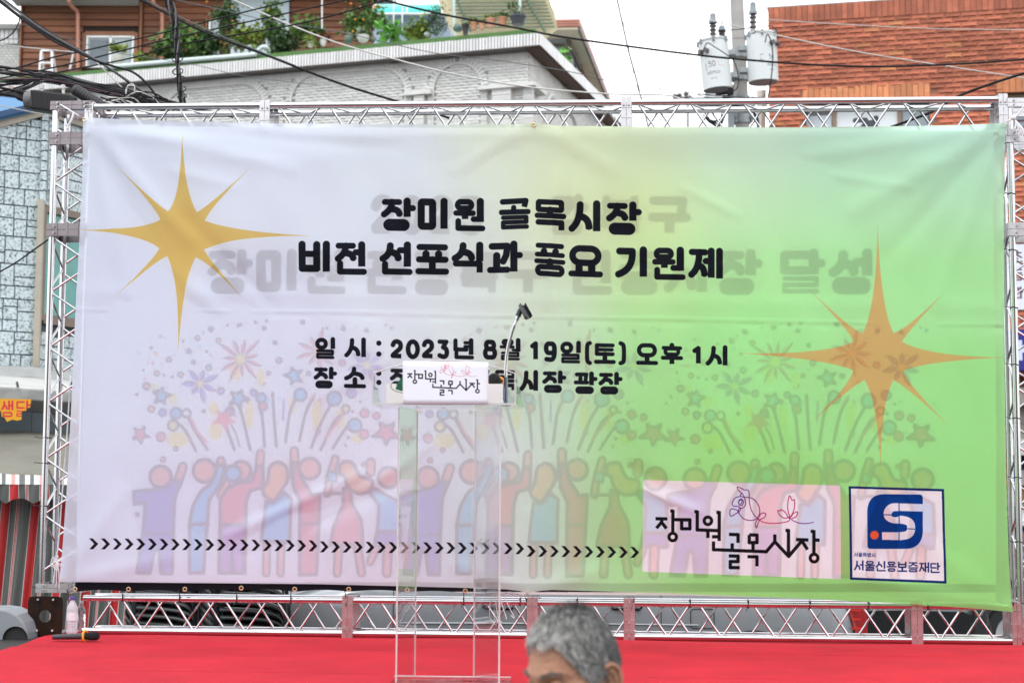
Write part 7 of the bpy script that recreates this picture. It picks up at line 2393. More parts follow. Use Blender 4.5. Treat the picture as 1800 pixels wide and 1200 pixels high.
pt, pm = U(1294, -25, YPL), U(1305, 225, YPL)
dirp = (pt - pm)
pg = pm - dirp * (pm.z / dirp.z)
up.location = pg
b = MB(); b.tube([pg, pt], .20 * Q, 20, r2=.148 * Q); b.build('shaft', M_POLE, up, smooth=True)
def ppx(y, dx=0): return U(1294 + (y + 25) / 250 * 11 + dx, y, YPL)
for y in (95, 135, 178, 192, 210):
    c = ppx(y); b = MB(); b.lathe([(.175 * Q, -.10 * Q), (.20 * Q, -.10 * Q), (.20 * Q, .10 * Q), (.175 * Q, .10 * Q)], c, 20); b.build('pole_band', M_GALV, up, smooth=True)
    for s in (-1, 1):
        b = MB(); b.box(c + Vector((s * .25, -.05, 0)) * Q, (.12 * Q, .10 * Q, .16 * Q)); b.build('band_lug', M_GALV, up, bevel=.01)
    for s in (-1, 1):
        b = MB(); b.tube([c + Vector((s * .27, -.12, .04)) * Q, c + Vector((s * .27, -.2, .04)) * Q], .025 * Q, 6); b.build('bolt', M_STEEL, up)
def bushing(root, c, h, k=4, r=.09 * Q):
    pr = [(r * .7, 0)]
    for i in range(k):
        z = h * .62 * i / k
        pr += [(r * .55, z), (r, z + h * .04), (r * .55, z + h * .11)]
    b = MB(); b.lathe(pr, c, 14); b.build('bushing', M_POR, root, smooth=True)
    b = MB(); b.lathe([(r * 1.05, h * .62), (r * 1.05, h * .70), (r * .8, h * .74), (r * .7, h * .98), (0, h)], c, 14); b.build('bushing_cap', M_PGR, root, smooth=True)
    b = MB(); b.tube([c + UPV * h, c + UPV * (h + .12 * Q)], .012 * Q, 5); b.build('terminal', M_GALV, root)
def transformer(cx, yt, yb_, wpx, Y, label, txt, bush, tilt=0.):
    T, Bm = U(cx, yt, Y), U(cx + tilt, yb_, Y)
    r = wpx / 2 / FPX * Y
    root = empty('transformer', Bm, label, 'transformer', 'pole transformers')
    ax = (T - Bm); h = ax.length
    M = ax.normalized().to_track_quat('Z', 'Y').to_matrix() @ rotz(0)
    M = Matrix.Rotation(math.atan2(ax.x, ax.z), 3, 'Y')
    cvs = Canvas(1024, 512, lambda x, y: (x, y), 1, (.77, .79, .79))
    txt(cvs)
    im = cvs.image('transformer_print')
    n = 48
    vs, uvs = [], []
    for j, z in enumerate((0.0, h * .25, h * .5, h * .75, h)):
        for k in range(n + 1):
            t = -math.pi / 2 + (k / n - .5) * 2 * math.pi
            vs.append(Bm + M @ Vector((r * math.cos(t), r * math.sin(t), z))); uvs.append((k / n, z / h))
    fs = [(j * (n + 1) + k, j * (n + 1) + k + 1, (j + 1) * (n + 1) + k + 1, (j + 1) * (n + 1) + k) for j in range(4) for k in range(n)]
    b = MB(); b.add(vs, fs); o = b.build('tank', sheet_mat('transformer_paint', im, .45), root, smooth='all')
    uv = o.data.uv_layers.new(name='UVMap')
    li = np.empty(len(o.data.loops), int); o.data.loops.foreach_get('vertex_index', li)
    uv.data.foreach_set('uv', np.array(uvs)[li].ravel())
    b = MB(); b.lathe([(r, 0), (r * .97, -.006), (0, -.008)], Bm, 40, M); b.build('underside', M_TRB, root, smooth=True)
    b = MB(); b.lathe([(r * 1.0, h * .985), (r * 1.05, h * .985), (r * 1.05, h * 1.01), (r * .9, h * 1.04), (0, h * 1.07)], Bm, 40, M); b.build('lid', M_TRF, root, smooth=True)
    for a in (-150, -95, -40, 20, 90, 160):
        q = Bm + M @ Vector((r * 1.06 * math.cos(R(a)), r * 1.06 * math.sin(R(a)), h * .985)); b = MB(); b.box(q, (.05 * Q, .05 * Q, .12 * Q)); b.build('lid_clamp', M_PGR, root, bevel=.005)
    for (dx, hh) in bush:
        bushing(root, Bm + M @ Vector((dx * r, -.05 * Q, h * 1.03)), hh * Q)
    return root, Bm, M, r, h
def tx1(c):
    c.a[:] = (.84, .86, .86)
    for i, ch in enumerate('50'): glyph(c, ch, 410 + i * 44, 235, 448 + i * 44, 300, 8, (.35, .36, .38))
    for k, (x, y, h_) in enumerate(((512, 235, 50), (530, 240, 60), (560, 235, 50))): c.stroke([(x, y), (x + 8, y + h_ * .8)], 3, (.9, .60, .60))
    c.stroke([(520, 290), (590, 294)], 3.5, (.88, .42, .42))
    for i, ch in enumerate('KEPCO'): glyph(c, ch, 388 + i * 30, 345, 414 + i * 30, 375, 5, (.38, .39, .42))
    for x in (430, 470): c.stroke([(x, 420), (x + 18, 420)], 12, (.6, .62, .63))
    c.stroke([(380, 255), (380, 330)], 8, (.3, .3, .32))
def tx2(c):
    c.a[:] = (.84, .86, .86)
    for i, ch in enumerate('50'): glyph(c, ch, 560 + i * 34, 245, 588 + i * 34, 300, 7, (.33, .34, .36))
    for i, ch in enumerate('KEPCO'): glyph(c, ch, 540 + i * 27, 345, 562 + i * 27, 372, 5, (.33, .34, .38))
    for x in (575, 610): c.stroke([(x, 410), (x + 14, 410)], 10, (.55, .57, .58))
    c.stroke([(465, 250), (500, 250)], 6, (.35, .36, .37)); c.stroke([(465, 305), (500, 305)], 6, (.35, .36, .37)); c.stroke([(468, 250), (468, 305)], 4, (.55, .56, .57))
t1 = transformer(1253, 73, 158, 52.5, 24.4, 'white cylindrical transformer left of the utility pole with dark and red printing', tx1, [(0.0, .58), (.62, .28)], 9)
t2 = transformer(1338, 62, 145, 54, 24.4, 'white cylindrical transformer right of the utility pole in front of the red bricks', tx2, [(-.55, .70)], 4)
t3 = transformer(1260, 110, 182, 44, 25.9, 'third grey transformer lowest and half hidden behind the left one', tx1, [], 2)
for root, Bm, M, r, h in (t1, t2):
    s = 1 if root is t1[0] else -1
    for zz in (.28, .75):
        b = MB(); b.box(Bm + M @ Vector((s * (r + .07 * Q), .12 * Q, h * zz)), (.2 * Q, .18 * Q, .12 * Q)); b.build('hanger', M_GALV, root, bevel=.01)
    for a in ((-150, -125) if root is t1[0] else (-60, -30)):
        p = Bm + M @ Vector((r * math.cos(R(a)), r * math.sin(R(a)), h * .76)); q = Bm + M @ Vector((r * 1.28 * math.cos(R(a)), r * 1.28 * math.sin(R(a)), h * .76))
        b = MB(); b.tube([p, q], .055 * Q, 10); b.build('side_bushing', M_POR, root, smooth=True)
b = MB(); b.box(U(1285, 200, 24.8), (.09, .09, .86)); b.box(U(1270, 176, 24.75), (1.0, .08, .066)); b.box(U(1258, 184, 24.8), (.6, .066, .06))
b.build('cross_arm', M_GALV, up, bevel=.01)
fp = empty('utility_pole', U(1209, 900, 62), 'thin distant pole with insulators seen over the truss left of the transformers', 'utility pole')
b = MB(); b.tube([U(1210, 1000, 62), U(1209, 172, 62)], .10, 10, r2=.06); b.build('shaft', M_GALV, fp, smooth=True)
b = MB(); b.tube([U(1188, 171, 62), U(1214, 172, 62)], .05, 8); b.tube([U(1202, 178, 62), U(1216, 180, 62)], .05, 6); b.build('cross_arm', M_GALV, fp)
for x, y in ((1186, 171), (1194, 170), (1206, 168), (1213, 174)):
    b = MB(); c = U(x, y, 62); b.lathe([(0, -.16), (.12, -.1), (.07, 0), (.13, .06), (0, .16)], c, 8); b.build('insulator', M_POR, fp, smooth=True)

# ================================================================ overhead cables
def cable(pts, wpx, m, label, Y=16., group=None, name='overhead_cable', n=7):
    """pts: (px, py[, Y]); wpx = drawn width in photo pixels"""
    P = [U(p[0], p[1], p[2] if len(p) > 2 else Y) for p in pts]
    b = MB(); b.tube(catmull(P, n) if len(P) > 2 else P, wpx * 1.25 / 2 / FPX * Y, 6)
    return tag(b.build(name, m, smooth='all'), label, 'cable', group)
cable([(-30, -30), (5, 0), (33, 22), (83, 57), (138, 88), (167, 104), (200, 125), (240, 153), (275, 182), (292, 200)], 2.6, M_WIREG, 'grey strand of the thick cable sweeping down from the top left corner', 13.2)
cable([(-34, -26), (4, 4), (34, 28), (83, 61), (136, 90), (166, 106), (200, 117), (235, 128), (262, 152), (283, 184), (292, 205)], 3.4, M_WIRE, 'black strand sweeping down from the top left corner and curling behind the truss', 13.1)
cable([(-20, -22), (12, 3), (48, 30), (95, 62), (140, 88), (168, 106), (202, 128), (243, 158), (270, 176), (288, 198)], 2.4, M_WIRE, 'upper black strand of the sweeping corner cable', 13.3)
cable([(-40, -26), (2, 6), (36, 32), (90, 70), (140, 94), (170, 108)], 3.0, M_WIRE, 'lower black strand of the sweeping corner cable', 13.0)
cable([(160, 100), (185, 125), (210, 150), (225, 163), (240, 176)], 1.8, M_WIREW, 'thin pale wire hanging from the corner cable above the black cylinder', 13.2)
cable([(-20, 128), (35, 118), (90, 102), (150, 89), (287, 58), (400, 29), (530, -3)], 2.2, M_WIRE, 'topmost of the three parallel black cables crossing the timber cabin', 15)
cable([(-20, 142), (67, 125), (150, 106), (293, 70), (467, 32), (610, 0), (640, -8)], 2.2, M_WIRE, 'middle of the three parallel black cables crossing the timber cabin', 15)
cable([(60, 138), (100, 128), (233, 102), (313, 79), (467, 53), (560, 34), (677, 1), (700, -8)], 2.2, M_WIRE, 'lowest of the three parallel black cables crossing the timber cabin', 15)
cable([(225, -12), (247, 0), (360, 57), (467, 97), (600, 148), (740, 191), (790, 208)], 3.4, M_WIRE, 'black cable running down in front of the arches to the truss', 14)
cable([(232, -15), (256, 0), (362, 52), (440, 84), (520, 116)], 1.6, M_WIREG, 'thin grey wire running just above the black cable over the arches', 14.3)
cable([(395, -8), (410, 0), (500, 40), (597, 77), (700, 106), (800, 131), (927, 153), (1067, 165), (1163, 167), (1193, 173), (1215, 185)], 2.3, M_WIREW, 'long pale cable crossing the arches to the distant pole', 17)
cable([(290, -4), (400, 20), (480, 38), (600, 57), (755, 92), (870, 106), (1000, 126), (1100, 148), (1290, 172)], 1.2, M_WIREG, 'thin grey wire crossing the white parapet to the utility pole', 22)
cable([(655, -5), (672, 0), (780, 26), (900, 48), (1000, 67), (1200, 94), (1330, 107), (1450, 115), (1560, 117), (1700, 112), (1820, 103)], 3.0, M_WIRE, 'long black cable sagging across the sky in front of both transformers', 18)
cable([(1190, 22), (1310, 50), (1500, 90), (1680, 119), (1830, 142)], 1.6, M_WIREW, 'pale wire slanting down across the red bricks to the right', 19)
cable([(1340, 34), (1352, 35), (1480, 43), (1650, 51), (1830, 53)], 1.3, M_WIREW, 'upper pale wire running nearly level across the red bricks', 19)
cable([(1560, 226), (1640, 196), (1681, 171), (1750, 145), (1830, 120)], 3.8, M_WIRE, 'thick black cable rising to the right in front of the brick building above the truss', 12)
cable([(1083, -8), (1105, 90), (1120, 145), (1140, 225)], 2.4, M_WIREG, 'steep grey wire with dark clips dropping through the open sky', 26)
for x, y in ((1095, 43), (1104.5, 87), (1114, 125), (1122, 155), (1128, 176)):
    b = MB(); b.tube([U(x - .8, y - 4, 26), U(x + .8, y + 4, 26)], .014, 6); tag(b.build('cable_clip', M_WIRE), 'small dark clip on the steep grey wire in the open sky', 'clip', 'clips on the steep wire')
cable([(1128, -8), (1140, 60), (1152, 120), (1168, 200)], .7, M_WIREG, 'hair thin wire left of the far pole in the sky', 30)
cable([(1178, -8), (1188, 95), (1192, 130), (1199, 178)], .7, M_WIREG, 'hair thin wire dropping onto the distant pole', 30)
cable([(1188, 100), (1193, 122), (1202, 95), (1222, 75), (1229, 92)], .7, M_WIREG, 'thin looping lead left of the left transformer', 34)
cable([(1206, 170), (1199, 120), (1210, 95), (1222, 88), (1232, 97)], .7, M_WIREG, 'second thin looping lead left of the left transformer', 34)
cable([(1236, 90), (1243, 76), (1258, 84), (1275, 95), (1290, 108), (1298, 135), (1296, 155), (1284, 162)], 1.6, M_WIRE, 'black lead looping from the left transformer round the pole', 24.0)
cable([(1345, 75), (1348, 62), (1353, 66), (1358, 90), (1357, 125), (1352, 160), (1347, 188)], 1.8, M_WIRE, 'black lead hanging down the right transformer', 23.9)
cable([(1322, 60), (1340, 48), (1358, 47), (1366, 58), (1366, 74)], 1.3, M_WIRE, 'thin black lead arching over the right transformer', 23.9)
cable([(1284, 53), (1300, 52), (1318, 49)], 1.2, M_WIRE, 'short black lead between pole and right transformer bushing', 24.4)
cable([(1345, 150), (1344, 168), (1334, 172), (1320, 170)], 1.0, M_WIRE, 'thin black lead curling under the right transformer', 24.2)
cable([(1285, 68), (1320, 66)], .8, M_WIREG, 'thin stay between the transformer lids', 24.4)
for k in range(7):
    rg = random.Random(k)
    cable([(1240 + rg.uniform(-8, 8), 200 + rg.uniform(-8, 10)), (1250 + rg.uniform(-6, 6), 214 + rg.uniform(-4, 6)), (1265, 216 + rg.uniform(-6, 8)), (1276 + rg.uniform(-4, 4), 196 + rg.uniform(-6, 6)), (1300, 182 + rg.uniform(-6, 6))], 2.2, M_WIRE, 'black cable looping at the pole just behind the top truss', 24.1, 'cable loops at the utility pole')
cable([(1322, 196), (1330, 206), (1334, 226)], 4.0, M_WIRE, 'short thick black cable leaving the pole to the right behind the truss', 24.1)
b = MB(); b.tube(catmull([U(1258, 166, 24.1), U(1272, 163, 24.1), U(1286, 161, 24.1)], 4), .033, 8); b.box(U(1284, 161, 24.1), (.08, .07, .095)); b.box(U(1277, 172, 24.1), (.11, .07, .06))
tag(b.build('cable_clamp', M_WIRE), 'black line clamp under the left transformer', 'clamp')
for k in range(5):
    rg = random.Random(k + 20)
    y = 168 + k * 5.5
    cable([(1225, y - 4 + rg.uniform(-3, 3)), (1262, y + rg.uniform(-2, 2)), (1300, y + 3), (1330, y + 6 + rg.uniform(-3, 3))], 1.1, M_WIRE, 'thin wire dead ended on the pole above the top truss', 24.5, 'thin wires dead ended on the pole')
# left side singles
cable([(-10, 26), (28, 40), (83, 56), (150, 78), (210, 94), (330, 112), (430, 134), (560, 150)], .9, M_WIREG, 'thin grey wire crossing the planks and the arches on the left', 20)
cable([(-10, 78), (60, 85), (130, 92), (150, 93)], 1.3, M_WIREW, 'pale wire ending at the short ladder pole', 20)
cable([(33, 25), (34, 36), (26, 54), (10, 68), (-6, 74)], 2.0, M_WIRE, 'black wire curving down at the far upper left corner', 14)
cable([(-8, 482), (30, 460), (75, 428), (110, 404), (150, 378)], 2.2, M_WIRE, 'black cable crossing the speckled stone wall behind the left tower', 12.5)
cable([(-10, 184), (20, 190), (50, 196), (75, 201)], 1.4, M_WIREW, 'pale wire in front of the blue roof', 12.8)
# tangle towards the left tower
for k in range(30):
    rg = random.Random(100 + k)
    y0 = rg.uniform(108, 176)
    sp = rg.uniform(-1, 1)
    pts = [(-30, y0), (40, lerp(y0, 138, .45) + rg.uniform(-5, 5)), (90, 137 + sp * 9 + rg.uniform(-3, 3)), (150, 150 + sp * 9 + rg.uniform(-3, 3)), (205, 163 + sp * 9 + rg.uniform(-3, 3)), (265, 177 + sp * 9 + rg.uniform(-3, 3)), (335, 192 + sp * 7), (410, 206)]
    m = M_WIREP if k % 9 == 4 else (M_WIREG if k % 7 == 3 else M_WIRE)
    cable(pts, rg.choice((1.5, 2., 2.4, 3.0)), m, {M_WIREP: 'dull purple cable in the black cable tangle at the upper left', M_WIREG: 'grey cable in the black cable tangle at the upper left', M_WIRE: 'black cable in the cable tangle running behind the top left truss corner'}[m], 12.6 + rg.uniform(0, .5), 'cable tangle at the upper left')
for k in range(12):
    rg = random.Random(300 + k)
    x0 = rg.uniform(180, 250); y0 = rg.uniform(165, 180)
    cable([(x0, y0), (x0 + 20, y0 + rg.uniform(-8, 3)), (x0 + 45, y0 + rg.uniform(-5, 9)), (x0 + 60, y0 + 18), (x0 + 45, y0 + 24), (x0 + 15, y0 + 12 + rg.uniform(0, 10)), (x0 - 8, y0 + 6)], 2.4, M_WIRE if k % 4 else M_WIREW, 'looped spare cable heaped just above the top left truss beam', 12.3, 'spare cable loops over the top left truss beam')
cable([(222, 163), (224, 152), (232, 148), (237, 155), (233, 166), (224, 168), (221, 160), (226, 151), (235, 151)], 1.5, M_WIREW, 'pale wire coil above the black cylinder closure', 12.4)
# ribbed terminal box, cylindrical splice
tb_ = empty('terminal_box', U(92, 182, 12.4), 'black ribbed cable terminal box hanging at the upper left above the tower', 'terminal box')
A, Bv = U(56, 177, 12.4), U(132, 187, 12.4)
ax = (Bv - A); M = Matrix((ax.normalized(), Vector((0, 1, 0)), ax.normalized().cross(Vector((0, 1, 0))))).transposed()
b = MB(); b.box((A + Bv) / 2, (ax.length, .14, .145), M); b.build('housing', M_BLACK, tb_, bevel=.02)
for k in range(24):
    c = A.lerp(Bv, .06 + .9 * k / 23); b = MB()
    b.box(c + Vector((0, -.072, 0)), (.006, .012, .135), M @ Matrix.Rotation(R(-14), 3, 'Y')); b.build('rib', M_BLACK, tb_)
b = MB(); b.lathe([(0, -.02), (.06, -.015), (.068, .03), (.06, .05)], A, 14, Matrix.Rotation(R(-90), 3, 'Y')); b.build('end_cap', mat('grey_end_cap', (.12, .12, .13), .5), tb_, smooth=True)
for dy in (-9, 3):
    b = MB(); b.tube(catmull([A + Vector((0, 0, dy * -.004)), U(40, 172 + dy, 12.4), U(18, 165 + dy * .8, 12.4), U(-20, 160 + dy, 12.4)], 5), [.022] * 4 + [.018] * 4 + [.010] * 8, 8); b.build('cable_entry', M_WIRE, tb_, smooth=True)
for px_ in (73, 111):
    b = MB(); b.tube([U(px_, 150, 12.4), U(px_ + .5, 168, 12.4)], .012, 6); b.box(U(px_, 153, 12.4), (.024, .03, .03)); b.build('hanger_clip', M_WIREW, tb_)
A, Bv = U(130, 157, 12.5), U(188, 192, 12.5)
sc_ = empty('cable_splice', A, 'black cylindrical cable splice hanging diagonally above the top left truss corner', 'cable splice')
M = (Bv - A).normalized().to_track_quat('Z', 'Y').to_matrix()
h = (Bv - A).length
pr = [(0, -.01), (.03, -.008), (.042, .01)]
for k in range(9): pr += [(.044, h * (.1 + .08 * k)), (.041, h * (.12 + .08 * k)), (.044, h * (.14 + .08 * k))]
pr += [(.040, h * .86), (.02, h), (.012, h * 1.1)]
b = MB(); b.lathe(pr, A, 18, M); b.build('sleeve', M_BLACK, sc_, smooth=True)
b = MB(); b.add([U(15, 150, 12.2), U(24, 152, 12.2), U(22, 157, 12.2), U(16, 155, 12.2)], [(0, 1, 2, 3)]); tag(b.build('cable_tag', mat('pink_tag', (.5, .35, .33), .6), solid=.002), 'small pinkish tag on the cable tangle at the left edge', 'tag')
# twisted vertical drop with rings
vb = empty('cable_drop', U(300, 0, 12.6), 'twisted vertical bundle of grey and black cables bound with rings above the truss', 'cable bundle')
axp = [(292, -20), (296, 0), (304, 25), (309, 50), (311, 80), (312, 110), (315, 140), (319, 170), (324, 200)]
for k in range(6):
    P = []
    for i, (x, y) in enumerate(catmull([(a, c, 0) for a, c in axp], 6)[i_][:2] for i_ in range(49)):
        spd = max(1.5, 9 - y * .055) if y < 120 else 3 + (y - 120) * .05
        P.append(U(x + spd * .8 * math.sin(y * .045 + k * 1.05), y, 12.6 + .015 * math.cos(y * .05 + k)))
    b = MB(); b.tube(P, .0065 if k % 2 else .0085, 6); b.build('strand', M_WIREG if k % 2 else M_WIRE, vb, smooth=True)
for x, y, r_p in ((306, 48, 10), (308.5, 66, 10), (311, 91, 10), (312, 106, 9.5), (312.5, 129, 9), (316, 143, 9.5), (319.5, 160, 7.5), (320, 173, 7.5)):
    b = MB(); c = U(x, y - 3, 12.6); rr_ = r_p / FPX * 12.6
    b.tube([c + Vector((rr_ * math.cos(t), .03 * math.sin(t), rr_ * .85 * math.sin(t))) for t in np.linspace(0, 2 * math.pi, 19)[:-1]], .0045, 5, closed=True); b.build('ring', M_WIRE, vb, smooth=True)

# ================================================================ the man in front of the stage
M_SKIN = mat('skin', (.42, .215, .135), .5, var=.13, scale=9, bump=.5, bscale=110, spec=.35, fine=.12)
MATS['skin'].node_tree.nodes['Principled BSDF'].inputs['Subsurface Weight'].default_value = .12
MATS['skin'].node_tree.nodes['Principled BSDF'].inputs['Subsurface Radius'].default_value = (.02, .008, .004)
YH = 3.32
HC = U(1008, 1181, YH)                      # head centre
YAW, TILT = R(-50), R(14)
HM = Matrix.Rotation(YAW, 3, 'Z') @ Matrix.Rotation(TILT, 3, 'X')    # local: face towards -y, up +z
AX, AYf, AZ = .074, .094, .118
def gaus(p, c, s): return math.exp(-sum(((p[i] - c[i]) / s[i]) ** 2 for i in range(3)))
def head_pt(th, ph):
    """th: polar from crown, ph: azimuth, 0 = face (-y)"""
    d = Vector((math.sin(th) * math.sin(ph), -math.sin(th) * math.cos(ph), math.cos(th)))
    x, y, z = d.x * AX, d.y * AYf, d.z * AZ
    # skull: narrow at temples/forehead, jaw tapers below
    if z < 0:
        k = min(1, -z / AZ)
        x *= 1 - .30 * k ** 1.5; 
        if y > 0: y *= 1 - .45 * k
        else: y *= 1 - .06 * k
    if y < 0 and z > 0: x *= 1 - .06 * (-y / AYf)
    y *= 1.0 if y < 0 else 1.06
    x = math.copysign(abs(x), x)
    q = (x, y, z)
    n = Vector((d.x / AX, d.y / AYf, d.z / AZ)).normalized()
    r = 0
    if y < 0:
        r += .004 * gaus(q, (0, -.09, .022), (.06, .05, .012))            # brow ridge
        for s in (-1, 1):
            r -= .009 * gaus(q, (s * .031, -.085, .002), (.017, .05, .011))     # socket
            r += .0035 * gaus(q, (s * .030, -.085, .020), (.020, .05, .007))
            r += .005 * gaus(q, (s * .045, -.07, -.030), (.020, .05, .018))   # cheek
            r -= .003 * gaus(q, (s * .062, -.045, .02), (.02, .03, .03))      # temple
        r += .020 * gaus(q, (0, -.09, -.030), (.011, .06, .012)) + .012 * gaus(q, (0, -.09, -.012), (.008, .06, .018))
        r += .007 * gaus(q, (0, -.085, -.058), (.02, .06, .008)) + .008 * gaus(q, (0, -.08, -.098), (.02, .06, .016))
        r -= .003 * gaus(q, (0, -.085, -.064), (.024, .06, .003))
        for k, zz in enumerate((.045, .057, .068)):
            r -= .0012 * gaus(q, (0, -.09, zz), (.05, .05, .0022))
    return Vector(q) + n * r
NT, NP = 90, 120
b = MB()
P = [[HC + HM @ head_pt(math.pi * (i + .02) / NT * .93, 2 * math.pi * j / NP) for j in range(NP)] for i in range(NT + 1)]
b.grid(P, close_u=True)
# neck, shoulders, torso, arms and legs in the same mesh (loft rings downwards from the skull)
def ring(c, rx, ry, rot=0., n=NP):
    return [c + rotz(YAW * rot) @ Vector((rx * math.sin(2 * math.pi * j / n), -ry * math.cos(2 * math.pi * j / n), 0)) for j in range(n)]
hb = HC + HM @ Vector((0, .02, -.085))
bx_ = HC.x + .05
rings = [P[-1], ring(hb + Vector((.01, .01, -.03)), .058, .062, 1), ring(Vector((bx_ - .01, HC.y + .05, HC.z - .17)), .060, .062, 1), ring(Vector((bx_, HC.y + .07, HC.z - .22)), .085, .07, .6), ring(Vector((bx_, HC.y + .08, HC.z - .27)), .17, .09, .5),
         ring(Vector((bx_, HC.y + .08, HC.z - .36)), .195, .115, .4), ring(Vector((bx_, HC.y + .07, HC.z - .52)), .175, .12, .4), ring(Vector((bx_, HC.y + .07, HC.z - .68)), .165, .115, .4), ring(Vector((bx_, HC.y + .07, HC.z - .80)), .17, .12, .4)]
b.grid(rings, close_u=True)
man = b.build('person', M_SKIN, None, smooth='all')
tag(man, 'elderly person with short grey hair facing left in front of the red stage', 'person')
M_SHIRT = mat('dark_shirt', (.05, .055, .07), .85, bump=.3, bscale=200)
M_TRS = mat('grey_trousers', (.06, .06, .065), .9)
b = MB()
b.grid([[p for p in rg_] for rg_ in [ring(Vector((bx_ - .005, HC.y + .06, HC.z - .20)), .072, .074, .8)] + [[c + (c - Vector((bx_, HC.y + .07, c.z))) * .06 for c in r_2] for r_2 in rings[3:]]], close_u=True)
for s in (-1, 1):
    sh_ = Vector((bx_ + s * .19 * math.cos(YAW * .4), HC.y + .08 + s * .19 * math.sin(YAW * .4), HC.z - .30))
    b.tube(catmull([sh_ - Vector((s * .03, 0, 0)), sh_ + Vector((s * .04, 0, -.06)), sh_ + Vector((s * .07, .01, -.22))], 5), .058, 14, r2=.052)
b.build('shirt', M_SHIRT, man, smooth='all')
b = MB()
for s in (-1, 1):
    sh_ = Vector((bx_ + s * .19 * math.cos(YAW * .4), HC.y + .08, HC.z - .30))
    b.tube(catmull([sh_ + Vector((s * .06, .01, -.18)), sh_ + Vector((s * .08, .02, -.30)), sh_ + Vector((s * .07, -.04, -.54))], 5), .045, 12, r2=.030)
    pl_ = sh_ + Vector((s * .07, -.05, -.57))
    b.lathe([(0, .05), (.03, .03), (.036, 0), (.03, -.04), (0, -.05)], pl_, 10)
    for f in range(4):
        b.tube([pl_ + Vector((-.025 + .016 * f, -.01, -.03)), pl_ + Vector((-.025 + .016 * f, -.015, -.065)), pl_ + Vector((-.025 + .016 * f, -.005, -.09 - .006 * (f in (1, 2))))], .008, 8, r2=.006)
    b.tube([pl_ + Vector((-s * .03, -.01, .01)), pl_ + Vector((-s * .045, -.02, -.02)), pl_ + Vector((-s * .04, -.025, -.045))], .009, 8, r2=.007)
b.build('forearms', M_SKIN, man, smooth='all')
b = MB(); zt7 = HC.z - .78
b.grid([ring(Vector((bx_, HC.y + .07, zt7 - dz)), rx, ry, .4) for dz, rx, ry in ((0, .178, .128), (.08, .182, .132), (.14, .175, .13))], close_u=True)
for s in (-1, 1):
    b.tube([Vector((bx_ + s * .085, HC.y + .07, zt7 - .08)), Vector((bx_ + s * .095, HC.y + .06, zt7 * .52)), Vector((bx_ + s * .10, HC.y + .07, .07))], .092, 16, r2=.05)
b.build('trousers', M_TRS, man, smooth='all')
for s in (-1, 1):
    b = MB(); b.lathe([(0, 0), (.05, .0), (.055, .03), (.045, .08), (0, .09)], Vector((bx_ + s * .10, HC.y + .07, 0)), 14); b.box(Vector((bx_ + s * .10 - .04, HC.y - .03, .03)), (.09, .2, .055)); b.build('shoe', M_BLACK, man, smooth=True, bevel=.015)
# ears
def ear(s):
    b = MB()
    c = Vector((s * .0745, .014, -.022))
    prof = [(-.002, .033), (.012, .036), (.024, .026), (.027, .008), (.022, -.012), (.013, -.028), (.004, -.036), (-.003, -.030)]
    out = catmull([Vector((s * .004, y, z)) + c + Vector((s * .30 * max(0, y), 0, 0)) for y, z in prof], 5)
    b.tube([HC + HM @ p for p in out], .0038, 8)
    inner = catmull([c + Vector((s * (.003 + .25 * max(0, y * .7)), y * .62, z * .66)) for y, z in prof[1:6]], 5)
    b.tube([HC + HM @ p for p in inner], .0030, 8)
    mid = c + Vector((s * .001, .006, 0))
    vs = [HC + HM @ mid] + [HC + HM @ (p + Vector((-s * .001, 0, 0))) for p in out]
    b.add(vs, [(0, i, i + 1) for i in range(1, len(vs) - 1)])
    b.lathe([(0, -.009), (.007, -.006), (.009, 0), (.006, .006), (0, .009)], HC + HM @ (c + Vector((s * .002, .002, -.032))), 10)
    return b.build('ear', M_SKIN, man, smooth='all')
ear(1); ear(-1)
# eyes and lids
M_EYE = mat('eye_white', (.38, .34, .31), .3)
M_IRIS = mat('dark_iris', (.02, .012, .008), .1)
for s in (-1, 1):
    c = Vector((s * .031, -.0722, .000))
    b = MB(); b.lathe([(0, -.0115)] + [(.0115 * math.cos(t), .0115 * math.sin(t)) for t in np.linspace(-1.4, 1.4, 9)] + [(0, .0115)], HC + HM @ c, 16, HM); e_ = b.build('eye', M_EYE, man, smooth='all')
    b = MB(); b.lathe([(0, .0004), (.004, .0002), (.0056, -.0012)], HC + HM @ (c + Vector((-.002, -.0116, -.001))), 14, HM @ Matrix.Rotation(R(90), 3, 'X')); i_ = b.build('iris', M_IRIS, e_, smooth='all')
    b = MB()
    for e0, e1 in ((R(7), R(85)), (R(-85), R(-13))):
        b.grid([[HC + HM @ (c + Vector((.0128 * math.cos(e0 + (e1 - e0) * i2 / 6) * math.sin(a2), -.0128 * math.cos(e0 + (e1 - e0) * i2 / 6) * math.cos(a2), .0128 * math.sin(e0 + (e1 - e0) * i2 / 6)))) for a2 in np.linspace(-1.5, 1.5, 14)] for i2 in range(7)])
    b.build('eyelid', M_SKIN, man, smooth='all')
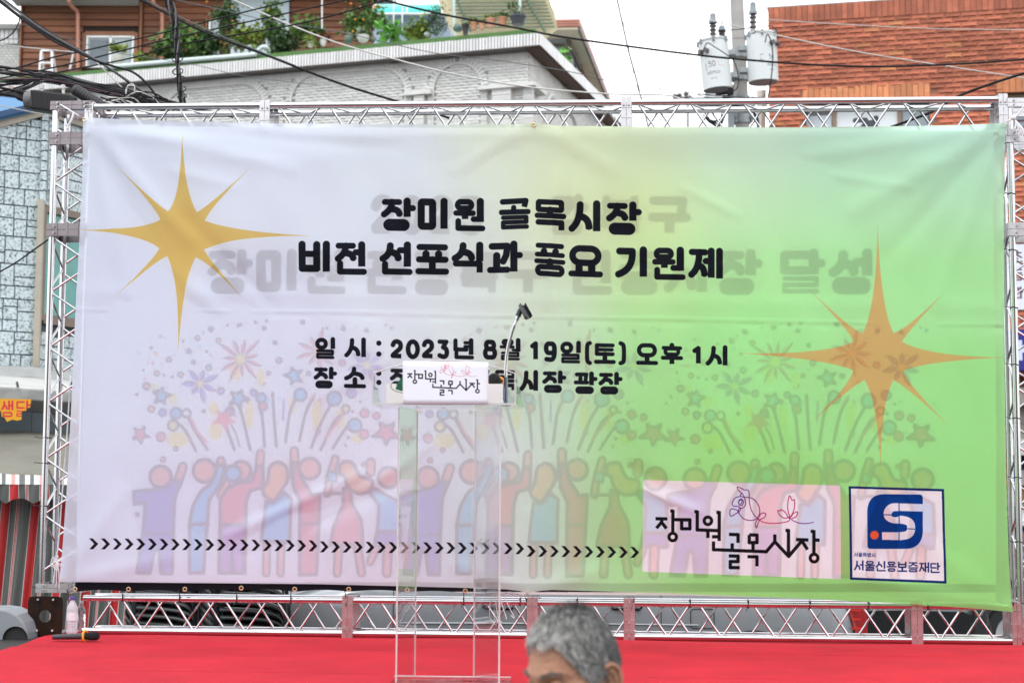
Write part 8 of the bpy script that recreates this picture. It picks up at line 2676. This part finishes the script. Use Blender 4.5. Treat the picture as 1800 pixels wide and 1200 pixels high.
# hair: scalp cap + thousands of short blades
def hair_mat():
    m = bpy.data.materials.new('grey_hair'); m.use_nodes = True
    t = m.node_tree; b = t.nodes['Principled BSDF']; b.inputs['Roughness'].default_value = .5; b.inputs['Specular IOR Level'].default_value = .4
    at = t.nodes.new('ShaderNodeAttribute'); at.attribute_name = 'tint'
    r = t.nodes.new('ShaderNodeValToRGB'); e = r.color_ramp.elements
    e[0].position = 0; e[0].color = (.018, .017, .017, 1); e[1].position = 1; e[1].color = (.66, .65, .62, 1)
    x = e.new(.5); x.color = (.23, .225, .215, 1)
    t.links.new(at.outputs['Fac'], r.inputs['Fac']); t.links.new(r.outputs['Color'], b.inputs['Base Color'])
    return m
M_HAIR = hair_mat()
rgh = random.Random(77)
def hairline(th, ph):
    """True where hair grows; ph 0 = face"""
    a = abs((ph + math.pi) % (2 * math.pi) - math.pi)      # 0 front .. pi back
    lim = np.interp(a, [0, .35, .7, .95, 1.15, 1.35, 1.55, 1.8, 2.2, math.pi], [.86, .86, .92, 1.18, 1.42, 1.72, 1.62, 1.66, 2.05, 2.12])
    return th < lim, lim
b = MB()
cap = []
for i in range(41):
    row = []
    for j in range(96):
        ph = 2 * math.pi * j / 96
        lim = hairline(0, ph)[1] + .03 * math.sin(ph * 13)
        th = lim * i / 40 + .002
        p = head_pt(th, ph)
        n = Vector((p.x / AX ** 2, p.y / AYf ** 2, p.z / AZ ** 2)).normalized()
        row.append(HC + HM @ (p + n * .004 * min(1, (40 - i) / 4)))
    cap.append(row)
b.cur = .42
b.grid(cap, close_u=True)
for _ in range(15000):
    z_ = rgh.uniform(-.55, 1); th = math.acos(z_); ph = rgh.uniform(0, 2 * math.pi)
    ok, lim = hairline(th, ph)
    if th > lim + rgh.gauss(0, .03): continue
    p = head_pt(th, ph)
    n = Vector((p.x / AX ** 2, p.y / AYf ** 2, p.z / AZ ** 2)).normalized()
    a = abs((ph + math.pi) % (2 * math.pi) - math.pi)
    topk = max(0, n.z)
    ln = lerp(.012, .026, topk ** .6) * rgh.uniform(.7, 1.2)
    fl_ = Vector((.6 * p.x / AX + .10 * rgh.gauss(0, 1), -.35 * topk + .45 * (1 - topk) + .12 * rgh.gauss(0, 1), -.9 * (1 - topk) - .2 + .12 * rgh.gauss(0, 1)))
    fl_ = (fl_ - n * fl_.dot(n))
    dr = (n * lerp(.25, .45, topk) + fl_ * .9).normalized()
    tip = p + dr * ln - n * ln * .12
    mid_ = p + (n * .55 + dr * .45).normalized() * ln * .55
    sd_ = dr.cross(n).normalized() * .0009 if dr.cross(n).length > 1e-4 else Vector((.0009, 0, 0))
    g_ = .5 + .5 * math.sin(p.x * 210 + 1.6 * math.sin(p.y * 34 + p.z * 22)) * math.sin((p.y + p.z * .5) * 170 + 1.7 * math.sin(p.x * 60))
    front_w = max(0, -p.y / AYf)
    b.cur = min(1, max(0, .40 + .46 * front_w - .34 * max(0, p.y / AYf) - .20 * max(0, -n.z + .2) + .16 * (g_ - .5) + rgh.gauss(0, .26)))
    b.add([HC + HM @ (p - sd_), HC + HM @ (p + sd_), HC + HM @ (mid_ + sd_ * .8), HC + HM @ (mid_ - sd_ * .8), HC + HM @ tip], [(0, 1, 2, 3), (3, 2, 4)])
b.build('hair', M_HAIR, man)
for s in (-1, 1):
    b = MB()
    for k in range(95):
        t = rgh.random()
        c = Vector((s * lerp(.012, .050, t), -.091 + .018 * t ** 2, .020 + .006 * math.sin(t * 2.6) + rgh.gauss(0, .0013)))
        # put it on the skin
        th = math.acos(max(-1, min(1, c.z / AZ))); ph = math.atan2(c.x / AX, -c.y / AYf)
        q = head_pt(th, ph)
        d = Vector((s * .8, .1, .25 - .5 * t)).normalized() * .009
        w_ = Vector((0, 0, .0009))
        b.cur = rgh.uniform(0.15, .60)
        n = Vector((q.x / AX ** 2, q.y / AYf ** 2, q.z / AZ ** 2)).normalized()
        q = q + n * .0012
        b.add([HC + HM @ (q - w_), HC + HM @ (q + w_), HC + HM @ (q + d + n * .001)], [(0, 1, 2)])
    b.build('eyebrow', M_HAIR, man)
